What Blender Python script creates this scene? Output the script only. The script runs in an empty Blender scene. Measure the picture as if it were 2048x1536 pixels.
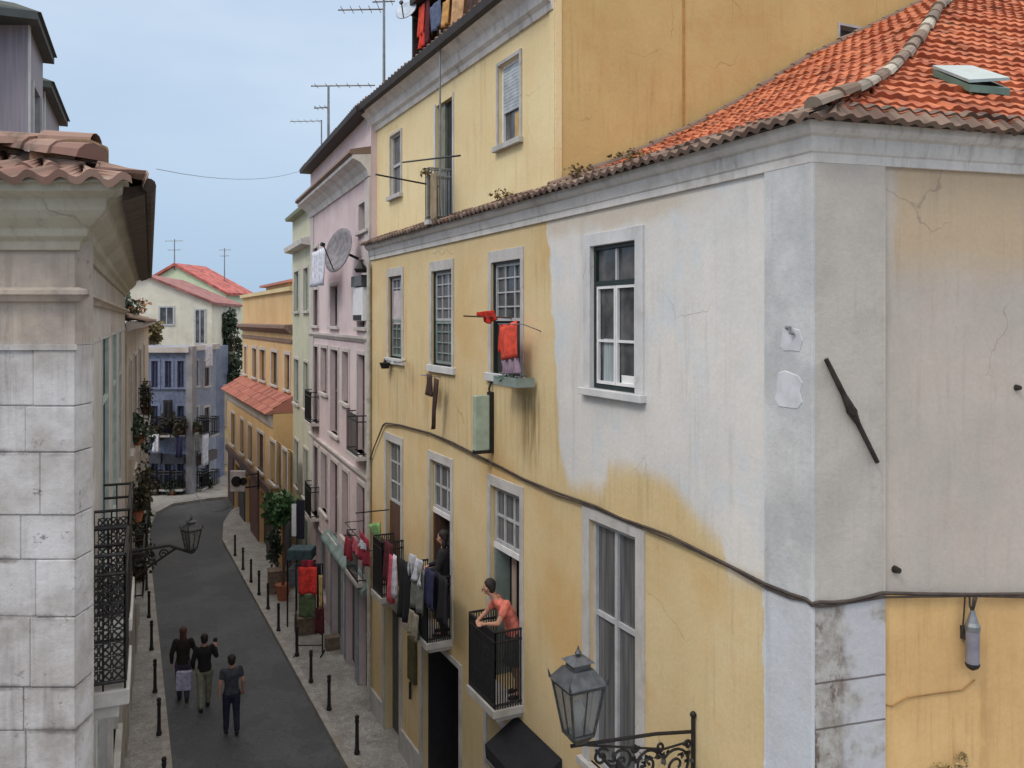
SKY_A = (4.8, 6.0, 7.6); SKY_B = (6.5, 7.5, 8.7); SKY_LOW = (3.9, 5.35, 7.1); SKY_ZEN = (17.6, 16.8, 15.9)
SKY_STR = 0.12; SUN_E = 1.0; EXPO = 0.0
import bpy, bmesh, math, random
from mathutils import Vector, Matrix
random.seed(7)
sc = bpy.context.scene
COL = sc.collection
FOC = 1700.0          # focal length in pixels of the 2048 px wide photograph
CX, HY = 1024.0, 640.0
CAM = 9.0             # eye height above the street (metres)

# ------------------------------------------------------------------ camera
cd = bpy.data.cameras.new('camera'); cam = bpy.data.objects.new('camera', cd); COL.objects.link(cam)
cam.location = (0, 0, CAM); cam.rotation_euler = (math.radians(90), 0, 0)
cd.sensor_width = 36.0; cd.lens = 36.0 * FOC / 2048.0; cd.shift_y = -(768 - HY) / 2048.0
cd.clip_start = 0.05; cd.clip_end = 3000
sc.camera = cam

# ------------------------------------------------------------------ node helper
class N:
    def __init__(s, tree): s.t = tree; s.n = tree.nodes; s.l = tree.links; s._pos = None
    def _in(s, sock, v):
        if v is None: return
        if hasattr(v, 'is_output'): s.l.new(v, sock)
        else:
            try: sock.default_value = v
            except Exception: sock.default_value = tuple(v) + (1.0,) if len(v) == 3 else v
    def pos(s):
        if s._pos is None: s._pos = s.n.new('ShaderNodeNewGeometry').outputs['Position']
        return s._pos
    def m(s, op, a, b=None, c=None, clamp=False):
        n = s.n.new('ShaderNodeMath'); n.operation = op; n.use_clamp = clamp
        for i, v in enumerate((a, b, c)):
            if v is not None: s._in(n.inputs[i], v)
        return n.outputs[0]
    def vm(s, op, a, b):
        n = s.n.new('ShaderNodeVectorMath'); n.operation = op
        s._in(n.inputs[0], a); s._in(n.inputs[1], b)
        return n.outputs['Value'] if op == 'DOT_PRODUCT' else n.outputs['Vector']
    def noise(s, scale, detail=4, stretch=None, rough=0.55, vec=None):
        v = vec or s.pos()
        if stretch: v = s.vm('MULTIPLY', v, stretch)
        n = s.n.new('ShaderNodeTexNoise'); s._in(n.inputs['Vector'], v)
        n.inputs['Scale'].default_value = scale; n.inputs['Detail'].default_value = detail
        n.inputs['Roughness'].default_value = rough
        return n.outputs['Fac']
    def n_col(s, scale, vec):
        n = s.n.new('ShaderNodeTexNoise'); s._in(n.inputs['Vector'], vec); n.inputs['Scale'].default_value = scale; n.inputs['Detail'].default_value = 4
        return n.outputs['Color']
    def vor(s, scale, feature='F1', out='Distance', vec=None, rnd=1.0):
        n = s.n.new('ShaderNodeTexVoronoi'); n.feature = feature
        s._in(n.inputs['Vector'], vec or s.pos()); n.inputs['Scale'].default_value = scale
        n.inputs['Randomness'].default_value = rnd
        return n.outputs[out]
    def ramp(s, fac, stops, interp='LINEAR'):
        n = s.n.new('ShaderNodeValToRGB'); r = n.color_ramp; r.interpolation = interp
        while len(r.elements) < len(stops): r.elements.new(0.5)
        while len(r.elements) > len(stops): r.elements.remove(r.elements[-1])
        for e, (p, c) in zip(r.elements, stops):
            e.position = p
        for e, (p, c) in zip(r.elements, stops):
            e.color = (c, c, c, 1) if isinstance(c, (int, float)) else tuple(c) + (1,)
        s._in(n.inputs[0], fac); return n.outputs[0]
    def sstep(s, x, lo, hi):
        n = s.n.new('ShaderNodeMapRange'); n.interpolation_type = 'SMOOTHSTEP'
        s._in(n.inputs[0], x); n.inputs[1].default_value = lo; n.inputs[2].default_value = hi
        return n.outputs[0]
    def mix(s, f, a, b, blend='MIX'):
        n = s.n.new('ShaderNodeMix'); n.data_type = 'RGBA'; n.blend_type = blend
        s._in(n.inputs[0], f); s._in(n.inputs[6], a if hasattr(a, 'is_output') else tuple(a) + (1,))
        s._in(n.inputs[7], b if hasattr(b, 'is_output') else tuple(b) + (1,))
        return n.outputs[2]
    def bump(s, h, strength=0.3, dist=0.02):
        n = s.n.new('ShaderNodeBump'); s._in(n.inputs['Height'], h)
        n.inputs['Strength'].default_value = strength; n.inputs['Distance'].default_value = dist
        return n.outputs[0]

def new_mat(name):
    m = bpy.data.materials.new(name); m.use_nodes = True
    nt = m.node_tree; nt.nodes.clear()
    o = nt.nodes.new('ShaderNodeOutputMaterial'); p = nt.nodes.new('ShaderNodeBsdfPrincipled')
    nt.links.new(p.outputs[0], o.inputs[0]); return m, N(nt), p

def srgb(r, g, b):
    f = lambda c: (c / 255 / 12.92) if c / 255 <= 0.04045 else ((c / 255 + 0.055) / 1.055) ** 2.4
    return (f(r), f(g), f(b))
def dk(c, k): return tuple(min(1, x * k) for x in c)

def simple(name, c, rough=0.7, metal=0.0, var=0.18, scale=6.0, bump=0.0, stretch=None):
    m, n, p = new_mat(name)
    f = n.noise(scale, 5, stretch)
    col = n.mix(n.sstep(f, 0.3, 0.7), dk(c, 1 - var), dk(c, 1 + var))
    n._in(p.inputs['Base Color'], col); p.inputs['Roughness'].default_value = rough; p.inputs['Metallic'].default_value = metal
    if bump: n._in(p.inputs['Normal'], n.bump(f, bump, 0.01))
    return m

def weather(n, col, stain=(0.12, 0.09, 0.055), amt=0.5, grime=0.25, seedv=0.0):
    """rain streaks, patches and fine grain over a plaster colour"""
    v = n.vm('ADD', n.pos(), (seedv, seedv * 1.7, seedv * 0.6))
    streak = n.noise(1.0, 6, (5.0, 5.0, 0.45), vec=v)
    big = n.noise(0.55, 5, vec=v)
    s = n.m('MULTIPLY', n.sstep(streak, 0.52, 0.78), n.sstep(big, 0.42, 0.68))
    col = n.mix(n.m('MULTIPLY', s, amt), col, stain)
    g = n.noise(2.3, 6, vec=v, rough=0.65)
    col = n.mix(n.m('MULTIPLY', n.sstep(g, 0.42, 0.75), grime), col, dk(stain, 2.0))
    fs = n.noise(1.0, 7, (16, 16, 0.9), vec=v, rough=0.7)
    col = n.mix(n.m('MULTIPLY', n.m('MULTIPLY', n.sstep(fs, 0.5, 0.72), n.sstep(n.noise(0.8, 4, vec=n.vm('ADD', v, (7, 7, 7))), 0.4, 0.62)), amt * 0.55), col, stain)
    wv = n.vm('ADD', v, n.vm('MULTIPLY', n.n_col(3.0, v), (0.35, 0.35, 0.35)))
    ck = n.m('MULTIPLY', n.sstep(n.vor(0.9, 'DISTANCE_TO_EDGE', 'Distance', vec=wv), 0.010, 0.002), n.sstep(n.noise(0.7, 3, vec=n.vm('ADD', v, (4, 1, 8))), 0.56, 0.66))
    col = n.mix(n.m('MULTIPLY', ck, 0.42), col, dk(stain, 0.8))
    sp = n.noise(14.0, 4, vec=v, rough=0.8)
    col = n.mix(n.m('MULTIPLY', n.sstep(sp, 0.66, 0.76), grime), col, dk(stain, 1.2))
    return col
def finish_plaster(n, p, col, rough=0.9, bump=0.25):
    fine = n.noise(22.0, 6, rough=0.7); mid = n.noise(3.0, 4)
    col = n.mix(0.16, col, n.ramp(fine, [(0.25, 0.25), (0.75, 1.0)]), 'MULTIPLY')
    n._in(p.inputs['Base Color'], col); p.inputs['Roughness'].default_value = rough
    n._in(p.inputs['Normal'], n.bump(n.m('ADD', n.m('MULTIPLY', fine, 0.35), mid), bump, 0.03))
def plaster(name, c1, c2, stain=(0.13, 0.1, 0.06), amt=0.5, grime=0.25, scale=0.7, seedv=0.0):
    m, n, p = new_mat(name)
    f = n.noise(scale, 5, vec=n.vm('ADD', n.pos(), (seedv, 3 * seedv, 0)))
    col = n.mix(n.sstep(f, 0.32, 0.68), c1, c2)
    col = weather(n, col, stain, amt, grime, seedv)
    finish_plaster(n, p, col); return m

# ------------------------------------------------------------------ objects
ORG = {}
def tag(o, label=None, cat=None, group=None, kind=None):
    if label: o['label'] = label
    if cat: o['category'] = cat
    if group: o['group'] = group
    if kind: o['kind'] = kind
    return o
def thing(name, loc, label, cat, group=None):
    o = bpy.data.objects.new(name, None); o.empty_display_size = 0.2; COL.objects.link(o)
    o.location = loc; ORG[o.name] = Vector(loc); return tag(o, label, cat, group)

class MB:
    def __init__(s): s.v = []; s.f = []; s.uv = []; s.mi = []
    def add(s, vs, fs, uvs=None, mi=0):
        b = len(s.v); s.v += [tuple(v) for v in vs]
        for i, f in enumerate(fs):
            s.f.append([b + k for k in f]); s.uv.append(uvs[i] if uvs else None); s.mi.append(mi)
    def quad(s, a, b, c, d, mi=0): s.add([a, b, c, d], [(0, 1, 2, 3)], mi=mi)
    def hexa(s, p, mi=0):   # 8 corners: bottom 4 (ccw), top 4
        s.add(p, [(3, 2, 1, 0), (4, 5, 6, 7), (0, 1, 5, 4), (1, 2, 6, 5), (2, 3, 7, 6), (3, 0, 4, 7)], mi=mi)
    def box(s, fr, s0, s1, h0, h1, o0, o1, mi=0):
        P = lambda a, o, h: fr.p(a, o, h)
        s.hexa([P(s0, o0, h0), P(s1, o0, h0), P(s1, o1, h0), P(s0, o1, h0), P(s0, o0, h1), P(s1, o0, h1), P(s1, o1, h1), P(s0, o1, h1)], mi)
    def cube(s, c, sz, rz=0.0, mi=0):
        R = Matrix.Rotation(rz, 3, 'Z'); c = Vector(c); x, y, z = sz[0] / 2, sz[1] / 2, sz[2] / 2
        s.hexa([c + R @ Vector(q) for q in ((-x, -y, -z), (x, -y, -z), (x, y, -z), (-x, y, -z), (-x, -y, z), (x, -y, z), (x, y, z), (-x, y, z))], mi)
    def tube(s, pts, r, n=8, cap=True, mi=0):
        pts = [Vector(p) for p in pts]; rs = r if isinstance(r, (list, tuple)) else [r] * len(pts)
        rings = []; up0 = None
        for i, p in enumerate(pts):
            t = (pts[min(i + 1, len(pts) - 1)] - pts[max(i - 1, 0)]).normalized()
            if up0 is None:
                up0 = Vector((0, 0, 1)) if abs(t.z) < 0.9 else Vector((1, 0, 0))
            a = t.cross(up0)
            if a.length < 1e-4: a = t.cross(Vector((0.3, 1, 0.2)))
            a.normalize(); b = a.cross(t).normalized(); up0 = b
            rings.append([p + (a * math.cos(2 * math.pi * k / n) + b * math.sin(2 * math.pi * k / n)) * rs[i] for k in range(n)])
        vs = [v for rg in rings for v in rg]; fs = []
        for i in range(len(pts) - 1):
            for k in range(n):
                k2 = (k + 1) % n; fs.append((i * n + k, (i + 1) * n + k, (i + 1) * n + k2, i * n + k2))
        if cap: fs.append(tuple(range(n))); fs.append(tuple(reversed(range((len(pts) - 1) * n, len(pts) * n))))
        s.add(vs, fs, mi=mi)
    def lathe(s, c, prof, n=12, mi=0, rz=0.0):   # prof: (r, z)
        c = Vector(c); vs = []
        for r, z in prof:
            for k in range(n):
                a = rz + 2 * math.pi * k / n; vs.append(c + Vector((r * math.cos(a), r * math.sin(a), z)))
        fs = []
        for i in range(len(prof) - 1):
            for k in range(n):
                k2 = (k + 1) % n; fs.append((i * n + k, i * n + k2, (i + 1) * n + k2, (i + 1) * n + k))
        fs.append(tuple(reversed(range(n)))); fs.append(tuple(range((len(prof) - 1) * n, len(prof) * n)))
        s.add(vs, fs, mi=mi)
    def blob(s, c, r, n=8, m=5, jit=0.0, rz=0.0, mi=0):
        c = Vector(c); r = (r, r, r) if isinstance(r, (int, float)) else r; vs = []; R = Matrix.Rotation(rz, 3, 'Z')
        for i in range(m + 1):
            ph = math.pi * i / m
            for k in range(n):
                a = 2 * math.pi * k / n; j = 1 + random.uniform(-jit, jit)
                vs.append(c + R @ Vector((r[0] * j * math.sin(ph) * math.cos(a), r[1] * j * math.sin(ph) * math.sin(a), -r[2] * j * math.cos(ph))))
        fs = []
        for i in range(m):
            for k in range(n):
                k2 = (k + 1) % n; fs.append((i * n + k, i * n + k2, (i + 1) * n + k2, (i + 1) * n + k))
        s.add(vs, fs, mi=mi)
    def sweep(s, path, prof, mi=0, cap=True):
        """path: plan points (x, y); prof: closed list of (out, h), out to the left side given by normals"""
        n = len(path); segs = []
        for i in range(n - 1):
            d = (Vector(path[i + 1]) - Vector(path[i])).normalized(); segs.append(Vector((-d.y, d.x)))
        rings = []
        for i in range(n):
            a = segs[max(i - 1, 0)]; b = segs[min(i, n - 2)]
            mm = (a + b) / (1 + a.dot(b))
            rings.append([(path[i][0] + mm.x * o, path[i][1] + mm.y * o, h) for o, h in prof])
        k = len(prof); vs = [v for r in rings for v in r]; fs = []
        for i in range(n - 1):
            for j in range(k):
                j2 = (j + 1) % k; fs.append((i * k + j, i * k + j2, (i + 1) * k + j2, (i + 1) * k + j))
        if cap: fs.append(tuple(range(k))); fs.append(tuple(reversed(range((n - 1) * k, n * k))))
        s.add(vs, fs, mi=mi)
    def build(s, name, mat, parent=None, smooth=False, org=None, bevel=0.0, solid=0.0):
        if parent is not None: o0 = ORG[parent.name]
        elif org is not None: o0 = Vector(org)
        else:
            xs = [v[0] for v in s.v]; ys = [v[1] for v in s.v]; zs = [v[2] for v in s.v]
            o0 = Vector(((min(xs) + max(xs)) / 2, (min(ys) + max(ys)) / 2, min(zs)))
        me = bpy.data.meshes.new(name)
        me.from_pydata([tuple(Vector(v) - o0) for v in s.v], [], s.f)
        for mm in (mat if isinstance(mat, (list, tuple)) else [mat]): me.materials.append(mm)
        if any(s.mi):
            me.polygons.foreach_set('material_index', s.mi)
        if any(u is not None for u in s.uv):
            ul = me.uv_layers.new(name='uv'); li = 0
            for poly, u in zip(me.polygons, s.uv):
                for k, lidx in enumerate(poly.loop_indices):
                    ul.data[lidx].uv = u[k] if u else (0, 0)
        if smooth: me.polygons.foreach_set('use_smooth', [True] * len(me.polygons))
        me.update()
        o = bpy.data.objects.new(name, me); COL.objects.link(o)
        if parent is not None: o.parent = parent
        else: o.location = o0
        ORG[o.name] = o0.copy()
        if solid:
            md = o.modifiers.new('thickness', 'SOLIDIFY'); md.thickness = solid; md.offset = 0
        if bevel:
            md = o.modifiers.new('bevel', 'BEVEL'); md.width = bevel; md.segments = 2; md.limit_method = 'ANGLE'
        return o

def copy_tree(o, loc, rz=None, label=None):
    c = o.copy(); COL.objects.link(c); c.location = loc
    if rz is not None: c.rotation_euler = (0, 0, rz)
    if label: c['label'] = label
    def rec(src, dst):
        for ch in list(src.children):
            d = ch.copy(); COL.objects.link(d); d.parent = dst; rec(ch, d)
    rec(o, c); return c

# ------------------------------------------------------------------ facade frames
class Frame:
    """vertical plane: o + s*d along, out along n (towards the viewer/street), h up"""
    def __init__(s, o, d, flip=False):
        s.o = Vector(o); s.d = Vector(d).normalized()
        s.n = Vector((-s.d.y, s.d.x)) * (-1 if flip else 1)
    def p(s, a, out, h):
        q = s.o + s.d * a + s.n * out; return Vector((q.x, q.y, h))
    def s_at(s, px, out=0.0):
        u = (px - CX) / FOC; q = s.o + s.n * out
        return (u * q.y - q.x) / (s.d.x - u * s.d.y)
    def z_at(s, px, out=0.0): return (s.o + s.d * s.s_at(px, out) + s.n * out).y
    def h_at(s, px, py, out=0.0): return CAM - (py - HY) / FOC * s.z_at(px, out)
    def pt(s, px, py, out=0.0): return s.p(s.s_at(px, out), out, s.h_at(px, py, out))
def vp_dir(px): return Vector(((px - CX) / FOC, 1.0)).normalized()
def at(px, z): return Vector(((px - CX) / FOC * z, z))
def G(px, py, h=0.0):
    z = (CAM - h) * FOC / (py - HY); return Vector(((px - CX) / FOC * z, z, h))

def facade(mb, fr, s0, s1, h0, h1, holes, depth=0.25, back=None, top=True, mi=0):
    """front plane with real openings (s0,s1,h0,h1) and their reveals; optional solid body behind"""
    xs = sorted({s0, s1} | {v for h in holes for v in h[:2] if s0 < v < s1})
    ys = sorted({h0, h1} | {v for h in holes for v in h[2:4] if h0 < v < h1})
    for i in range(len(xs) - 1):
        for j in range(len(ys) - 1):
            cx, cy = (xs[i] + xs[i + 1]) / 2, (ys[j] + ys[j + 1]) / 2
            if any(a < cx < b and c < cy < d for a, b, c, d in [h[:4] for h in holes]): continue
            mb.quad(fr.p(xs[i], 0, ys[j]), fr.p(xs[i + 1], 0, ys[j]), fr.p(xs[i + 1], 0, ys[j + 1]), fr.p(xs[i], 0, ys[j + 1]), mi)
    for h in holes:
        a, b, c, d = h[:4]; dp = h[4] if len(h) > 4 else depth
        for (p, q) in (((a, c), (b, c)), ((b, c), (b, d)), ((b, d), (a, d)), ((a, d), (a, c))):
            mb.quad(fr.p(p[0], 0, p[1]), fr.p(q[0], 0, q[1]), fr.p(q[0], -dp, q[1]), fr.p(p[0], -dp, p[1]), mi)
    if back:
        mb.quad(fr.p(s0, 0, h0), fr.p(s0, 0, h1), fr.p(s0, -back, h1), fr.p(s0, -back, h0), mi)
        mb.quad(fr.p(s1, 0, h0), fr.p(s1, -back, h0), fr.p(s1, -back, h1), fr.p(s1, 0, h1), mi)
        mb.quad(fr.p(s0, -back, h0), fr.p(s1, -back, h0), fr.p(s1, -back, h1), fr.p(s0, -back, h1), mi)
        if top: mb.quad(fr.p(s0, 0, h1), fr.p(s1, 0, h1), fr.p(s1, -back, h1), fr.p(s0, -back, h1), mi)

def window(fr, par, hole, pane, frame, sur=None, sw=0.14, vb=(0.5,), hb=(), fw=0.055, dep=0.16, sill=True,
           name='window', bar=0.03, proud=0.03, sillm=None, label=None):
    a, b, c, d = hole[:4]
    m = MB(); m.box(fr, a, b, c, d, -dep - 0.03, -dep); w = m.build(name, pane, par)
    if label: w['label'] = label
    m = MB(); o0, o1 = -dep + 0.002, -dep + 0.045
    m.box(fr, a, a + fw, c, d, o0, o1); m.box(fr, b - fw, b, c, d, o0, o1)
    m.box(fr, a + fw, b - fw, c, c + fw, o0, o1); m.box(fr, a + fw, b - fw, d - fw, d, o0, o1)
    for t in vb:
        x = a + (b - a) * t; m.box(fr, x - bar, x + bar, c + fw, d - fw, o0, o1 - 0.004)
    for t in hb:
        y = c + (d - c) * t; m.box(fr, a + fw, b - fw, y - bar, y + bar, o0, o1 - 0.008)
    m.build('frame', frame, w)
    if sur:
        m = MB(); q = -0.004
        m.box(fr, a - sw, a, c, d + sw, q, proud); m.box(fr, b, b + sw, c, d + sw, q, proud)
        m.box(fr, a, b, d, d + sw, q, proud - 0.002)
        m.build('surround', sur, w, bevel=0.006)
    if sill:
        m = MB(); m.box(fr, a - sw - 0.04, b + sw + 0.04, c - 0.09, c, -dep + 0.05, proud + 0.06)
        m.build('sill', sillm or sur or frame, w, bevel=0.008)
    return w

def railing(par, fr, s0, s1, hb, ht, out, mat, step=0.11, r=0.008, name='railing', inner=0.0, ends=True, mid=True):
    m = MB(); P = fr.p
    def side(pa, pb, L):
        k = max(2, int(L / step))
        for i in range(k + 1):
            t = i / k; q = pa.lerp(pb, t)
            m.tube([q + Vector((0, 0, 0)), q + Vector((0, 0, ht - hb))], r, 5)
        hs = [0.06, ht - hb] + ([ht - hb - 0.14] if mid else [])
        for hh in hs:
            dz = Vector((0, 0, hh)); m.tube([pa + dz, pb + dz], r * 1.8, 6)
    side(P(s0, out, hb), P(s1, out, hb), s1 - s0)
    if ends:
        side(P(s0, inner, hb), P(s0, out, hb), out - inner); side(P(s1, inner, hb), P(s1, out, hb), out - inner)
    return m.build(name, mat, par)

def cloth(name, mat, pts4, label=None, cat=None, group=None, parent=None, wav=0.03, nx=8, ny=8, fold=3.0, ragged=0.0):
    """hanging cloth from four corners: top-left, top-right, bottom-right, bottom-left"""
    A, B, C, D = [Vector(p) for p in pts4]; nrm = (B - A).cross(D - A).normalized(); m = MB(); vs = []
    ph = random.uniform(0, 6)
    for j in range(ny + 1):
        for i in range(nx + 1):
            u, v = i / nx, j / ny
            p = A.lerp(B, u).lerp(D.lerp(C, u), v)
            p = p + nrm * wav * (0.3 + v) * math.sin(u * fold * 2 * math.pi + ph + v * 1.5)
            if ragged: p.z -= ragged * v * math.sin(u * 7 + ph)
            vs.append(p)
    fs = [(j * (nx + 1) + i, j * (nx + 1) + i + 1, (j + 1) * (nx + 1) + i + 1, (j + 1) * (nx + 1) + i) for j in range(ny) for i in range(nx)]
    m.add(vs, fs); o = m.build(name, mat, parent, smooth=True, solid=0.004)
    if label: tag(o, label, cat, group)
    return o

def shirt(name, mat, top, width, height, along, label=None, cat='clothes', group=None, parent=None):
    """a T-shirt hung by its hem or shoulders: body with two sleeves; along = unit vector of the line"""
    a = Vector(along).normalized(); T = Vector(top); m = MB()
    nrm = a.cross(Vector((0, 0, 1))).normalized()
    def P(u, v): return T + a * (u * width) + Vector((0, 0, -v * height)) + nrm * 0.03 * math.sin(u * 9 + v * 3)
    rows = [0, 0.12, 0.3, 0.5, 0.75, 1.0]; cols = [-0.5, -0.25, 0, 0.25, 0.5]
    vs = [P(c * (1 - 0.05 * math.sin(r * 3)), r + (0.03 if abs(c) < 0.1 and r == 0 else 0)) for r in rows for c in cols]
    fs = [(j * 5 + i, j * 5 + i + 1, (j + 1) * 5 + i + 1, (j + 1) * 5 + i) for j in range(5) for i in range(4)]
    m.add(vs, fs)
    for sgn in (-1, 1):
        m.add([P(sgn * 0.5, 0), P(sgn * 0.78, 0.3), P(sgn * 0.66, 0.42), P(sgn * 0.5, 0.3)], [(0, 1, 2, 3)])
    o = m.build(name, mat, parent, smooth=True, solid=0.01)
    if label: tag(o, label, cat, group)
    return o

def leaves(m, c, rad, count, size, droop=0.3, mi=0):
    c = Vector(c)
    for _ in range(count):
        d = Vector((random.gauss(0, 1), random.gauss(0, 1), random.gauss(0, 1))).normalized() * random.random() ** 0.45
        p = c + Vector((d.x * rad[0], d.y * rad[1], d.z * rad[2]))
        ax = (Vector((random.uniform(-1, 1), random.uniform(-1, 1), random.uniform(-1, 0.6) - droop))).normalized()
        sd = ax.cross(Vector((random.uniform(-1, 1), random.uniform(-1, 1), random.uniform(-1, 1)))).normalized()
        L = size * random.uniform(0.6, 1.3); w = L * 0.32
        m.add([p, p + ax * L * 0.5 + sd * w, p + ax * L, p + ax * L * 0.5 - sd * w], [(0, 1, 2, 3)], mi=mi)

# ------------------------------------------------------------------ tiled roof plane
def tile_roof(m, e0, a_dir, in_dir, slope, t_max, a_lo, a_hi, h0, tw=0.21, course=0.36, amp=0.035, lift=0.03, flare=0.0):
    """e0 plan point on the eave line, a_dir along it, in_dir into the building; a_lo/a_hi(t) limits"""
    H = slope if callable(slope) else (lambda t: slope * t)
    ts = [0.0]
    while ts[-1] < t_max:
        g = H(ts[-1] + 0.02) - H(ts[-1]); ts.append(ts[-1] + course * 0.02 / math.sqrt(0.0004 + g * g))
    rows = len(ts) - 1
    sub = 8
    for r in range(rows):
        ta, tb = ts[r], min(ts[r + 1] + 0.02, t_max)
        if tb <= ta: break
        gs = (H(tb) - H(ta)) / (tb - ta); up = Vector((-in_dir.x * gs, -in_dir.y * gs, 1)) / math.sqrt(1 + gs * gs)
        jr = random.uniform(-0.01, 0.01)
        lo = min(a_lo(ta), a_lo(tb)); hi = max(a_hi(ta), a_hi(tb))
        k0 = math.floor(lo / tw * sub); k1 = math.ceil(hi / tw * sub)
        vs = []; us = []
        for k in range(k0, k1 + 1):
            a = k * tw / sub; col = math.floor(k / sub)
            ph = (k % sub) / sub
            prof = math.sin(ph * math.pi * 2) * amp
            rj = (hash((col * 7919 + r * 104729)) % 1000 / 1000 - 0.5) * 0.022
            for (t, dl) in ((ta, lift), (tb, 0.0)):
                aa = min(max(a, a_lo(t)), a_hi(t))
                q = Vector(e0) + a_dir * aa + in_dir * t
                h = h0 + H(t) - flare * math.exp(-t * 1.6)
                v = Vector((q.x, q.y, h)) + up * (prof + dl + rj + jr)
                vs.append(v); us.append((a / tw, r + (0.05 if t == ta else 0.95)))
        fs = []; uvs = []
        for i in range(k1 - k0):
            f = (2 * i, 2 * i + 2, 2 * i + 3, 2 * i + 1); fs.append(f)
            cu = (math.floor((k0 + i) / sub) + 0.5)
            uvs.append([(cu, us[j][1]) for j in f])
        m.add(vs, fs, uvs)
        # front lip of each course
        lip = []; lf = []; lu = []
        for i in range(0, len(vs), 2):
            lip += [vs[i], vs[i] - up * (lift + 0.02)]
        for i in range(k1 - k0):
            lf.append((2 * i + 1, 2 * i + 3, 2 * i + 2, 2 * i)); lu.append([uvs[i][0]] * 4)
        m.add(lip, lf, lu)

def ridge_caps(m, p0, p1, r=0.1, seg=0.38):
    p0, p1 = Vector(p0), Vector(p1); L = (p1 - p0).length; k = max(1, int(L / seg)); d = (p1 - p0) / k
    side = d.cross(Vector((0, 0, 1))).normalized(); up = side.cross(d).normalized()
    for i in range(k):
        a = p0 + d * i; b = a + d * 1.12; vs = []
        jz = random.uniform(-0.012, 0.012)
        for q, rr in ((a, r * 1.08), (b, r * 0.86)):
            for t in range(7):
                an = math.pi * t / 6; vs.append(q + side * math.cos(an) * rr + up * (math.sin(an) * rr + jz))
        fs = [(t, t + 1, t + 8, t + 7) for t in range(6)] + [tuple(range(7))]
        u = (random.random() * 50, random.random() * 50)
        m.add(vs, fs, [[u] * len(f) for f in fs])
# ================================================================== frames on the right side of the street
dA = vp_dir(206)
OA = at(1625, 7.35)
A = Frame(OA, dA)                              # street facade of the corner house
E = Frame(OA, (math.sin(math.radians(74)), math.cos(math.radians(74))), flip=True)   # its end wall
sA = lambda px, o=0.0: A.s_at(px, o)
dn = Vector((0, 0, 1))

# ------------------------------------------------------------------ shared materials
YEL1, YEL2 = srgb(222, 201, 158), srgb(212, 189, 142)
WHT1, WHT2 = srgb(225, 222, 218), srgb(214, 213, 212)
M = {}
M['glass'], n, p = new_mat('window_glass')
f = n.noise(2.2, 4); n._in(p.inputs['Base Color'], n.mix(n.sstep(f, 0.35, 0.65), (0.045, 0.05, 0.055), (0.13, 0.135, 0.14)))
p.inputs['Roughness'].default_value = 0.12; n._in(p.inputs['Normal'], n.bump(n.noise(1.5, 2), 0.06, 0.03))
M['curtain_glass'], n, p = new_mat('curtained_glass')
f = n.noise(1.0, 3, (14, 14, 0.7)); n._in(p.inputs['Base Color'], n.mix(n.sstep(f, 0.3, 0.7), (0.075, 0.078, 0.082), (0.16, 0.163, 0.168)))
p.inputs['Roughness'].default_value = 0.2
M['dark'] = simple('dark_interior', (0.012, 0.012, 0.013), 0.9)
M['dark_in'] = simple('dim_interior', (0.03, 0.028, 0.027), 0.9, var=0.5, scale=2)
M['white_paint'] = simple('white_paint', srgb(222, 222, 224), 0.55, var=0.07)
M['grey_paint'] = simple('grey_paint', srgb(176, 178, 182), 0.6, var=0.12)
M['greygreen_paint'] = simple('greygreen_paint', srgb(128, 142, 138), 0.6, var=0.15)
M['dkgreen_paint'] = simple('dark_green_paint', srgb(36, 48, 48), 0.45)
M['iron'] = simple('black_iron', srgb(38, 36, 37), 0.55, 0.3, var=0.4, scale=20)
M['rust_iron'] = simple('rusty_iron', srgb(52, 46, 42), 0.8, 0.2, var=0.4, scale=14)
M['zinc'] = simple('galvanised_metal', srgb(135, 138, 142), 0.45, 0.6, var=0.2)
M['stone'] = plaster('limestone', srgb(196, 194, 190), srgb(176, 174, 172), amt=0.35, grime=0.4, scale=3)
M['greystone'] = plaster('grey_stone', srgb(200, 198, 196), srgb(184, 182, 182), amt=0.4, grime=0.35, scale=3)
M['whitestone'] = plaster('whitewashed_stone', srgb(216, 216, 217), srgb(200, 202, 205), amt=0.25, grime=0.2, scale=2)
M['cornice'] = plaster('cornice_plaster', srgb(226, 222, 218), srgb(208, 205, 202), stain=(0.1, 0.085, 0.07), amt=0.6, grime=0.35, scale=1.2)
M['mustard'] = plaster('mustard_plaster', srgb(212, 184, 124), srgb(202, 174, 116), stain=srgb(140, 100, 60), amt=0.5, grime=0.3, scale=0.6, seedv=3)
M['cream'] = plaster('cream_plaster', srgb(234, 216, 170), srgb(226, 204, 156), stain=srgb(170, 140, 95), amt=0.4, grime=0.2, seedv=5)
M['wood'] = simple('brown_wood', srgb(92, 68, 58), 0.6, var=0.3, scale=4, stretch=(8, 8, 1))

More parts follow.
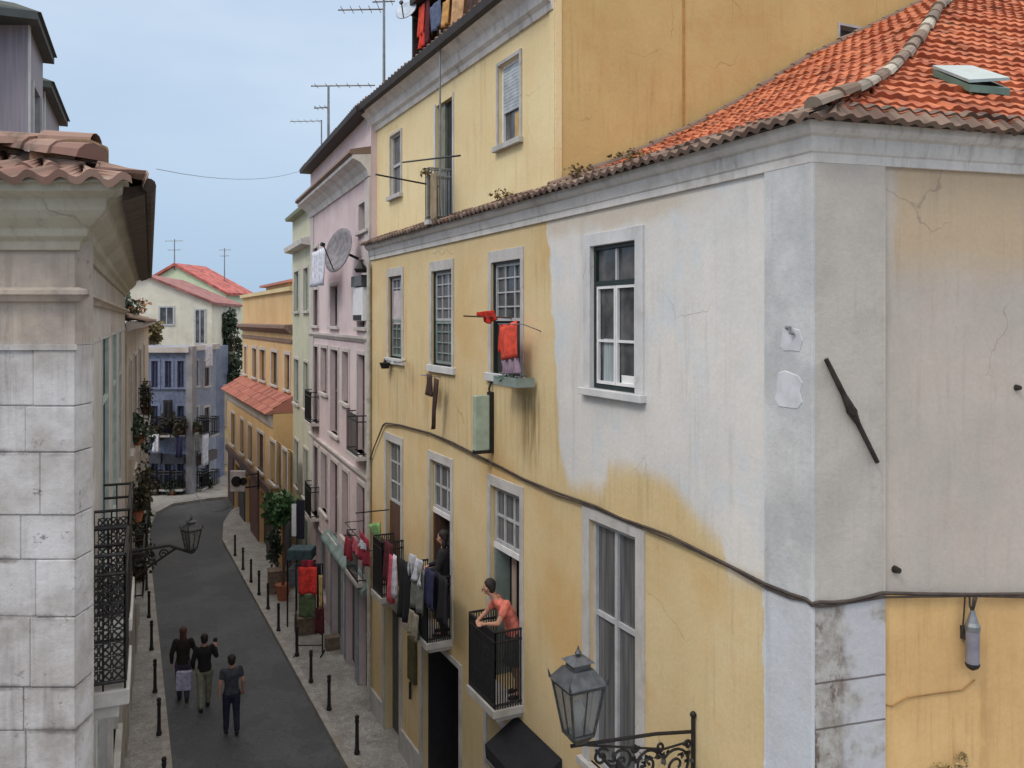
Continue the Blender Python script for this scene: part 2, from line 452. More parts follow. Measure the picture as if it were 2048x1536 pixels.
def tiles(name, c1, c2, moss=0.35):
    m, n, p = new_mat(name)
    uv = n.n.new('ShaderNodeUVMap').outputs[0]
    fl = n.vm('FLOOR', uv, (0, 0, 0))
    wn = n.n.new('ShaderNodeTexWhiteNoise'); wn.noise_dimensions = '3D'; n._in(wn.inputs['Vector'], fl)
    col = n.mix(wn.outputs['Value'], c1, c2)
    w2 = n.n.new('ShaderNodeTexWhiteNoise'); w2.noise_dimensions = '3D'; n._in(w2.inputs['Vector'], n.vm('ADD', fl, (31.7, 4.1, 9.0)))
    col = n.mix(n.m('MULTIPLY', n.m('GREATER_THAN', w2.outputs['Value'], 0.82), 0.55), col, dk(c1, 0.45))
    g = n.noise(3.0, 6, rough=0.7)
    col = n.mix(n.m('MULTIPLY', n.sstep(g, 0.5, 0.75), moss), col, (0.06, 0.06, 0.045))
    g2 = n.noise(9.0, 5, rough=0.7)
    col = n.mix(n.m('MULTIPLY', n.sstep(g2, 0.6, 0.8), 0.4), col, (0.35, 0.32, 0.26))
    n._in(p.inputs['Base Color'], col); p.inputs['Roughness'].default_value = 0.85
    n._in(p.inputs['Normal'], n.bump(n.noise(40, 4), 0.3, 0.005)); return m
M['tile'] = tiles('terracotta_tiles', srgb(160, 82, 54), srgb(198, 120, 82), 0.7)
M['tile_old'] = tiles('mossy_old_tiles', srgb(98, 74, 64), srgb(142, 122, 108), 0.9)
M['tile_pink'] = tiles('faded_tiles', srgb(126, 94, 84), srgb(164, 138, 124), 0.95)
M['tile_far'] = tiles('red_tiles', srgb(160, 96, 84), srgb(182, 122, 106), 0.4)

# painted patches of the corner house: whitewash over yellow, in facade coordinates
def facade_mat():
    m, n, p = new_mat('patched_yellow_and_white_plaster')
    rel = n.vm('SUBTRACT', n.pos(), (OA.x, OA.y, 0))
    s = n.vm('DOT_PRODUCT', rel, (A.d.x, A.d.y, 0)); h = n.vm('DOT_PRODUCT', n.pos(), (0, 0, 1))
    wob = n.m('MULTIPLY', n.m('SUBTRACT', n.noise(1.6, 5), 0.5), 0.5)
    sw = n.m('ADD', s, n.m('MULTIPLY', wob, 0.9))
    pts = []
    cable = lambda x: 845 + (x - 770) * (1170 - 845) / (1530 - 770)
    for x, y in ((1537, 2600), (1530, cable(1530)), (1456, cable(1456) + 8), (1451, 1095), (1400, 1040), (1340, 962), (1300, 942), (1222, 940),
                 (1205, 985), (1140, 972), (1118, 900), (1106, 640), (1092, 380)):
        pts.append((A.s_at(x), A.h_at(x, y)))
    SM, H0, H1 = 6.0, 0.0, 12.0
    stops = [(max(0, a / SM), min(1, max(0, (hh - H0) / (H1 - H0)))) for a, hh in pts]
    stops.append((min(1, stops[-1][0] + 0.01), 1.0)); stops.sort()
    thr = n.m('MULTIPLY', n.ramp(n.m('DIVIDE', sw, SM), stops), H1)
    mask = n.sstep(n.m('SUBTRACT', n.m('ADD', h, n.m('MULTIPLY', wob, 0.7)), thr), -0.16, 0.16)
    f = n.noise(0.8, 5)
    yel = n.mix(n.sstep(f, 0.3, 0.7), YEL1, YEL2)
    warm = n.noise(0.5, 3, vec=n.vm('ADD', n.pos(), (9, 2, 5)))
    yel = n.mix(n.m('MULTIPLY', n.sstep(warm, 0.5, 0.75), 0.5), yel, srgb(205, 152, 76))
    yel = weather(n, yel, srgb(158, 132, 92), 0.5, 0.3, 1.0)
    und = n.m('MULTIPLY', n.sstep(h, 8.3, 7.9), n.sstep(h, 6.4, 7.2))      # run-off below the upper sills
    yel = n.mix(n.m('MULTIPLY', n.m('MULTIPLY', und, n.sstep(n.noise(1.0, 6, (9, 9, 0.5), rough=0.65), 0.46, 0.66)), 0.32), yel, srgb(140, 126, 94))
    wf = n.noise(0.7, 5, vec=n.vm('ADD', n.pos(), (3, 8, 1)))
    wh = n.mix(n.sstep(wf, 0.35, 0.65), WHT1, WHT2)
    wb = n.noise(1.3, 4, vec=n.vm('ADD', n.pos(), (13, 1, 7)))
    wh = n.mix(n.m('MULTIPLY', n.sstep(wb, 0.52, 0.7), 0.5), wh, srgb(196, 210, 222))
    wh = weather(n, wh, srgb(150, 146, 140), 0.5, 0.22, 6.0)
    # beige band of old paint under the eaves
    beige = n.m('MULTIPLY', n.sstep(n.m('ADD', h, wob), 10.02, 10.25), n.sstep(s, 1.0, 2.2))
    wh = n.mix(n.m('MULTIPLY', beige, 0.7), wh, srgb(206, 192, 172))
    col = n.mix(mask, yel, wh)
    # damp stain below the third window, run-off under sills
    spot = n.m('MULTIPLY', n.sstep(s, sA(1085), sA(1072)), n.sstep(s, sA(1035), sA(1052)))
    spot = n.m('MULTIPLY', spot, n.m('MULTIPLY', n.sstep(h, 6.6, 7.3), n.sstep(h, 8.1, 7.7)))
    col = n.mix(n.m('MULTIPLY', n.m('MULTIPLY', spot, n.sstep(n.noise(1.5, 5, (6, 6, 0.6)), 0.35, 0.6)), 0.75), col, srgb(120, 96, 50))
    finish_plaster(n, p, col, 0.92, 0.3)
    return m
M['facade'] = facade_mat()
def endwall_mat():
    m, n, p = new_mat('grey_over_mustard_plaster')
    rel = n.vm('SUBTRACT', n.pos(), (OA.x, OA.y, 0))
    s = n.vm('DOT_PRODUCT', rel, (E.d.x, E.d.y, 0)); h = n.vm('DOT_PRODUCT', n.pos(), (0, 0, 1))
    wob = n.m('SUBTRACT', n.noise(1.8, 5), 0.5)
    hb = E.h_at(1765, 1187)
    sl_ = (E.h_at(2044, 1189) - hb) / (E.s_at(2044) - E.s_at(1765)); s0_ = E.s_at(1765)
    lin = n.m('SUBTRACT', n.m('ADD', h, n.m('MULTIPLY', wob, 0.05)), n.m('MULTIPLY', n.m('MAXIMUM', n.m('SUBTRACT', s, s0_), 0.0), sl_))
    up = n.sstep(lin, hb - 0.015, hb + 0.015)
    g = n.noise(0.9, 5)
    gry = n.mix(n.sstep(g, 0.35, 0.65), srgb(198, 188, 178), srgb(186, 178, 170))
    bm = n.m('MULTIPLY', n.sstep(n.m('ADD', h, n.m('MULTIPLY', wob, 0.5)), E.h_at(1900, 600), E.h_at(1900, 480)), n.sstep(n.m('ADD', s, n.m('MULTIPLY', wob, 0.3)), E.s_at(1772), E.s_at(1800)))
    gry = n.mix(n.m('MULTIPLY', bm, 0.8), gry, srgb(196, 172, 140))
    gry = weather(n, gry, srgb(140, 128, 118), 0.5, 0.3, 4)
    mus = n.mix(n.sstep(n.noise(1.0, 4), 0.3, 0.7), srgb(226, 188, 130), srgb(212, 172, 118))
    mus = weather(n, mus, srgb(150, 112, 66), 0.6, 0.3, 8)
    finish_plaster(n, p, n.mix(up, mus, gry), 0.92, 0.3); return m
M['endwall'] = endwall_mat()
def pilaster_mat():
    m, n, p = new_mat('whitewash_and_bare_stone')
    rel = n.vm('SUBTRACT', n.pos(), (OA.x, OA.y, 0))
    se = n.vm('DOT_PRODUCT', rel, (E.d.x, E.d.y, 0)); h = n.vm('DOT_PRODUCT', n.pos(), (0, 0, 1))
    on_e = n.sstep(se, 0.0, 0.004)
    hb = E.h_at(1700, 1203)
    low = n.m('MULTIPLY', on_e, n.m('LESS_THAN', h, hb))
    w = n.noise(1.6, 5)
    wh = n.mix(n.sstep(w, 0.35, 0.65), srgb(206, 208, 209), srgb(184, 187, 190))
    bl = n.sstep(h, A.h_at(1580, 1150), A.h_at(1580, 1250))
    wh = n.mix(n.m('MULTIPLY', bl, 0.8), wh, srgb(202, 208, 218))
    wh = n.mix(on_e, wh, n.mix(n.sstep(w, 0.4, 0.6), srgb(194, 187, 179), srgb(184, 179, 172)))
    wh = weather(n, wh, srgb(130, 126, 122), 0.45, 0.3, 2)
    br = n.noise(6.0, 7, rough=0.7); lf = n.sstep(se, 0.42, 0.1)
    st = n.mix(n.sstep(br, 0.38, 0.62), srgb(152, 146, 140), srgb(184, 182, 178))
    st = n.mix(n.m('MULTIPLY', n.sstep(n.noise(5.0, 7, (1, 1, 0.5), rough=0.75), 0.5, 0.62), n.m('ADD', 0.25, n.m('MULTIPLY', lf, 0.7))), st, srgb(96, 76, 66))
    pa = n.m('MULTIPLY', n.sstep(se, 0.26, 0.33), n.sstep(n.noise(2.0, 4), 0.38, 0.5))
    st = n.mix(n.m('MULTIPLY', pa, 0.85), st, srgb(194, 195, 202))
    # block joints
    for y in (1355, 1445):
        j = n.m('ABSOLUTE', n.m('SUBTRACT', n.m('ADD', h, n.m('MULTIPLY', n.noise(4.0, 3), 0.02)), E.h_at(1700, y) + 0.01))
        st = n.mix(n.m('MULTIPLY', n.sstep(j, 0.014, 0.004), 0.8), st, srgb(78, 70, 66))
    finish_plaster(n, p, n.mix(low, wh, st), 0.9, 0.5); return m
M['pilaster'] = pilaster_mat()

# ================================================================== CORNER HOUSE
HT = 10.38                                     # wall head under the cornice
corner = thing('corner_house', (OA.x, OA.y, 0), 'patched yellow and white corner house with red tiled hip roof in the right foreground', 'house')
sW = sA(742)                                   # far end of the facade
def hole(fr, xl, xr, h0, h1, out=0.0, dep=None):
    r = (fr.s_at(xr, out), fr.s_at(xl, out), h0, h1)
    return r + (dep,) if dep else r
UH, UL = 9.91, 8.15
w_white = hole(A, 1183, 1273, 8.15, 9.92)
w_u1 = hole(A, 983, 1042, 8.17, 9.90)
w_u2 = hole(A, 864, 904, 8.17, 9.90)
w_u3 = hole(A, 778, 804, 8.2, 9.92)
d_n = hole(A, 1181, 1274, 3.45, 6.50)
d_1 = hole(A, 982, 1041, 3.40, 6.40, dep=0.35)
d_2 = hole(A, 861, 902, 3.40, 6.40, dep=0.35)
d_3 = hole(A, 774, 803, 3.40, 6.42, dep=0.5)
g_a = hole(A, 975, 1052, 0.1, 2.75)
g_b = hole(A, 846, 920, 0.02, 3.0, dep=1.0)
g_c = hole(A, 770, 800, 0.0, 2.9)
g_n = hole(A, 1150, 1260, 0.1, 2.6)
holes = [w_white, w_u1, w_u2, w_u3, d_n, d_1, d_2, d_3, g_a, g_b, g_c, g_n]
m = MB(); facade(m, A, 0, sW, 0, HT, holes, 0.3)
m.quad(A.p(sW, 0, 0), A.p(sW, -6, 0), A.p(sW, -6, HT), A.p(sW, 0, HT))
m.build('street_wall', M['facade'], corner)
sE = E.s_at(2300)
m = MB(); facade(m, E, 0, sE, 0, HT, [], 0.2); m.build('end_wall', M['endwall'], corner)
# corner pilaster wraps both walls
m = MB()
pa = [E.p(E.s_at(1765), 0, 0).xy, OA, A.p(sA(1535), 0, 0).xy]
m.sweep(pa, [(-0.01, 0), (0.03, 0), (0.03, HT), (-0.01, HT)])
m.build('corner_pilaster', M['pilaster'], corner, bevel=0.008)
m = MB()                                        # flaked plaster patch and hook on the pilaster

PATCH = simple('fresh_white_plaster', srgb(196, 199, 205), 0.85, var=0.12)
for (xa, xb, ya, yb) in ((1560, 1608, 655, 706), (1549, 1606, 742, 822)):
    m = MB(); cs, ch = (sA(xa, .03) + sA(xb, .03)) / 2, A.h_at((xa + xb) / 2, (ya + yb) / 2); rs, rh = abs(sA(xa, .03) - sA(xb, .03)) / 2, abs(A.h_at(1580, ya) - A.h_at(1580, yb)) / 2
    K = 14; ring = []
    for k in range(K):
        an = 2 * math.pi * k / K; sq = 1 / max(abs(math.cos(an)), abs(math.sin(an))) ** 0.75; j = random.uniform(0.8, 1.05)
        ring.append((cs + rs * math.cos(an) * sq * j, ch + rh * math.sin(an) * sq * j))
    m.add([A.p(x, 0.031, y) for x, y in ring] + [A.p(x * .96 + cs * .04, 0.036, y * .96 + ch * .04) for x, y in ring], [tuple(range(K, 2 * K))] + [(k, (k + 1) % K, (k + 1) % K + K, k + K) for k in range(K)])
    m.build('plaster_patch', PATCH, corner)
m = MB(); q = A.pt(1580, 655, 0.08)
m.tube([A.pt(1572, 655, 0.03), q, q + Vector((0, 0, -0.05)), A.pt(1588, 668, 0.05)], 0.014, 6); m.build('hook', M['zinc'], corner)
# cornice
cor = [(-0.02, HT - 0.02), (0.035, HT - 0.02), (0.035, HT + 0.06), (0.05, HT + 0.075), (0.065, HT + 0.14), (0.07, HT + 0.2), (0.11, HT + 0.215), (0.15, HT + 0.26), (0.16, HT + 0.315), (-0.02, HT + 0.315)]
cpath = [E.p(sE, 0, 0).xy, OA, A.p(sW - 0.02, 0, 0).xy]
m = MB(); m.sweep(cpath, cor); m.build('cornice', M['cornice'], corner, bevel=0.004)

# roof of the corner house: street slope, end slope, hip caps, mossy eave tiles
SL1 = 0.5
def H1(t): return SL1 * t - 0.19 * math.sin(math.pi * min(max(t, 0) / 5, 1))      # the old street slope sags a little
def T2(t): return 0.75 * t - 0.29 * (1 - math.exp(-2 * t))                        # hip line in plan: depth from the end eave
def T1(t2):
    lo, hi = 0.0, 30.0
    for _ in range(40):
        md = (lo + hi) / 2
        if T2(md) < t2: lo = md
        else: hi = md
    return (lo + hi) / 2
def H2(t): return H1(T1(t))
EO = 0.25                                       # eave overhang
HE = HT + 0.34                                  # height of the eave edge
nA, nE = A.n, E.n
mm = (nA + nE) / (1 + nA.dot(nE)); eC = OA + mm * EO     # eave corner in plan
# a point with depths (t1 from street eave, t2 from end eave): solve
def plan(t1, t2):
    a = Vector((-nA.x, -nA.y)); b = Vector((-nE.x, -nE.y)); det = a.x * b.y - a.y * b.x
    return eC + Vector(((t1 * b.y - a.y * t2) / det, (a.x * t2 - b.x * t1) / det))
aA = lambda t: (plan(t, T2(t)) - eC).dot(A.d)    # where each slope meets the hip
aE = lambda t: (plan(T1(t), t) - eC).dot(E.d)
T = Frame(OA + nA * -0.14, dA)                  # set-back upper facade of the tall house
sTc = T.s_at(1110)                              # its street corner
a_off = 0.0
off = lambda s_: s_ - (eC - OA).dot(A.d)        # facade s -> eave coordinate
aV, aWst = off(sTc), off(sW)
m = MB()
tile_roof(m, eC - nA * 0.12, A.d, -nA, lambda t: H1(t + 0.12), 9.4, lambda t: aA(t + 0.12), lambda t: aV, HE, tw=0.17, course=0.22, amp=0.018, flare=0.05)
m.build('street_roof_slope', M['tile'], corner)
m = MB()
tile_roof(m, eC, A.d, -nA, H1, 0.47, aA, lambda t: aWst + 0.05, HE + 0.035, flare=0.05, course=0.24, tw=0.17, amp=0.02)
m.build('mossy_eave_tiles', M['tile_old'], corner)
m = MB()
tile_roof(m, eC - nE * 0.1, E.d, -nE, lambda t: H2(t + 0.1), 5.4, lambda t: aE(t + 0.1), lambda t: 9.0, HE, tw=0.17, course=0.21, amp=0.013, lift=0.04, flare=0.06)
m.build('end_roof_slope', M['tile'], corner)
m = MB()
tile_roof(m, eC, E.d, -nE, H2, 0.16, aE, lambda t: 9.0, HE + 0.03, flare=0.06, course=0.2, tw=0.17, amp=0.018)
m.build('mossy_end_eave_tiles', M['tile_old'], corner)
m = MB()
hp = lambda t: Vector((*plan(t, T2(t)), HE + H1(t) + 0.03))
for i in range(26): ridge_caps(m, hp(0.05 + i * 0.33), hp(0.05 + (i + 1) * 0.33), 0.08 + random.uniform(-.012, .012), 0.36)
m.build('hip_ridge_tiles', tiles('lichen_ridge_tiles', srgb(110, 88, 74), srgb(188, 182, 168), 0.95), corner)
m = MB()                                        # raked verge of cement and half tiles against the party wall
for i in range(26):
    t = 0.25 + i * 0.34
    q = eC + A.d * (aV - 0.09) - nA * t; z = HE + H1(t) + 0.035
    q2 = eC + A.d * (aV - 0.09) - nA * (t + 0.36); z2 = HE + H1(t + 0.36) + 0.025
    m.tube([Vector((*q, z)), Vector((*q2, z2))], [0.06 + random.uniform(-0.012, 0.012), 0.05], 8)
m.build('verge_tiles', M['tile_old'], corner)
m = MB()                                        # underside board of the eaves
m.sweep(cpath, [(-0.02, HT + 0.317), (0.21, HT + 0.317), (0.21, HT + 0.345), (-0.02, HT + 0.345)]); m.build('eave_board', M['rust_iron'], corner)
# plants growing on the eave and at the corner
wm = simple('dry_weeds', srgb(112, 92, 58), 0.9, var=0.4)
for s_ in [off(sA(x)) for x in (1260, 1160, 1005)]:
    m = MB(); q = eC + A.d * s_ - nA * 0.3; leaves(m, (q.x, q.y, HE + 0.22), (0.28, 0.1, 0.08), 110, 0.06); m.build('weed_tuft', wm, corner)
# skylight standing open on the end slope
q = plan(3.0, 1.35)
def on_end(a, t, lift=0.0): 
    q = eC + E.d * a - nE * t; return Vector((q.x, q.y, HE + H2(t) + lift))
def unproj_end(px, py):                         # roof point of the end slope seen at a pixel
    u = (px - CX) / FOC; v = (HY - py) / FOC
    # t2 = (P-eC).(-nE), h = HE + SL2*t2 = CAM + v z
    k1 = u * -nE.x + -nE.y; k0 = eC.dot(-nE)
    z = min((6.6 + i * 0.01 for i in range(900)), key=lambda q: abs(HE + H2(max(0, k1 * q - k0)) - CAM - v * q))
    P = Vector((u * z, z)); return (P - eC).dot(E.d), (P - eC).dot(-nE)
a0, t0 = unproj_end(1932, 186); a1, t1_ = unproj_end(2000, 165)
sky_l = thing('roof_window', on_end(a0, t0), 'pale green roof window propped open on the red tiled slope', 'skylight')
m = MB(); a0_, a1_ = a0 + 0.02, a0 + 0.52; tm = t0
b = [on_end(a0_, tm - 0.02, 0.02), on_end(a1_, tm - 0.02, 0.02), on_end(a1_, tm + 0.46, 0.02), on_end(a0_, tm + 0.46, 0.02)]
tp = [v + Vector((0, 0, 0.07)) for v in b]
for i in range(4):
    j = (i + 1) % 4; c0 = (b[0] + b[2]) / 2
    i0, i1 = b[i].lerp(c0, 0.12), b[j].lerp(c0, 0.12)
    u3 = Vector((0, 0, 0.07)); m.hexa([b[i], b[j], i1, i0, b[i] + u3, b[j] + u3, i1 + u3, i0 + u3])
m.build('kerb_frame', simple('green_metal', srgb(96, 120, 108), 0.5, 0.2), sky_l)
m = MB(); Z_ = lambda h: Vector((0, 0, h))
m.hexa([b[0] + Z_(.09), b[1] + Z_(.15), b[2] + Z_(.12), b[3] + Z_(.08), b[0] + Z_(.12), b[1] + Z_(.18), b[2] + Z_(.15), b[3] + Z_(.11)])
m.build('open_sash', simple('pale_glass_sash', srgb(150, 166, 166), 0.25, 0.1, var=0.1), sky_l)
m = MB(); m.quad(b[0] + Vector((0, 0, .02)), b[1] + Vector((0, 0, .02)), b[2] + Vector((0, 0, .02)), b[3] + Vector((0, 0, .02))); m.build('shaft', M['dark'], sky_l)

# ---- windows of the corner house
w = window(A, corner, w_white, M['glass'], M['dkgreen_paint'], M['whitestone'], 0.16, vb=(), hb=(), fw=0.05, dep=0.08, label='small-paned window in the whitewashed wall')
a, b_, c, d = w_white
m = MB(); tr = c + (d - c) * 0.735                 # transom and white casements
m.box(A, a + 0.06, b_ - 0.06, tr - 0.03, tr + 0.03, -0.076, -0.03)
m.build('transom', M['dkgreen_paint'], w)
def casement(fr, par, a, b, c, d, dep, mat, hb=(0.5,), fw=0.045, mid=True, name='casement'):
    m = MB(); o0, o1 = -dep + 0.004, -dep + 0.04; xs = [a, (a + b) / 2, b] if mid else [a, b]
    for i in range(len(xs) - 1):
        x0, x1 = xs[i] + 0.004, xs[i + 1] - 0.004
        m.box(fr, x0, x0 + fw, c, d, o0, o1); m.box(fr, x1 - fw, x1, c, d, o0, o1)
        m.box(fr, x0 + fw, x1 - fw, c, c + fw, o0, o1); m.box(fr, x0 + fw, x1 - fw, d - fw, d, o0, o1)
        for t in hb:
            y = c + (d - c) * t; m.box(fr, x0 + fw, x1 - fw, y - 0.016, y + 0.016, o0, o1 - 0.006)
    return m.build(name, mat, par)
casement(A, w, a + 0.062, b_ - 0.062, c + 0.062, tr - 0.032, 0.075, M['white_paint'], (0.44,), 0.035)
m = MB(); xm = (a + b_) / 2
m.box(A, xm - 0.02, xm + 0.02, tr + 0.032, d - 0.06, -0.075, -0.045); m.build('glazing_bar', M['grey_paint'], w)
m = MB(); m.box(A, a + 0.12, xm - 0.08, c + 0.07, c + 0.19, -0.078, -0.07); m.build('note_card', M['white_paint'], w)
m = MB()                                          # folded curtain behind the left casement
m.box(A, xm + 0.08, b_ - 0.17, c + 0.08, c + 0.62, -0.079, -0.073); m.build('net_curtain', simple('net_curtain', srgb(150, 160, 165), 0.8, var=0.3, scale=3, stretch=(14, 14, 0.4)), w)

def sash_grid(fr, par, hl, dep, mat, cols, rows, fw=0.045, bar=0.011, name='sash'):
    a, b, c, d = hl[:4]; m = MB(); o0, o1 = -dep + 0.004, -dep + 0.036
    m.box(fr, a, a + fw, c, d, o0, o1); m.box(fr, b - fw, b, c, d, o0, o1)
    m.box(fr, a + fw, b - fw, c, c + fw, o0, o1); m.box(fr, a + fw, b - fw, d - fw, d, o0, o1)
    for i in range(1, cols):
        x = a + (b - a) * i / cols; m.box(fr, x - bar, x + bar, c + fw, d - fw, o0, o1 - 0.006)
    for i in range(1, rows):
        y = c + (d - c) * i / rows; m.box(fr, a + fw, b - fw, y - bar, y + bar, o0, o1 - 0.01)
    return m.build(name, mat, par)
for hl, lab in ((w_u1, 'sash window half open with red clothes before it'), (w_u2, 'closed sash window of small panes'), (w_u3, 'narrow far window with a pulled blind')):
    a, b_, c, d = hl; md = (c + d) / 2 - 0.05
    m = MB(); m.box(A, a, b_, c, d, -0.13, -0.1)
    w = m.build('window', M['curtain_glass'] if hl is not w_u1 else M['glass'], corner); w['label'] = lab
    sash_grid(A, w, (a + 0.03, b_ - 0.03, md, d - 0.03), 0.1, M['grey_paint'], 3, 4)
    if hl is not w_u1: sash_grid(A, w, (a + 0.03, b_ - 0.03, c + 0.03, md - 0.01), 0.1, M['greygreen_paint'], 3, 4)
    m = MB(); m.box(A, a, a + 0.03, c, d, -0.1, -0.03); m.box(A, b_ - 0.03, b_, c, d, -0.1, -0.03); m.box(A, a + 0.03, b_ - 0.03, d - 0.03, d, -0.1, -0.03)
    m.build('frame', M['dkgreen_paint'] if hl is not w_u3 else M['wood'], w)
    m = MB(); m.box(A, a - 0.10, a, c, d + 0.18, -0.004, 0.02); m.box(A, b_, b_ + 0.10, c, d + 0.18, -0.004, 0.02); m.box(A, a, b_, d, d + 0.18, -0.004, 0.018)
    m.build('surround', M['greystone'], w, bevel=0.006)
    m = MB(); m.box(A, a - 0.17, b_ + 0.17, c - 0.13, c, -0.1, 0.06); m.build('sill', M['whitestone'], w, bevel=0.01)
    if hl is w_u3:
        m = MB(); m.box(A, a + 0.03, b_ - 0.10, md - 0.1, d - 0.3, -0.095, -0.07); m.build('blind', simple('pinkish_blind', srgb(188, 176, 180), 0.8), w)
    if hl is w_u1:
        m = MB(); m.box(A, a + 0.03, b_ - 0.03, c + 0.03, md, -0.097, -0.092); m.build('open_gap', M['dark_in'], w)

# near tall door window (right of the street lamp)
a, b_, c, d = d_n
w = window(A, corner, d_n, M['curtain_glass'], M['grey_paint'], M['greystone'], 0.17, vb=(0.5,), hb=(0.62,), fw=0.06, dep=0.09, bar=0.03, name='tall_window', label='tall curtained window behind the near street lantern')
# balcony doors: transom lattice with open leaves
def lattice_door(hl, lab, door_mat, open_near=True):
    a, b_, c, d = hl[:4]; tr = d - 0.95
    m = MB(); m.box(A, a, b_, tr + 0.05, d, -0.13, -0.1); w = m.build('balcony_door', M['curtain_glass'], corner); w['label'] = lab
    sash_grid(A, w, (a + 0.02, b_ - 0.02, tr + 0.05, d - 0.02), 0.1, M['grey_paint'], 3, 2, 0.06, 0.02, 'transom_sash')
    m = MB(); m.box(A, a, b_, tr - 0.04, tr + 0.05, -0.15, -0.05); m.build('transom_bar', M['white_paint'], w)
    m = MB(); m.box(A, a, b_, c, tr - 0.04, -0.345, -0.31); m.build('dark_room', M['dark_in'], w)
    m = MB()
    m.box(A, b_ - 0.06, b_ - 0.02, c, tr - 0.04, -0.30, -0.05); m.box(A, a + 0.02, a + 0.06, c, tr - 0.04, -0.30, -0.05)
    m.build('open_leaf', door_mat, w)
    m = MB(); m.box(A, a - 0.11, a, c, d + 0.16, -0.004, 0.024); m.box(A, b_, b_ + 0.11, c, d + 0.16, -0.004, 0.024); m.box(A, a, b_, d, d + 0.16, -0.004, 0.026)
    m.build('surround', M['greystone'], w, bevel=0.006); return w
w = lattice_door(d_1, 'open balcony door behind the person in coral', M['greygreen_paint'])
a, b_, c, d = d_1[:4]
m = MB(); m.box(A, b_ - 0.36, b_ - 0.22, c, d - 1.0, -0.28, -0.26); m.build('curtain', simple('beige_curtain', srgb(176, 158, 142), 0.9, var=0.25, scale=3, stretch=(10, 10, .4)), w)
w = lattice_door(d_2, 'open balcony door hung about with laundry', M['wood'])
a, b_, c, d = d_3[:4]
m = MB(); m.box(A, a, b_, c, d, -0.13, -0.1); w = m.build('balcony_door', M['curtain_glass'], corner)
sash_grid(A, w, (a + 0.02, b_ - 0.02, d - 1.3, d - 0.02), 0.1, M['grey_paint'], 2, 3, 0.05, 0.015, 'transom_sash')
m = MB(); m.box(A, a + 0.02, b_ - 0.02, c, d - 1.32, -0.098, -0.06); m.build('shutter', M['wood'], w)
m = MB(); m.box(A, a - 0.12, a, c, d + 0.16, -0.004, 0.028); m.box(A, b_, b_ + 0.12, c, d + 0.16, -0.004, 0.028); m.box(A, a, b_, d, d + 0.16, -0.004, 0.026); m.build('surround', M['greystone'], w)

# balconies (slab and railing are parts of the house)
BAL = []
for k, (s0, s1, lab) in enumerate(((A.s_at(1048), A.s_at(937, 0.45), 'near black iron balcony'), (A.s_at(905), A.s_at(812, 0.45), 'middle black iron balcony'), (A.s_at(808), A.s_at(750, 0.4), 'far black iron balcony'))):
    o = 0.45
    m = MB(); m.box(A, s0, s1, 3.27, 3.39, -0.01, o + 0.04); m.box(A, s0 + 0.05, s1 - 0.05, 3.20, 3.268, -0.01, o - 0.03)
    sl = m.build('balcony', M['stone'], corner, bevel=0.01); sl['label'] = lab
    railing(sl, A, s0 + 0.03, s1 - 0.03, 3.39, 4.5, o, M['iron'], 0.038, 0.010)
    m = MB()                                     # dense lower scroll panels
    k2 = int((s1 - s0) / 0.17)
    for i in range(k2):
        x = s0 + 0.1 + i * 0.17; pts = [A.p(x + 0.06 * math.cos(t), o, 3.62 + 0.13 * math.sin(t)) for t in [j * math.pi / 5 for j in range(11)]]; m.tube(pts, 0.007, 4, cap=False)
        pts = [A.p(x + 0.06 * math.cos(t), o, 4.1 + 0.11 * math.sin(t)) for t in [j * math.pi / 5 for j in range(11)]]; m.tube(pts, 0.007, 4, cap=False)
    m.build('scrollwork', M['iron'], sl); BAL.append((s0, s1))

# ground floor of the corner house
a, b_, c, d = g_a
w = window(A, corner, (a, b_, c, d), M['glass'], M['greystone'], M['greystone'], 0.12, vb=(0.5,), hb=(0.75,), fw=0.07, dep=0.25, name='shop_door', sill=False)
a, b_, c, d = g_b[:4]
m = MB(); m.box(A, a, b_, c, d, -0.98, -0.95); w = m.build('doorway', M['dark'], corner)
m = MB(); m.box(A, a - 0.1, a, c, d + 0.1, -0.004, 0.03); m.box(A, b_, b_ + 0.14, c, d + 0.1, -0.004, 0.03); m.box(A, a, b_, d, d + 0.1, -0.004, 0.028); m.build('surround', M['stone'], w)
m = MB(); m.box(A, b_ - 0.05, b_ - 0.01, c, d, -0.9, -0.1); m.box(A, a + 0.01, a + 0.05, c, d, -0.9, -0.1); m.build('open_leaf', simple('dark_door', srgb(40, 36, 40), 0.5), w)
a, b_, c, d = g_c
m = MB(); m.box(A, a, b_, c, d, -0.2, -0.17); w = m.build('door', simple('dark_grey_door', srgb(72, 74, 76), 0.5), corner)
m = MB(); m.box(A, a - 0.14, a, c, d + 0.14, -0.004, 0.03); m.box(A, b_, b_ + 0.14, c, d + 0.14, -0.004, 0.03); m.box(A, a, b_, d, d + 0.14, -0.004, 0.028); m.build('surround', M['stone'], w)
a, b_, c, d = g_n
window(A, corner, g_n, M['glass'], M['greygreen_paint'], M['greystone'], 0.12, vb=(0.5,), hb=(), name='shop_window', sill=False)
# plinth broken at the doors
segs = [(0.02, g_n[0]), (g_n[1], g_a[0] - .12), (g_a[1] + .12, g_b[0] - .1), (g_b[1] + .14, g_c[0] - .14), (g_c[1] + .14, sW)]
for x0, x1 in segs:
    if x1 > x0: m = MB(); m.box(A, x0, x1, 0, 0.62, -0.01, 0.04); m.build('plinth', M['greystone'], corner)

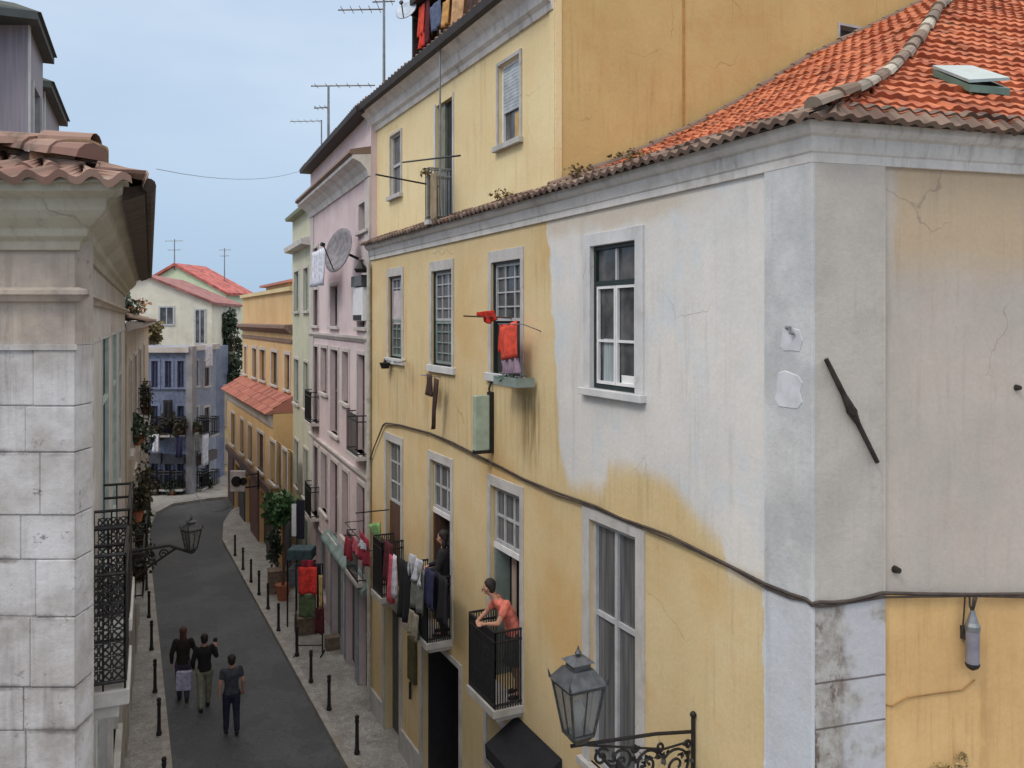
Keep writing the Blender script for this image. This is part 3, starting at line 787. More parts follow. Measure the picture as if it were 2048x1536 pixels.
# ================================================================== TALL YELLOW HOUSE (set back above)
tall = thing('tall_house', (*T.p(sTc, 0, 0).xy, 0), 'tall cream house with a bare mustard side wall rising behind the corner house', 'house')
sTw = T.s_at(745)
HTE = 13.75
t_w1 = hole(T, 998, 1041, T.h_at(1020, 284), T.h_at(1020, 120))
t_d = hole(T, 872, 906, T.h_at(889, 455), T.h_at(889, 202), dep=0.12)
t_w3 = hole(T, 782, 803, T.h_at(792, 390), T.h_at(792, 268))
m = MB(); facade(m, T, sTc, sTw, 9.5, HTE, [t_w1, t_d, t_w3], 0.3)
m.quad(T.p(sTw, 0, 9.5), T.p(sTw, -8, 9.5), T.p(sTw, -8, HTE), T.p(sTw, 0, HTE))
m.build('street_wall', M['cream'], tall)
Mw = Frame(T.p(sTc, 0, 0).xy, -nA, flip=True)
vent = (Mw.s_at(1676), Mw.s_at(1752), Mw.h_at(1714, 118), Mw.h_at(1714, 52))
m = MB(); facade(m, Mw, 0, 14, 9.5, 17.0, [vent], 0.25); m.build('side_wall', M['mustard'], tall)
m = MB(); m.box(Mw, vent[0], vent[1], vent[2], vent[3], -0.2, -0.17); w = m.build('vent_window', simple('grey_boards', srgb(98, 92, 88), 0.9, var=0.3, scale=3), tall)
m = MB(); m.box(Mw, vent[1] - 0.05, vent[1], vent[2], vent[3], -0.17, 0.02); m.box(Mw, vent[0], vent[0] + 0.04, vent[2], vent[3], -0.17, 0.01); m.box(Mw, vent[0] + .04, vent[1] - .05, vent[3] - 0.04, vent[3], -0.17, 0.005); m.build('frame', M['grey_paint'], w)
m = MB(); x = Mw.s_at(1367); m.box(Mw, x - 0.02, x + 0.02, 9.6, 16.9, -0.005, 0.012); m.build('rendered_joint', simple('aged_joint', srgb(176, 132, 74), 0.9), tall)
m = MB(); m.box(Mw, 0.0, 0.10, 9.6, 16.9, -0.004, 0.02); m.box(T, sTc, sTc + 0.14, 9.6, HTE, -0.004, 0.02); m.build('corner_strip', M['cream'], tall, bevel=0.006)
# cornice and dark gutter of the tall house
tp_ = [T.p(sTc + 0.01, 0, 0).xy, T.p(sTw - 0.01, 0, 0).xy]
m = MB(); m.sweep(tp_, [(-0.02, HTE - 0.42), (0.04, HTE - 0.42), (0.06, HTE - 0.33), (0.12, HTE - 0.28), (0.14, HTE - 0.12), (0.22, HTE - 0.04), (0.30, HTE + 0.02), (-0.02, HTE + 0.02)])
m.build('cornice', M['cornice'], tall)
m = MB(); m.sweep(tp_, [(0.24, HTE + 0.022), (0.42, HTE + 0.022), (0.45, HTE + 0.14), (0.24, HTE + 0.14)]); m.build('gutter', simple('dark_gutter', srgb(58, 54, 54), 0.7), tall)
m = MB(); tile_roof(m, T.p(sTc, 0.4, 0).xy, T.d, -T.n, 0.36, 3.0, lambda t: 0, lambda t: sTw - sTc, HTE + 0.16); m.build('roof', M['tile_old'], tall)
# roller-shutter window
a, b_, c, d = t_w1
w = window(T, tall, t_w1, M['glass'], M['white_paint'], M['stone'], 0.06, vb=(), hb=(), fw=0.05, dep=0.10, label='window with its grey shutter pulled halfway')
m = MB(); sp = d - (d - c) * 0.60
k = 14
for i in range(k):
    y0 = sp + (d - sp) * i / k; m.box(T, a + 0.01, b_ - 0.01, y0 + 0.004, y0 + (d - sp) / k - 0.002, -0.095, -0.06)
m.build('roller_shutter', simple('grey_slats', srgb(172, 180, 186), 0.6), w)
m = MB(); m.box(T, a + 0.07, a + 0.38, c + 0.06, sp - 0.05, -0.097, -0.09); m.build('curtain', simple('yellow_curtain', srgb(186, 150, 96), 0.8), w)
a, b_, c, d = t_d[:4]
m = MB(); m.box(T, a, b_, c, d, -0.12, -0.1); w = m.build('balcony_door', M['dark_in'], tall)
m = MB(); m.box(T, b_ - 0.34, b_ - 0.02, c, d, -0.1, -0.05); m.build('shutter', simple('greenish_shutter', srgb(118, 120, 106), 0.6), w)
m = MB(); m.box(T, a - 0.05, a, c, d + 0.05, -0.004, 0.02); m.box(T, b_, b_ + 0.08, c, d + 0.05, -0.004, 0.02); m.build('surround', M['whitestone'], w)
a, b_, c, d = t_w3
w = window(T, tall, t_w3, M['curtain_glass'], M['grey_paint'], M['greystone'], 0.05, vb=(), hb=(0.5,), fw=0.04, dep=0.08)
# roof-level balcony cage
sb0, sb1 = T.s_at(918, 0.35), T.s_at(823, 0.7)
hb, ht = T.h_at(905, 428, 0.35), T.h_at(905, 318, 0.35)
m = MB(); m.box(T, T.s_at(905), sb1, hb - 0.08, hb, -0.01, 0.46); sl = m.build('balcony', M['greystone'], tall); sl['label'] = 'small grey balcony above the lower eaves'
railing(sl, T, T.s_at(905) + 0.02, sb1 - 0.02, hb, hb + 0.92, 0.44, M['zinc'], 0.05, 0.008)
m = MB()
for i in range(9): m.tube([T.p(sb1 - 0.03 - i * .05, 0.40, hb), T.p(sb1 - 0.03 - i * .05, 0.40, hb + 0.8)], 0.022, 6)
m.build('slat_screen', simple('weathered_boards', srgb(150, 136, 112), 0.9), sl)
# ================================================================== PINK HOUSE
OP = A.p(sW, 0, 0).xy
P = Frame(OP, vp_dir(336))
sPe = P.s_at(621)
M['pink'] = plaster('pink_plaster', srgb(222, 204, 205), srgb(208, 188, 191), stain=srgb(140, 120, 118), amt=0.5, grime=0.3, seedv=9)
M['palestone'] = plaster('pale_stone', srgb(206, 198, 194), srgb(188, 182, 178), amt=0.3, grime=0.3, seedv=2)
pink = thing('pink_house', (OP.x, OP.y, 0), 'pink four-storey house with tall narrow windows and a huge grey dish on its wall', 'house')
HP = 13.75
def ph(y): return P.h_at(670, y)
pc = [(627, 637), (643, 655), (662, 677), (686, 698), (716, 734)]
ph_holes = []
rows = [('top', [0, 2, 4], ph(652), ph(572)), ('tall', [0, 2, 4], ph(868), ph(700)), ('half', [1, 3], ph(795), ph(700)), ('tall2', [0, 2, 4], ph(1078), ph(925)), ('half2', [1, 3], ph(1050), ph(925))]
for nm, cols, h0, h1 in rows:
    for i in cols: ph_holes.append((P.s_at(pc[i][1]), P.s_at(pc[i][0]), h0, h1))
ph_holes.append((P.s_at(737), P.s_at(719), ph(487), ph(440)))     # small attic window
ph_holes.append((P.s_at(637), P.s_at(628), ph(510), ph(478)))
nwin = len(ph_holes)
gh = 2.55
shops = [(664, 684), (692, 712), (718, 738)]
for x0, x1 in shops: ph_holes.append((P.s_at(x1), P.s_at(x0), 0.02, gh))
ph_holes.append((P.s_at(654), P.s_at(634), 0.6, gh))
m = MB(); facade(m, P, 0, sPe, 0, HP, ph_holes, 0.25, back=8); m.build('wall', M['pink'], pink)
M['mauve'] = simple('mauve_shutters', srgb(112, 90, 96), 0.6, var=0.25, scale=5, stretch=(1, 1, 9))
for i, hl in enumerate(ph_holes[:nwin]):
    w = window(P, pink, hl, M['curtain_glass'] if i % 3 else M['mauve'], M['mauve'], M['palestone'], 0.10, vb=(0.5,), hb=(0.5,) if hl[3] - hl[2] > 1.2 else (), fw=0.05, dep=0.16)
for j, i in enumerate((3, 5, 8, 10)):              # railings on the tall windows
    if i < nwin:
        a, b_, c, d = ph_holes[i]
        sl = MB(); sl.box(P, a - 0.15, b_ + 0.15, c - 0.09, c, -0.01, 0.28); s_ = sl.build('balcony', M['palestone'], pink)
        railing(s_, P, a - 0.12, b_ + 0.12, c, c + 0.95, 0.25, M['iron'], 0.1, 0.009)
for y in (ph(672), ph(905)):
    m = MB(); m.sweep([P.p(0.0, 0, 0).xy, P.p(sPe, 0, 0).xy], [(-0.01, y - 0.09), (0.03, y - 0.09), (0.08, y), (0.08, y + 0.06), (-0.01, y + 0.06)])
    m.build('string_course', M['palestone'], pink)
pl = [P.p(0.0, 0, 0).xy, P.p(sPe, 0, 0).xy]
m = MB(); m.sweep(pl, [(-0.01, 12.3), (0.05, 12.3), (0.1, 12.45), (0.24, 12.6), (0.42, 12.68), (0.42, 12.76), (-0.01, 12.8)]); m.build('cornice', M['cornice'], pink)
m = MB(); m.sweep(pl, [(0.0, 12.80), (0.44, 12.765), (0.5, 12.80), (0.48, 12.88), (0.0, 12.98)]); m.build('cornice_tiles', M['tile_old'], pink)
m = MB(); m.sweep(pl, [(-0.01, HP), (0.34, HP), (0.36, HP + 0.12), (-0.01, HP + 0.16)]); m.build('gutter', simple('dark_eaves', srgb(52, 48, 50), 0.7), pink)
m = MB(); tile_roof(m, P.p(0, 0.3, 0).xy, P.d, -P.n, 0.36, 3.0, lambda t: 0, lambda t: sPe, HP + 0.14); m.build('roof', M['tile_old'], pink)
for x in (sPe - 0.5, 0.25): m = MB(); m.box(P, x - 0.25, x + 0.25, 2.9, 12.28, -0.01, 0.04); m.build('pilaster', M['palestone'], pink)
for i, hl in enumerate(ph_holes[nwin:nwin + 3]):
    a, b_, c, d = hl; m = MB(); m.box(P, a, b_, c, d, -0.2, -0.17)
    w = m.build('shop_door', simple('navy_door', srgb(34, 38, 52), 0.4) if i == 2 else (simple('slate_door', srgb(62, 62, 66), 0.5) if i == 1 else simple('green_door', srgb(54, 84, 74), 0.5)), pink)
    m = MB(); m.box(P, a - 0.12, a, c, d + 0.14, -0.004, 0.035); m.box(P, b_, b_ + 0.12, c, d + 0.14, -0.004, 0.035); m.box(P, a, b_, d, d + 0.14, -0.004, 0.033); m.build('surround', simple('bluegrey_paint', srgb(150, 156, 164), 0.6), w)
hl = ph_holes[-1]; window(P, pink, hl, M['glass'], M['grey_paint'], M['palestone'], 0.08, name='shop_window', sill=False)
m = MB(); m.sweep([P.p(0.05, 0, 0).xy, P.p(P.s_at(656), 0, 0).xy], [(-0.01, 2.72), (0.2, 2.66), (0.22, 2.7), (0.2, 2.76), (-0.01, 2.98)])
m.build('shop_canopy', simple('verdigris_canopy', srgb(116, 134, 132), 0.6, 0.1, var=0.25, scale=4), pink)

# ================================================================== GREEN-CREAM NARROW HOUSE
OG = P.p(sPe, 0, 0).xy
Gr = Frame(OG, vp_dir(336)); sGe = Gr.s_at(585)
M['palegreen'] = plaster('pale_green_plaster', srgb(206, 204, 182), srgb(190, 190, 168), stain=srgb(120, 120, 100), amt=0.5, grime=0.3, seedv=12)
green = thing('narrow_house', (OG.x, OG.y, 0), 'narrow pale green house with blue-grey shutters beyond the pink one', 'house')
def gh_(y): return Gr.h_at(603, y)
gcol = [(589, 598), (608, 617)]
gholes = [(Gr.s_at(x1), Gr.s_at(x0), gh_(b), gh_(t)) for x0, x1 in gcol for t, b in ((540, 622), (722, 812), (890, 985))] + [(Gr.s_at(616), Gr.s_at(606), 0.02, 2.3)]
m = MB(); facade(m, Gr, 0, sGe, 0, gh_(430), gholes, 0.2, back=8); m.build('wall', M['palegreen'], green)
M['bluegrey'] = simple('blue_grey_shutters', srgb(118, 130, 136), 0.6, var=0.2, scale=5, stretch=(1, 1, 9))
for hl in gholes: window(Gr, green, hl, M['bluegrey'], M['greygreen_paint'], M['palestone'], 0.09, vb=(0.5,), dep=0.12)
gl = [Gr.p(0.0, 0, 0).xy, Gr.p(sGe, 0, 0).xy]
m = MB(); m.sweep(gl, [(-0.01, gh_(500)), (0.3, gh_(497)), (0.33, gh_(488)), (-0.01, gh_(482))]); m.build('cornice', M['cornice'], green)
m = MB(); m.sweep(gl, [(-0.01, gh_(430)), (0.25, gh_(430)), (0.28, gh_(424)), (-0.01, gh_(420))]); m.build('parapet', simple('greenish_parapet', srgb(130, 136, 116), 0.8), green)

# ================================================================== ORANGE HOUSE with pent roof over a projecting lower floor
OO = Gr.p(sGe, 0, 0).xy
Or = Frame(OO, vp_dir(206)); sOe = Or.s_at(485)
M['orange'] = plaster('ochre_plaster', srgb(220, 186, 134), srgb(208, 172, 124), stain=srgb(150, 108, 70), amt=0.45, grime=0.25, seedv=15)
orange = thing('ochre_house', (OO.x, OO.y, 0), 'ochre house with a terracotta pent roof between two rows of windows', 'house')
def oh(y, x=535): return Or.h_at(x, y)
HO = 10.2
ocol = [(489, 494), (505, 513), (520, 531), (543, 555), (570, 580)]
oh1, oh0 = oh(700, 525), oh(760, 525)
ohol = [(Or.s_at(b), Or.s_at(a), oh0, oh1) for a, b in ocol]
m = MB(); facade(m, Or, 0, sOe, 4.5, HO, ohol, 0.2, back=8); m.build('upper_wall', M['orange'], orange)
for i, hl in enumerate(ohol): window(Or, orange, hl, M['curtain_glass'] if i % 2 else simple('ochre_blind', srgb(160, 128, 84), 0.7), M['wood'], M['palestone'], 0.14, vb=(0.5,), dep=0.14)
ol = [Or.p(0, 0, 0).xy, Or.p(sOe, 0, 0).xy]
m = MB(); y = oh(655, 535); m.sweep(ol, [(-0.01, y - 0.2), (0.06, y - 0.2), (0.3, y), (0.3, y + 0.12), (-0.01, y + 0.16)]); m.sweep(ol, [(-0.01, y - 0.55), (0.05, y - 0.55), (0.05, y - 0.4), (-0.01, y - 0.4)]); m.build('ledge', simple('brown_grey_ledge', srgb(128, 104, 92), 0.8), orange)
m = MB(); m.sweep(ol, [(-0.01, HO - 0.12), (0.12, HO - 0.1), (0.14, HO + 0.05), (-0.01, HO + 0.07)]); m.build('parapet_coping', M['cream'], orange)
m = MB(); m.box(Or, 0, Or.s_at(532, -2.5), HO, oh(540, 560) , -6, -2.5); m.build('roof_room', M['orange'], orange)
m = MB(); h_ = oh(540, 560); m.sweep([Or.p(-0.2, -2.5, 0).xy, Or.p(Or.s_at(529, -2.5), -2.5, 0).xy], [(-3.6, h_ + 0.5), (-3.6, h_), (0.3, h_ - 0.05), (0.3, h_ + 0.08)]); m.build('roof_room_roof', M['tile_far'], orange)
# lower floor, projecting
PO = 0.72
hE_, hR_ = Or.h_at(520, 822, PO + 0.25), oh(768, 525)
m = MB()
slp = (hR_ - hE_) / (PO + 0.3)
tile_roof(m, Or.p(-0.1, PO + 0.3, 0).xy, Or.d, -Or.n, slp, PO + 0.3, lambda t: 0.0, lambda t: sOe + 0.3, hE_, tw=0.24)
m.add([Or.p(-0.1, 0, hE_), Or.p(-0.1, PO + 0.3, hE_), Or.p(-0.1, 0, hR_)], [(0, 1, 2)])
m.build('pent_roof', M['tile_far'], orange)
LO = Frame(Or.p(0, PO, 0).xy, dA)
lcol = [(463, 470), (481, 488), (497, 505), (515, 528), (541, 552), (566, 575)]
lt, lb = LO.h_at(515, 862), LO.h_at(515, 935)
lh = [(LO.s_at(b), LO.s_at(a), lb, lt) for a, b in lcol]
lh += [(LO.s_at(b), LO.s_at(a), 0.05, 2.2) for a, b in ((470, 480), (492, 502), (520, 534), (556, 572))]
m = MB(); facade(m, LO, -0.1, sOe + 0.1, 0, hE_ + 0.05, lh, 0.2, back=1.2, top=False); m.build('lower_wall', M['orange'], orange)
for i, hl in enumerate(lh[:6]): window(LO, orange, hl, M['wood'] if i % 2 else M['curtain_glass'], M['wood'], M['palestone'], 0.12, vb=(0.5,), dep=0.14)
for hl in lh[6:]:
    m = MB(); m.box(LO, hl[0], hl[1], hl[2], hl[3], -0.18, -0.15); m.build('door', simple('brown_door', srgb(70, 46, 42), 0.6), orange)
for k, (a, b) in enumerate(((458, 469), (481, 491), (503, 519), (535, 555), (573, 584))):
    m = MB(); x0, x1 = LO.s_at(b), LO.s_at(a); m.box(LO, x0, x1, 0.1, 2.45, 0.0, 0.05); m.box(LO, x0 + .12, x1 - .12, 0.9, 2.2, 0.05, 0.07); m.build('shopfront', simple('shopfront_paint', (srgb(84, 62, 64), srgb(70, 72, 78), srgb(112, 78, 72))[k % 3], 0.6), orange)
m = MB(); m.box(LO, 0.0, sOe, 2.5, 2.75, 0.0, 0.12); m.build('shop_fascia', simple('fascia_brown', srgb(92, 74, 70), 0.7), orange)
m = MB(); m.sweep([LO.p(0, 0, 0).xy, LO.p(sOe + .1, 0, 0).xy], [(-0.01, hE_ - 0.5), (0.05, hE_ - 0.5), (0.1, hE_ - 0.3), (0.2, hE_ - 0.1), (0.2, hE_ - 0.02), (-0.01, hE_ + 0.02)])
m.build('cornice', M['palestone'], orange)

# ================================================================== LEFT STONE BUILDING
zL = 5.75
OL = at(150, zL)
L = Frame(OL, vp_dir(300), flip=True)
LN = Frame(OL, (-1, 0))                        # near face, looks at the camera
sLe = L.s_at(250)
def ashlar():
    m, n, p = new_mat('weathered_ashlar')
    h = n.vm('DOT_PRODUCT', n.pos(), (0, 0, 1))
    f = n.noise(1.6, 6, rough=0.65)
    lowc = n.mix(n.sstep(f, 0.35, 0.65), srgb(200, 199, 201), srgb(176, 172, 170))
    topc = n.mix(n.sstep(f, 0.3, 0.7), srgb(190, 176, 162), srgb(170, 160, 152))
    hb = LN.h_at(75, 690)
    col = n.mix(n.sstep(n.m('ADD', h, n.m('MULTIPLY', f, 0.05)), hb, hb + 0.06), lowc, topc)
    col = weather(n, col, srgb(92, 84, 80), 0.9, 0.6, 21)
    pits = n.sstep(n.noise(9.0, 6, rough=0.75), 0.60, 0.72)
    zone = n.sstep(n.noise(1.6, 4, vec=n.vm('ADD', n.pos(), (5, 5, 5))), 0.42, 0.56)
    col = n.mix(n.m('MULTIPLY', n.m('MULTIPLY', pits, zone), 0.8), col, srgb(92, 84, 80))
    wj = n.noise(5.0, 6, rough=0.75); gap = n.sstep(n.noise(1.1, 4, (2.2, 1, 1), vec=n.vm('ADD', n.pos(), (2, 9, 4))), 0.44, 0.56)
    for yy in (1462, 1375, 1235, 1120, 905, 812):
        dj = n.m('ABSOLUTE', n.m('SUBTRACT', h, 9 - (yy - 640) / 1700 * zL))
        jm = n.sstep(n.m('ADD', dj, n.m('MULTIPLY', wj, 0.09)), 0.078, 0.04)
        col = n.mix(n.m('MULTIPLY', n.m('MULTIPLY', jm, gap), 0.75), col, srgb(86, 78, 76))
    n._in(p.inputs['Base Color'], col); p.inputs['Roughness'].default_value = 0.9
    hgt = n.m('SUBTRACT', n.m('MULTIPLY', n.noise(5, 6, rough=0.7), 0.8), n.m('MULTIPLY', n.m('MULTIPLY', pits, zone), 0.5))
    n._in(p.inputs['Normal'], n.bump(hgt, 0.6, 0.03)); return m
M['ashlar'] = ashlar()
M['leftplaster'] = plaster('grey_beige_plaster', srgb(200, 196, 194), srgb(178, 174, 172), amt=0.45, grime=0.4, seedv=31)
M['leftcornice'] = plaster('olive_grey_cornice', srgb(184, 180, 166), srgb(166, 162, 148), amt=0.5, grime=0.4, seedv=33)
left = thing('stone_house', (OL.x, OL.y, 0), 'weathered pale stone building filling the left edge with a heavy moulded cornice', 'house')
HL = 9.0 + (640 - 395) / 1700 * zL               # cornice bottom of the top part
lh_ = []
def lhole(x0, x1, h0, h1, dep=None):
    r = (L.s_at(x0), L.s_at(x1), h0, h1); return r + (dep,) if dep else r
# three tall windows along the street face, floor of the balcony at h = 6.25
zb = L.z_at(161); hSl = 9.0 - (1392 - 640) / 1700 * zb
zmid = L.z_at(175); hWt = 9.0 - (690 - 640) / 1700 * zmid
win_l = [lhole(163, 184, hSl + 0.02, hWt), lhole(203, 215, hSl + 0.02, hWt + 0.02), lhole(224, 231, hSl + 0.02, hWt + 0.02), lhole(237, 241, hSl + 0.02, hWt + 0.02)]
wl2 = [lhole(188, 214, 2.9, hSl - 0.62), lhole(222, 232, 2.9, hSl - 0.62)]
m = MB(); facade(m, L, 0, sLe, 0, HL + 0.35, win_l + wl2, 0.3)
m.quad(L.p(sLe, 0, 0), L.p(sLe, -5, 0), L.p(sLe, -5, HL + .35), L.p(sLe, 0, HL + .35)); m.build('street_wall', M['leftplaster'], left)
# near face built of coursed blocks with open joints
m = MB(); ys = [0.2, 1.0, 1.9, 2.8, 3.7]
rowpx = [1536 + 100, 1462, 1375, 1235, 1120, 1030, 905, 812, 690]
hs = [9 - (y - 640) / 1700 * zL for y in rowpx]
allh = [0.0, 1.2, 2.4, 3.6, 4.6] + [h for h in hs if h > 4.9]
cuts = {0: (60,), 1: (62,), 2: (55, ), 3: (48,), 4: (90,), 5: (50,), 6: (46,), 7: (60,), 8: (70,), 9: (40,), 10: (80,), 11: (50,), 12: (66,)}
W = 4.0
for i in range(len(allh) - 1):
    h0, h1 = allh[i], allh[i + 1]; 
    cx = sorted([0.0] + [LN.s_at(c) for c in cuts.get(i, (60,))] + [LN.s_at(-120 - 40 * (i % 3)), W])
    cx[0] = 0.0
    for j in range(len(cx) - 1):
        g = random.uniform(0.0015, 0.004); pr = random.uniform(-0.012, 0.003)
        gv = 0.0012; m.box(LN, cx[j] + (gv if j else 0.0), cx[j + 1] - gv, h0 + g, h1 - g, -0.25, pr)
m.build('ashlar_blocks', M['ashlar'], left, bevel=0.007)
m = MB(); m.box(LN, 0.02, W, 0, allh[-1], -0.3, -0.015); m.build('joint_mortar', simple('old_mortar', srgb(172, 168, 164), 0.95, var=0.3), left)
hF0 = allh[-1]
m = MB(); m.box(LN, 0.0, W, hF0 + 0.0, HL + 0.02, -0.25, -0.002); m.build('upper_near_wall', M['ashlar'], left)
lpath = [L.p(sLe, 0, 0).xy, OL, LN.p(W, 0, 0).xy]
# LN direction is (-1,0): sweep with out to the street side needs order far-street -> corner -> left
def lsweep(mb, prof):
    # path ordering such that left normal points outwards
    pth = [LN.p(W, 0, 0).xy, OL, L.p(sLe, 0, 0).xy]
    a = Vector(pth[1]) - Vector(pth[0]); nl = Vector((-a.y, a.x))
    if nl.dot(LN.n) < 0: pth = pth[::-1]
    mb.sweep(pth, prof)
yh = lambda y: 9 - (y - 640) / 1700 * zL
m = MB(); lsweep(m, [(-0.02, yh(603)), (0.03, yh(603)), (0.05, yh(592)), (0.085, yh(590)), (0.085, yh(580)), (0.03, yh(575)), (-0.02, yh(575))]); m.build('capital_moulding', M['ashlar'], left, bevel=0.004)
m = MB(); lsweep(m, [(-0.02, yh(700)), (0.012, yh(700)), (0.012, yh(690)), (-0.02, yh(688))]); m.build('lower_string', M['ashlar'], left)
c0 = yh(492)
m = MB(); lsweep(m, [(-0.02, c0 - 0.03), (0.03, c0 - 0.03), (0.04, c0 + 0.03), (0.08, c0 + 0.06), (0.09, c0 + 0.11), (0.16, c0 + 0.17), (0.20, c0 + 0.22), (0.21, c0 + 0.29), (0.30, c0 + 0.33), (0.31, c0 + 0.41), (-0.02, c0 + 0.41)]); m.build('cornice', M['leftcornice'], left, bevel=0.006)
hTe = 9 + (640 - 350) / 1700 * 5.38
m = MB(); lsweep(m, [(-0.02, c0 + 0.412), (0.33, c0 + 0.412), (0.34, hTe - 0.035), (-0.02, hTe - 0.035)]); m.build('eave_band', M['leftcornice'], left)
# dark timber eave on the street side
m = MB(); so = 0.35
m.hexa([L.p(-0.25, 0.3, hTe - 0.13), L.p(sLe, 0.3, hTe - 0.13), L.p(sLe, 0.43, hTe - 0.08), L.p(-0.25, 0.43, hTe - 0.08), L.p(-0.25, 0.3, hTe - 0.04), L.p(sLe, 0.3, hTe - 0.04), L.p(sLe, 0.45, hTe - 0.01), L.p(-0.25, 0.45, hTe - 0.01)])
m.tube([L.p(-0.3, 0.46, hTe - 0.02), L.p(sLe, 0.46, hTe - 0.02)], 0.045, 10)
m.build('street_gutter', simple('dark_brown_eaves', srgb(70, 58, 52), 0.85, var=0.4, scale=5), left)
# roof: near slope + street slope meeting on a hip
nLN, nL = LN.n, L.n
mm = (nLN + nL) / (1 + nLN.dot(nL)); eL = OL + mm * 0.36
SLL = 0.35
def planL(t1, t2):
    a = -nLN; b = -nL; det = a.x * b.y - a.y * b.x
    return Vector(((t1 * b.y - a.y * t2) / det, (a.x * t2 - b.x * t1) / det))
hipL = planL(1.0, 1.0)
kn = hipL.dot(LN.d); ks = hipL.dot(L.d)
m = MB(); tile_roof(m, eL, LN.d, -nLN, SLL, 3.4, lambda t: kn * t, lambda t: W + 1, hTe, tw=0.2, amp=0.026, flare=0.03, course=0.3); m.build('near_roof_slope', M['tile_pink'], left)
m = MB(); tile_roof(m, eL + nL * 0.08, L.d, -nL, SLL, 3.4, lambda t: ks * t - 0.1, lambda t: sLe + 0.2, hTe, tw=0.2, amp=0.026, course=0.3); m.build('street_roof_slope', M['tile_pink'], left)
m = MB(); hp = lambda t: Vector((*(eL + hipL * t), hTe + SLL * t + 0.05)); ridge_caps(m, hp(0.25), hp(3.4), 0.10, 0.36); m.build('hip_tiles', M['tile_pink'], left)
m = MB()                                       # stub of wall with big ridge tiles
q = Vector(((140 - 1024) / 1700 * 6.1, 6.1, 0))
m.cube((q.x, q.y, 9 + 325 / 1700 * 6.1), (0.44, 0.3, 0.22)); m.build('parapet_stub', simple('mossy_brown_stub', srgb(128, 100, 76), 0.9, var=0.4, scale=8), left, bevel=0.03)
m = MB(); ridge_caps(m, (q.x - 1.5, q.y + 0.05, 9 + 352 / 1700 * 6.15), (q.x + 0.15, q.y, 9 + 350 / 1700 * 6.1), 0.10, 0.33); m.build('big_ridge_tiles', M['tile_pink'], left)

# dormers
def dormer(c_px_m, z0, z1, xl, h_top, h_bot, lab, nearx):
    D = Frame(at(300 + c_px_m / z0, z0), vp_dir(300), flip=True); s1 = D.s_at(300 + c_px_m / z1)
    t = MB(); o = D.p(0, 0, 0)
    w_ = 1.6
    F = Frame(D.p(0, 0, 0).xy, (-1, 0))
    wh = (s1 * 0.25, s1 * 0.8, h_bot + 0.4, h_top - 0.45)
    facade(t, D, 0, s1, h_bot, h_top, [wh], 0.12)
    t.quad(F.p(0, 0, h_bot), F.p(w_, 0, h_bot), F.p(w_, 0, h_top), F.p(0, 0, h_top))
    dm = t.build('dormer', simple('slate_grey_cladding', srgb(128, 124, 134), 0.6, var=0.15, scale=3, stretch=(14, 14, 0.5)), left); dm['label'] = lab
    t = MB(); t.box(D, wh[0], wh[1], wh[2], wh[3], -0.1, -0.07); t.build('window', M['glass'], dm)
    t = MB(); t.box(D, wh[0] - 0.06, wh[0], wh[2], wh[3], -0.06, 0.02); t.box(D, wh[1], wh[1] + 0.06, wh[2], wh[3], -0.06, 0.02); t.box(D, 0, 0.08, h_bot, h_top, 0.0, 0.015); t.build('trim', M['grey_paint'], dm)
    t = MB(); t.box(D, -0.2, s1 + 0.1, h_top, h_top + 0.07, -w_, 0.10)
    t.hexa([D.p(-0.2, -w_, h_top + .072), D.p(s1 + 0.1, -w_, h_top + .072), D.p(s1 + 0.1, 0.13, h_top + .072), D.p(-0.2, 0.13, h_top + .072), D.p(-0.1, -w_, h_top + .25), D.p(s1, -w_, h_top + .25), D.p(s1, -0.1, h_top + .16), D.p(-0.1, -0.1, h_top + .16)])
    t.build('roof', simple('dark_lead_roof', srgb(58, 66, 66), 0.7), dm); return dm
dormer(-1950, 8.0, 9.1, 0, 9 + 590 / 1700 * 8.0, 9.8, 'nearer grey clad dormer', 0)
dormer(-2110, 9.9, 11.6, 0, 9 + 458 / 1700 * 9.9, 9.9, 'farther green-topped dormer', 0)

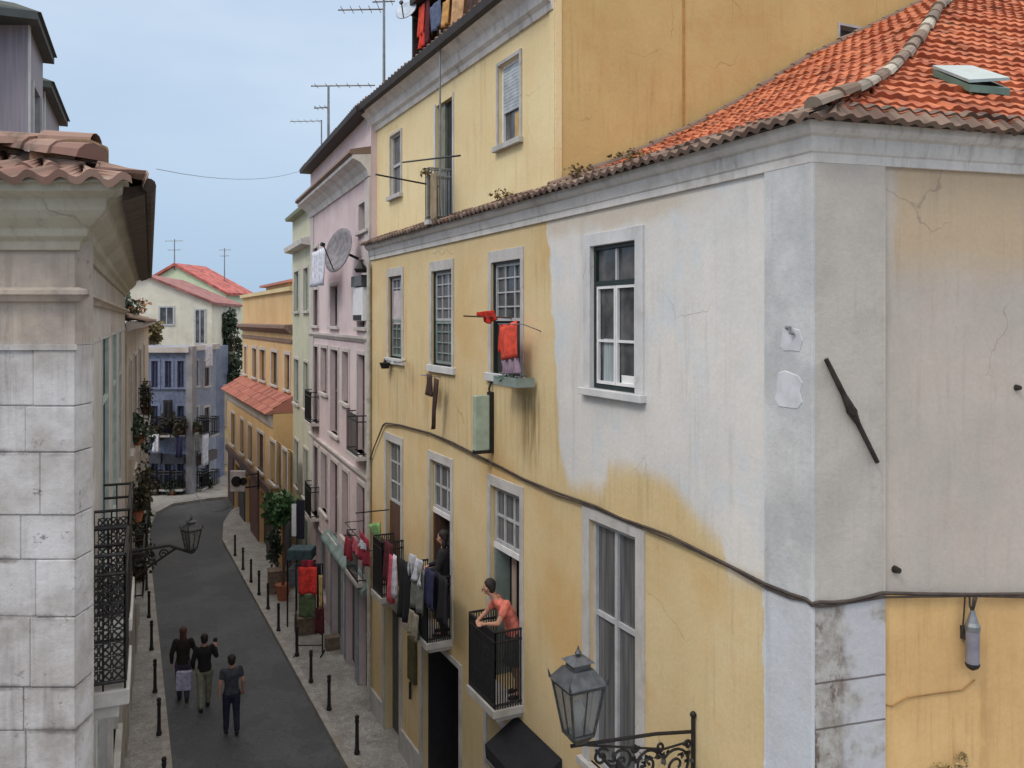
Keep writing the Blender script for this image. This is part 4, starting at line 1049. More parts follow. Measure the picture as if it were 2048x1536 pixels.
# windows and balconies on the street face
for i, hl in enumerate(win_l):
    w = window(L, left, hl, M['dark'] if i < 2 else M['glass'], simple('pale_greygreen_frames', srgb(170, 182, 178), 0.5), M['leftplaster'], 0.16 if i == 0 else 0.12, vb=(), hb=(0.72,), fw=0.02, dep=0.03, bar=0.02, proud=0.004, name='balcony_door', sill=False)
for hl in wl2: window(L, left, hl, M['glass'], simple('pale_green_frame', srgb(176, 186, 178), 0.5), M['stone'], 0.14, vb=(0.35, 0.65), hb=(), fw=0.06, dep=0.12)
def left_balcony(x_in, x_out, hs_, depth_s, lab, zend):
    s0 = L.s_at(x_in); z0 = L.z_at(x_in)
    o = None
    for k in range(200):
        oo = k * 0.005
        q = L.p(s0, oo, 0); 
        if CX + q.x / q.y * FOC >= x_out: o = oo; break
    o = o or 0.4
    s1 = zend
    m = MB(); m.box(L, s0, s1, hs_ - 0.12, hs_, -0.01, o + 0.03); m.box(L, s0 + 0.04, s1, hs_ - 0.22, hs_ - 0.121, -0.01, o - 0.04)
    sl = m.build('balcony', M['stone'], left, bevel=0.012); sl['label'] = lab
    railing(sl, L, s0 + 0.02, s1 - 0.02, hs_, hs_ + 1.0, o, M['iron'], 0.12, 0.008)
    m = MB()                                   # ornamental lattice and rings on side and front
    def rings(pa, pb, k, hb_, ht_):
        d = (pb - pa) / k; u = d.normalized(); rw = d.length / 2
        rows_ = int((ht_ - hb_) / (2 * rw)) or 1; rh = (ht_ - hb_) / rows_ / 2
        for i in range(k):
            for j in range(rows_):
                c = pa + d * (i + 0.5) + Vector((0, 0, hb_ - pa.z + rh * (2 * j + 1)))
                m.tube([c + u * (rw * 0.95 * math.cos(a)) + Vector((0, 0, rh * 0.95 * math.sin(a))) for a in [q_ * math.pi / 6 for q_ in range(13)]], 0.008, 4, cap=False)
                m.tube([c + u * rw * 0.9 + Vector((0, 0, rh * .9)), c - u * rw * 0.9 - Vector((0, 0, rh * .9))], 0.007, 4)
                m.tube([c + u * rw * 0.9 - Vector((0, 0, rh * .9)), c - u * rw * 0.9 + Vector((0, 0, rh * .9))], 0.007, 4)
    rings(L.p(s0 + 0.02, 0.03, hs_), L.p(s0 + 0.02, o, hs_), 3, hs_ + 0.06, hs_ + 0.94)
    rings(L.p(s0 + 0.02, o, hs_), L.p(s1 - 0.02, o, hs_), max(4, int((s1 - s0) / 0.16)), hs_ + 0.06, hs_ + 0.94)
    m.build('lattice', M['iron'], sl)
    return s0, s1, o
b1 = left_balcony(161, 249, hSl, 0, 'nearer ornate iron balcony', L.s_at(178))
b2 = left_balcony(188, 257, hSl, 0, 'farther ornate iron balcony', L.s_at(204))

# ================================================================== SECOND LEFT BUILDING
zl2 = L.z_at(250)
OL2 = at(254, zl2 + 0.05); L2 = Frame(OL2, vp_dir(330), flip=True)
sL2 = L2.s_at(297)
left2 = thing('beige_house', (OL2.x, OL2.y, 0), 'beige house with plants on its balconies just past the stone building', 'house')
H2 = 8.85
M['beige'] = plaster('beige_plaster', srgb(196, 186, 166), srgb(172, 160, 142), amt=0.6, grime=0.5, seedv=41)
h2 = []
for x0, x1 in ((258, 262), (267, 272), (277, 281), (286, 288)):
    for a_, b_ in ((6.1, 8.1), (3.1, 5.1), (0.05, 2.3)): h2.append((L2.s_at(x0), L2.s_at(x1), a_, b_))
m = MB(); facade(m, L2, 0, sL2, 0, H2, h2, 0.2, back=3.5); m.build('wall', M['beige'], left2)
for i, hl in enumerate(h2): window(L2, left2, hl, M['glass'], M['wood'], M['palestone'], 0.1, dep=0.14)
m = MB(); m.sweep([L2.p(sL2, 0, 0).xy, L2.p(0, 0, 0).xy], [(-0.02, H2 - 0.1), (0.1, H2 - 0.05), (0.3, H2), (0.3, H2 + 0.1), (-0.02, H2 + 0.12)]); m.build('cornice', M['palestone'], left2)
m = MB(); tile_roof(m, L2.p(0, 0.35, 0).xy, L2.d, -L2.n, 0.3, 3.3, lambda t: 0, lambda t: sL2, H2 + 0.12); m.build('roof', M['tile_old'], left2)
m = MB(); m.box(L2, 0.05, 0.4, H2 + 0.1, 12.2, -3.2, -2.2)
for a_, hb_ in ((h2[1], 3.08), (h2[4], 3.08), (h2[7], 3.08), (h2[6], 6.08)):
    sl = MB(); sl.box(L2, a_[0] - 0.3, a_[1] + 0.3, hb_ - 0.12, hb_, -0.01, 0.3); s_ = sl.build('balcony', M['stone'], left2)
    railing(s_, L2, a_[0] - 0.28, a_[1] + 0.28, hb_, hb_ + 0.95, 0.28, M['iron'], 0.13, 0.011)

# ================================================================== BLUE TILED HOUSES closing the street
zB = 43.5
def front(px0, px1, z, z1=None):
    a = at(px0, z); b = at(px1, z1 or z); f = Frame(a, (b - a), flip=True)
    if f.n.y > 0: f.n = -f.n
    return f, (b - a).length
def azulejo(name, c1, c2):
    m, n, p = new_mat(name)
    v = n.vor(5.0, 'F1', 'Color', rnd=0.0); f = n.noise(0.9, 6, rough=0.7); g = n.noise(11, 4)
    col = n.mix(n.sstep(f, 0.35, 0.65), c1, c2)
    col = n.mix(n.m('MULTIPLY', n.sstep(g, 0.45, 0.6), 0.35), col, srgb(150, 165, 196))
    col = weather(n, col, srgb(60, 62, 70), 0.6, 0.4, 7)
    n._in(p.inputs['Base Color'], col); p.inputs['Roughness'].default_value = 0.35; return m
M['azul'] = azulejo('blue_tiles', srgb(84, 94, 126), srgb(112, 122, 148))
M['azul2'] = azulejo('pale_blue_tiles', srgb(120, 128, 150), srgb(142, 150, 166))
def far_block(name, label, px0, px1, z, z1, top_y, wall, wcols, wrows, depth=6, wmat=None, fmat=None, surm=None, base_h=0.0, cornice_m=None, holes_kw=()):
    fr, Ln = front(px0, px1, z, z1); o = fr.p(0, 0, 0)
    root = thing(name, (o.x, o.y, 0), label, 'house')
    Hh = fr.h_at((px0 + px1) / 2, top_y)
    hl = []
    for x0, x1 in wcols:
        for t, b in wrows:
            xm_ = (x0 + x1) / 2; hl.append((fr.s_at(x0), fr.s_at(x1), fr.h_at(xm_, b), min(fr.h_at(xm_, t), Hh - 0.15)))
    m = MB(); facade(m, fr, 0, Ln, base_h, Hh, hl, 0.15, back=depth); m.build('wall', wall, root)
    for h in hl: window(fr, root, h, wmat or M['glass'], fmat or M['wood'], surm or M['palestone'], 0.12, dep=0.1)
    if cornice_m:
        m = MB(); m.box(fr, -0.05, Ln + 0.05, Hh - 0.2, Hh + 0.08, -0.02, 0.22); m.build('cornice', cornice_m, root)
    return root, fr, Ln, Hh
blue, FB, LB, HB = far_block('blue_tiled_house', 'blue tiled house at the end of the street with dark shutters', 280, 378, zB, zB, 697, M['azul'],
    [(303, 316), (330, 343), (355, 368)], [(722, 775), (812, 868), (908, 978)], wmat=simple('deep_blue_glass', srgb(50, 56, 80), 0.3, var=0.5), fmat=simple('navy_frames', srgb(62, 68, 98), 0.5), surm=simple('blue_surround', srgb(112, 122, 152), 0.5), cornice_m=M['palestone'])
blue2, FB2, LB2, HB2 = far_block('pale_blue_house', 'pale blue house with laundry on its balconies near the street bend', 381, 432, zB + 0.3, zB + 3.5, 692, M['azul2'],
    [(388, 396), (408, 418)], [(722, 772), (815, 868), (905, 970)], wmat=simple('slate_glass', srgb(66, 80, 94), 0.3, var=0.4), cornice_m=M['palestone'])
m = MB(); m.box(FB, LB - 0.12, LB + 0.2, 0, HB + 0.1, -0.5, 0.12); m.build('corner_pilaster', simple('dull_grey_stone', srgb(140, 140, 146), 0.9, var=0.2, scale=2), blue)
for root, fr, cols in ((blue, FB, [(299, 320), (326, 347), (351, 372)]), (blue2, FB2, [(385, 399), (405, 421)])):
    for x0, x1 in cols:
        for yb in (868, 975):
            hb_ = fr.h_at((x0 + x1) / 2, yb); sl = MB(); sl.box(fr, fr.s_at(x0), fr.s_at(x1), hb_ - 0.1, hb_, -0.01, 0.5); s_ = sl.build('balcony', M['greystone'], root)
            railing(s_, fr, fr.s_at(x0), fr.s_at(x1), hb_, hb_ + 0.9, 0.48, M['iron'], 0.12, 0.015)
cream_end, FC, LC, HC = far_block('cream_end_house', 'narrow cream house squeezed between the pale blue and ochre ones', 430, 500, 48.5, 50, 770, M['cream'], [(440, 446), (456, 462), (471, 477)], [(800, 850), (880, 925), (945, 985)], cornice_m=M['palestone'])
# white gabled house and pale green gabled house above the blue ones
def gable(name, label, pxa, ya, pxe, ye, z, yaw, wall, roofm, halfw, length, base_h, win=(), over=0.4, thick=0.22, pxl=None):
    """apex at pixel (pxa, ya), eave at (pxe, ye); ridge runs back from the camera, turned by yaw"""
    apex = Vector(((pxa - CX) / FOC * z, z)); ha = CAM + (HY - ya) / FOC * z; he = CAM + (HY - ye) / FOC * z
    dx = Vector((math.cos(yaw), math.sin(yaw))); dy = Vector((-math.sin(yaw), math.cos(yaw)))
    root = thing(name, (apex.x, apex.y, base_h), label, 'house'); m = MB()
    def Q(a, b, h): q = apex + dx * a + dy * b; return Vector((q.x, q.y, h))
    m.add([Q(-halfw, 0, base_h), Q(halfw, 0, base_h), Q(halfw, 0, he), Q(0, 0, ha), Q(-halfw, 0, he), Q(-halfw, length, base_h), Q(halfw, length, base_h), Q(halfw, length, he), Q(0, length, ha), Q(-halfw, length, he)],
          [(0, 1, 2, 3, 4), (6, 5, 9, 8, 7), (1, 6, 7, 2), (5, 0, 4, 9)])
    m.build('wall', wall, root)
    sl = (ha - he) / halfw; m = MB()
    for sg in (-1, 1):
        w2 = halfw + over; p = [Q(0, -over, ha + .02), Q(sg * w2, -over, ha + .02 - sl * w2), Q(sg * w2, length, ha + .02 - sl * w2), Q(0, length, ha + .02)]
        if sg < 0: p = [p[3], p[2], p[1], p[0]]
        m.hexa(p + [v + Vector((0, 0, thick)) for v in p])
    m.build('roof', roofm, root)
    for (a0, a1, h0, h1) in win:
        m = MB(); fr = Frame(apex, dx, flip=True)
        m.box(fr, a0, a1, h0, h1, -0.05, 0.02); w = m.build('window', M['glass'], root)
        m = MB(); m.box(fr, a0 - 0.1, a0, h0 - 0.1, h1 + 0.1, -0.02, 0.06); m.box(fr, a1, a1 + 0.1, h0 - 0.1, h1 + 0.1, -0.02, 0.06); m.box(fr, a0, a1, h1, h1 + 0.1, -0.02, 0.058); m.box(fr, a0, a1, h0 - 0.1, h0, -0.02, 0.058); m.box(fr, (a0 + a1) / 2 - 0.03, (a0 + a1) / 2 + 0.03, h0, h1, 0.02, 0.05)
        m.build('frame', M['grey_paint'], w)
    return root
M['farwhite'] = plaster('white_plaster', srgb(226, 222, 206), srgb(212, 208, 194), amt=0.2, grime=0.2, seedv=51)
M['farroof'] = simple('red_roof', srgb(166, 88, 82), 0.8, var=0.4, scale=2.0)
M['brownroof'] = simple('brownish_red_roof', srgb(140, 92, 88), 0.8, var=0.4, scale=2.0)
M['farmint'] = plaster('mint_plaster', srgb(212, 226, 196), srgb(204, 216, 186), amt=0.15, grime=0.15, seedv=55)
gable('white_gabled_house', 'small white gabled house with a red-edged roof above the blue tiled one', 290, 553, 420, 607, 52, 0.12, M['farwhite'], M['brownroof'], 3.95, 9, 5.0, [(0.9, 1.65, CAM + 8 / 1700 * -52 * 1.0, CAM + 25 / 1700 * 52 * 1.0), (3.0, 3.5, CAM - 1.4, CAM + 0.6)], thick=0.16, over=0.25)
gable('mint_gabled_house', 'pale mint gabled house with a bright red roof slope farthest back', 352, 532, 470, 588, 66, -0.22, M['farmint'], M['farroof'], 4.3, 4, 5.0, [], thick=0.2, over=0.3)
# terrace, greenery and laundry boxes between
gable('hillside_cottage', 'small pale cottage half hidden by greenery beyond the street bend', 452, 596, 478, 622, 70, -0.3, M['farwhite'], M['tile_far'], 1.6, 5, 5.0, [], thick=0.15)
# ================================================================== GROUND, ROAD, PAVEMENTS
def slab(name, pts, h0, h1, mat, kind='structure'):
    m = MB(); k = len(pts); vs = [(p[0], p[1], h0) for p in pts] + [(p[0], p[1], h1) for p in pts]
    m.add(vs, [tuple(reversed(range(k))), tuple(range(k, 2 * k))] + [(i, (i + 1) % k, (i + 1) % k + k, i + k) for i in range(k)])
    return tag(m.build(name, mat, org=(0, 0, 0)), kind=kind)
m = MB(); S_ = 1500
m.quad((-S_, -S_, -0.02), (S_, -S_, -0.02), (S_, S_, -0.02), (-S_, S_, -0.02))
gm = simple('earth', srgb(110, 104, 94), 0.95, var=0.3, scale=0.5)
tag(m.build('ground', gm, org=(0, 0, 0)), kind='structure')
rm, n, p = new_mat('worn_dark_setts')
v = n.vor(7.0, 'DISTANCE_TO_EDGE', 'Distance', rnd=0.6); f = n.noise(0.5, 6, rough=0.65); g = n.noise(6, 6)
col = n.mix(n.sstep(f, 0.3, 0.7), (0.078, 0.084, 0.094), (0.108, 0.114, 0.122))
col = n.mix(n.m('MULTIPLY', n.sstep(v, 0.05, 0.0), 0.5), col, (0.035, 0.035, 0.036))
col = n.mix(n.m('MULTIPLY', n.sstep(g, 0.5, 0.75), 0.35), col, (0.15, 0.15, 0.15))
pt = n.noise(0.45, 2, vec=n.vm('ADD', n.pos(), (3, 3, 3))); col = n.mix(n.m('MULTIPLY', n.sstep(pt, 0.50, 0.515), 0.35), col, (0.05, 0.052, 0.056))
wt = n.noise(1.2, 6, (1, 0.35, 1), rough=0.7); col = n.mix(n.m('MULTIPLY', n.sstep(wt, 0.52, 0.72), 0.4), col, (0.045, 0.045, 0.048))
n._in(p.inputs['Base Color'], col); p.inputs['Roughness'].default_value = 0.75
n._in(p.inputs['Normal'], n.bump(n.sstep(v, 0.0, 0.1), 0.5, 0.01))
M['road'] = rm
pm, n, p = new_mat('limestone_cobbles')
v = n.vor(11.0, 'DISTANCE_TO_EDGE', 'Distance', rnd=0.8); vc = n.vor(11.0, 'F1', 'Color', rnd=0.8); f = n.noise(1.1, 6, rough=0.65)
col = n.mix(n.sstep(f, 0.3, 0.7), (0.32, 0.308, 0.29), (0.45, 0.432, 0.41))
sepc = n.n.new('ShaderNodeSeparateColor'); n._in(sepc.inputs[0], vc)
col = n.mix(n.m('MULTIPLY', sepc.outputs[0], 0.45), col, (0.2, 0.19, 0.18))
st_ = n.noise(1.7, 6, rough=0.7); col = n.mix(n.m('MULTIPLY', n.sstep(st_, 0.48, 0.7), 0.6), col, (0.15, 0.14, 0.13))
col = n.mix(n.m('MULTIPLY', n.sstep(v, 0.06, 0.0), 0.6), col, (0.07, 0.065, 0.06))
n._in(p.inputs['Base Color'], col); p.inputs['Roughness'].default_value = 0.8
n._in(p.inputs['Normal'], n.bump(n.sstep(v, 0.0, 0.12), 0.5, 0.01))
M['pave'] = pm
rk = lambda y: 203 + (y - 640) / 1.84
kr = [G(rk(y), y).xy for y in (2600, 1900, 1536, 1300, 1160, 1085)] + [G(447, 1050).xy, G(462, 1026).xy, G(492, 1010).xy]
lkx = {2600: 430, 1900: 372, 1536: 344, 1330: 323, 1140: 303}
kl = [G(x, y).xy for y, x in lkx.items()] + [G(299, 1100).xy, G(300, 1062).xy, G(312, 1030).xy, G(345, 1012).xy, G(420, 1001).xy, G(500, 994).xy]
road = [Vector((kl[0].x, -4)), Vector((kr[0].x, -4))] + kr + list(reversed(kl))
slab('road', road, -0.016, 0.0, M['road'])
far_y = 60
right_poly = [Vector((kr[0].x, -4)), Vector((14, -4)), Vector((14, far_y)), Vector((kr[-1].x + 2, far_y))] + list(reversed(kr))
left_poly = [Vector((kl[0].x, -4))] + kl + [Vector((kl[-1].x, far_y)), Vector((-30, far_y)), Vector((-30, -4))]
def inset(poly_line, d):       # strip of kerb on the outside of the line
    out = []
    for i, q in enumerate(poly_line):
        a = poly_line[max(i - 1, 0)]; b = poly_line[min(i + 1, len(poly_line) - 1)]; t = (b - a).normalized()
        out.append(q + Vector((-t.y, t.x)) * d)
    return out
krl = [Vector((kr[0].x, -4))] + kr; kll = [Vector((kl[0].x, -4))] + kl
kro, klo = inset(krl, -0.16), inset(kll, 0.16)
slab('pavement_right', kro + [Vector((kro[-1].x + 2, far_y)), Vector((14, far_y)), Vector((14, -4))], -0.015, 0.115, M['pave'])
slab('pavement_left', list(reversed(klo)) + [Vector((-30, -4)), Vector((-30, far_y)), Vector((klo[-1].x, far_y))], -0.015, 0.115, M['pave'])
M['kerb'] = plaster('kerb_limestone', srgb(176, 172, 168), srgb(150, 146, 142), amt=0.3, grime=0.5, scale=4)
slab('kerb_right', krl + list(reversed(kro)), -0.014, 0.125, M['kerb'])
slab('kerb_left', kll + list(reversed(klo)), -0.014, 0.125, M['kerb'])

# ================================================================== BOLLARDS
def bollard_proto(loc, label):
    r = thing('bollard', loc, label, 'bollard', 'iron bollards along the kerbs'); x, y, z = loc
    m = MB(); m.lathe(loc, [(0.06, 0), (0.06, 0.05), (0.042, 0.09), (0.036, 0.62), (0.045, 0.65), (0.045, 0.69), (0.036, 0.71)], 10); m.build('post', M['iron'], r, smooth=False)
    m = MB(); m.blob((x, y, z + 0.755), 0.05, 8, 6); m.build('knob', M['iron'], r, smooth=True); return r
bl = []
rb = [(708, 1508, 'nearest bollard on the right kerb at the foot of the picture'), (652, 1420, 'second bollard from the foot of the picture on the right kerb'), (616, 1365, 'third bollard from the foot of the picture on the right kerb'),
      (588, 1312, 'bollard on the right kerb just before the red cloth'), (551, 1262, 'bollard on the right kerb level with the red cloth rack'), (530, 1218, 'bollard on the right kerb past the red cloth rack'),
      (512, 1190, 'bollard on the right kerb near the green potted tree'), (496, 1165, 'bollard on the right kerb beyond the green potted tree'), (480, 1140, 'bollard on the right kerb under the pent roof'), (464, 1112, 'farthest bollard on the right kerb')]
lbp = [(336, 1600, 'nearest bollard on the left kerb, cut by the frame'), (326, 1470, 'bollard on the left kerb level with the walking people'), (318, 1385, 'bollard on the left kerb behind the pair of people'), (311, 1300, 'bollard on the left kerb before the far hanging lantern'), (306, 1235, 'bollard on the left kerb under the far hanging lantern'), (301, 1180, 'farthest bollard on the left kerb')]
for i, (px, py, lab) in enumerate(rb + lbp):
    q = G(px + (6 if i < len(rb) else -8), py, 0.115)
    if i == 0: bl.append(bollard_proto(tuple(q), lab))
    else: bl.append(copy_tree(bl[0], q, label=lab))

# ================================================================== STREET LANTERNS
M['lampglass'], n, p = new_mat('lantern_glass')
f = n.noise(6, 4); n._in(p.inputs['Base Color'], n.mix(f, srgb(120, 122, 122), srgb(158, 160, 160))); p.inputs['Roughness'].default_value = 0.15
p.inputs['Alpha'].default_value = 0.4
M['lampmetal'] = simple('grey_green_metal', srgb(66, 68, 70), 0.5, 0.4, var=0.3, scale=15)
def lantern(root, c, W_, H_, rz):
    """four-sided tapering street lantern; c = centre of its base"""
    c = Vector(c); R = Matrix.Rotation(rz, 3, 'Z')
    def K(x, y, z): return c + R @ Vector((x, y, z))
    wb, wt, hb_ = W_ * 0.27, W_ * 0.46, H_ * 0.60
    cr = [(-1, -1), (1, -1), (1, 1), (-1, 1)]
    m = MB()
    for sx, sy in cr: m.tube([K(sx * wb, sy * wb, 0), K(sx * wt, sy * wt, hb_)], 0.014, 6)
    for w_, z in ((wb, 0.0), (wt, hb_)):
        for i in range(4):
            a, b = cr[i], cr[(i + 1) % 4]; m.tube([K(a[0] * w_, a[1] * w_, z), K(b[0] * w_, b[1] * w_, z)], 0.018, 6)
    for i in range(4):                          # mid bars
        a, b = cr[i], cr[(i + 1) % 4]
        m.tube([K((a[0] + b[0]) / 2 * wb, (a[1] + b[1]) / 2 * wb, 0), K((a[0] + b[0]) / 2 * wt, (a[1] + b[1]) / 2 * wt, hb_)], 0.007, 5)
    m.hexa([K(sx * wb * .5, sy * wb * .5, -0.09) for sx, sy in cr] + [K(sx * wb * 1.08, sy * wb * 1.08, 0) for sx, sy in cr])
    m.build('cage', M['lampmetal'], root)
    m = MB()
    for i in range(4):
        a, b = cr[i], cr[(i + 1) % 4]; q = 0.93
        p4 = [K(a[0] * wb * q, a[1] * wb * q, 0.02), K(b[0] * wb * q, b[1] * wb * q, 0.02), K(b[0] * wt * q, b[1] * wt * q, hb_ - 0.02), K(a[0] * wt * q, a[1] * wt * q, hb_ - 0.02)]
        m.quad(*p4)
    m.build('glass_pane', M['lampglass'], root, solid=0.004)
    m = MB(); wr = W_ * 0.53; wn = W_ * 0.22
    m.hexa([K(sx * wr, sy * wr, hb_ + 0.02) for sx, sy in cr] + [K(sx * wn * 1.3, sy * wn * 1.3, hb_ + H_ * 0.19) for sx, sy in cr])
    m.hexa([K(sx * wn, sy * wn, hb_ + H_ * 0.19) for sx, sy in cr] + [K(sx * wn, sy * wn, hb_ + H_ * 0.27) for sx, sy in cr])
    m.hexa([K(sx * wn * 1.4, sy * wn * 1.4, hb_ + H_ * 0.27) for sx, sy in cr] + [K(sx * wn * .5, sy * wn * .5, hb_ + H_ * 0.33) for sx, sy in cr])
    m.lathe(K(0, 0, hb_ + H_ * 0.33), [(0.02, 0), (0.035, 0.03), (0.015, 0.06), (0.004, 0.1)], 8)
    m.build('cap', simple('weathered_zinc_cap', srgb(88, 90, 94), 0.5, 0.4, var=0.3, scale=9), root)
    m = MB()
    for sx, sy in cr: m.tube([K(sx * wr * 0.95, sy * wr * 0.95, hb_ + 0.03), K(sx * wr * 1.02, sy * wr * 1.02, hb_ + 0.10)], [0.016, 0.004], 6)
    m.build('corner_finial', M['lampmetal'], root)
    m = MB(); m.lathe(K(0, 0, hb_ * 0.22), [(0.03, -0.08), (0.03, 0), (0.06, 0.05), (0.07, 0.12), (0.035, 0.2), (0.01, 0.22)], 10); m.build('bulb', simple('frosted_bulb', srgb(205, 208, 205), 0.3, var=0.05), root, smooth=True)
def scroll(m, c, ex, ez, r0, turns, rad, start=0.0, n_=26, sg=1):
    c = Vector(c); pts = []
    for i in range(n_ + 1):
        t = i / n_; a = start + sg * t * turns * 2 * math.pi; r = r0 * (1 - 0.85 * t)
        pts.append(c + ex * (r * math.cos(a)) + ez * (r * math.sin(a)))
    m.tube(pts, rad, 6)
# near lantern
s_m = A.s_at(1391); hm_ = A.h_at(1391, 1480); nz = Vector((0, 0, 1)); nn3 = Vector((A.n.x, A.n.y, 0))
oL_ = 1.40
tipq = A.p(s_m, oL_, 0); zt = tipq.y; ht_ = 9 - (1466 - 640) / 1700 * zt
near_l = thing('street_lantern', tuple(A.p(s_m, 0, hm_)), 'large old four-sided street lantern on an ornate black wall bracket in the foreground', 'street lamp')
lantern(near_l, (tipq.x, tipq.y, ht_), 0.40, 0.80, math.atan2(A.d.y, A.d.x))
m = MB(); armh = ht_ - 0.11
m.tube([A.p(s_m, 0.03, hm_ - 1.0), A.p(s_m, 0.03, A.h_at(1391, 1432))], 0.022, 8); m.blob(A.p(s_m, 0.03, A.h_at(1391, 1428)), 0.035, 8, 6)
h1_ = A.h_at(1391, 1462) 
pa_, pb_ = A.p(s_m, 0.03, h1_), A.p(s_m, oL_ + 0.08, armh)
m.tube([pa_, A.p(s_m, 0.5, (h1_ * 0.6 + armh * 0.4) + 0.01), pb_], 0.019, 8)
m.tube([A.p(s_m, 0.03, h1_ - 0.09), A.p(s_m, 0.4, h1_ - 0.10), A.p(s_m, oL_ - 0.1, armh - 0.03)], 0.012, 8)
m.tube([pb_ - nn3 * 0.08, Vector((tipq.x, tipq.y, ht_ - 0.08))], 0.03, 8)
m.build('bracket_arm', M['iron'], near_l)
m = MB(); ex = nn3
for o_, z_, r_, tn, st, sg in ((0.24, -0.33, 0.19, 1.6, 0.3, 1), (0.60, -0.28, 0.15, 1.5, 2.6, -1), (0.90, -0.22, 0.13, 1.5, 0.5, 1), (1.14, -0.15, 0.09, 1.4, 2.6, -1), (0.26, -0.75, 0.16, 1.5, 3.5, -1), (0.10, -0.13, 0.05, 1.2, 0, 1), (0.45, -0.12, 0.06, 1.3, 0, -1), (0.75, -0.1, 0.05, 1.3, 3, 1)):
    base = A.p(s_m, o_, h1_ + (armh - h1_) * o_ / oL_ + z_)
    scroll(m, base, ex, nz, r_, tn, 0.014, st, 28, sg)
for o_ in (0.12, 0.42, 0.66, 0.98):
    leaves(m, A.p(s_m, o_, h1_ - 0.2 + (armh - h1_) * o_ / oL_), (0.07, 0.07, 0.09), 16, 0.07)
m.tube([A.p(s_m, 0.03, h1_ - 0.95), A.p(s_m, 0.35, h1_ - 0.7), A.p(s_m, 0.8, h1_ - 0.42), A.p(s_m, 1.2, armh - 0.1)], 0.016, 8)
m.build('scrollwork', M['iron'], near_l)
# far hanging lantern on the left wall
zf = 15.2; sF = L.s_at(246); zf = L.z_at(246)
fl_root = L.p(sF, 0, 9 - (1105 - 640) / 1700 * zf)
tip = None
for k in range(100):
    q = L.p(sF, k * 0.03, 0)
    if CX + q.x / q.y * FOC >= 380: tip = q; break
far_l = thing('street_lantern', tuple(fl_root), 'smaller street lantern reaching over the road from the left wall', 'street lamp')
zt = tip.y; hb_ = 9 - (1097 - 640) / 1700 * zt
lantern(far_l, (tip.x, tip.y, hb_), 0.29, 0.60, 0.9)
m = MB(); e_ = Vector((tip.x, tip.y, 0)) - Vector((fl_root.x, fl_root.y, 0)); e_.normalize()
m.tube([fl_root, fl_root + e_ * 0.8 + nz * 0.05, Vector((tip.x, tip.y, hb_ - 0.08))], 0.03, 8); m.tube([fl_root - nz * 0.7, fl_root + e_ * 0.4 - nz * 0.35, fl_root + e_ * 0.95], 0.022, 8)
m.tube([fl_root - nz * 0.8, fl_root + nz * 0.15], 0.03, 8); m.build('bracket_arm', M['iron'], far_l)
m = MB(); scroll(m, fl_root + e_ * 0.3 - nz * 0.2, e_, nz, 0.16, 1.5, 0.02); scroll(m, fl_root + e_ * 0.7 - nz * 0.1, e_, nz, 0.09, 1.5, 0.016); m.build('scrollwork', M['iron'], far_l)

# ================================================================== CABLES AND WALL FITTINGS
cp = [(735, 935), (748, 895), (766, 850), (772, 846), (800, 850), (860, 866), (905, 885), (950, 908), (1000, 933), (1045, 957), (1110, 984), (1190, 1012), (1240, 1036), (1280, 1050), (1340, 1072), (1400, 1102), (1460, 1132), (1530, 1168), (1580, 1188), (1612, 1198)]
pts = [A.pt(x, y, 0.045) for x, y in cp]
pts += [Vector((*(OA + (nA + nE) / (1 + nA.dot(nE)) * 0.05), (A.h_at(1620, 1200) + E.h_at(1632, 1203)) / 2)), E.p(0.05, 0.05, E.h_at(1640, 1204, 0.045))] + [E.pt(x, y, 0.045) for x, y in ((1665, 1205), (1700, 1202), (1735, 1194), (1765, 1186), (1850, 1188), (1950, 1189), (2060, 1188), (2300, 1192))]
m = MB(); m.tube(pts, 0.016, 6)
pts2 = [q + Vector((0, 0, -0.026 + 0.012 * math.sin(i * 1.7))) for i, q in enumerate(pts)]; m.tube(pts2, 0.010, 6)
tag(m.build('wall_cable', simple('dirty_cable', srgb(72, 62, 56), 0.8, var=0.3), smooth=True), 'dark electric cable sagging across the yellow and white facade and round its corner', 'cable')
m = MB(); q0, q1 = E.pt(1652, 718, 0.07), E.pt(1755, 925, 0.07); mid = (q0 + q1) / 2; dd = (q1 - q0).normalized(); sd = Vector((E.d.x, E.d.y, 0)); 
m.tube([q0, q0.lerp(q1, .35), q0.lerp(q1, .5), q0.lerp(q1, .62), q1], [0.020, 0.025, 0.042, 0.022, 0.020], 6)
anc = thing('wall_anchor', tuple(mid), 'slanting dark iron tie bar fixed to the grey end wall', 'wall anchor')
m.build('bar', M['rust_iron'], anc)
m = MB(); m.lathe((0, 0, 0), [(0.05, 0), (0.05, 0.01)], 8); m = MB()
m.tube([mid - Vector((E.n.x, E.n.y, 0)) * 0.09, mid + Vector((E.n.x, E.n.y, 0)) * 0.035], 0.032, 8); m.build('bolt', M['rust_iron'], anc)
j = thing('cable_splice', tuple(E.pt(1945, 1280, 0.08)), 'grey cylindrical cable splice hanging from the wires on the mustard wall', 'cable fitting')
m = MB(); c0_ = E.pt(1945, 1335, 0.09); m.lathe(c0_, [(0.02, -0.02), (0.05, 0.0), (0.062, 0.02), (0.062, 0.04)], 12); m.build('lower_cap', M['iron'], j)
m = MB(); m.lathe(c0_, [(0.058, 0.041), (0.06, 0.34)], 14); m.build('cylinder', simple('blue_grey_casing', srgb(134, 132, 144), 0.5, 0.2), j, smooth=False)
m = MB(); m.lathe(c0_, [(0.066, 0.341), (0.066, 0.38), (0.05, 0.41), (0.03, 0.48), (0.018, 0.52)], 12); m.build('upper_cap', M['zinc'], j)
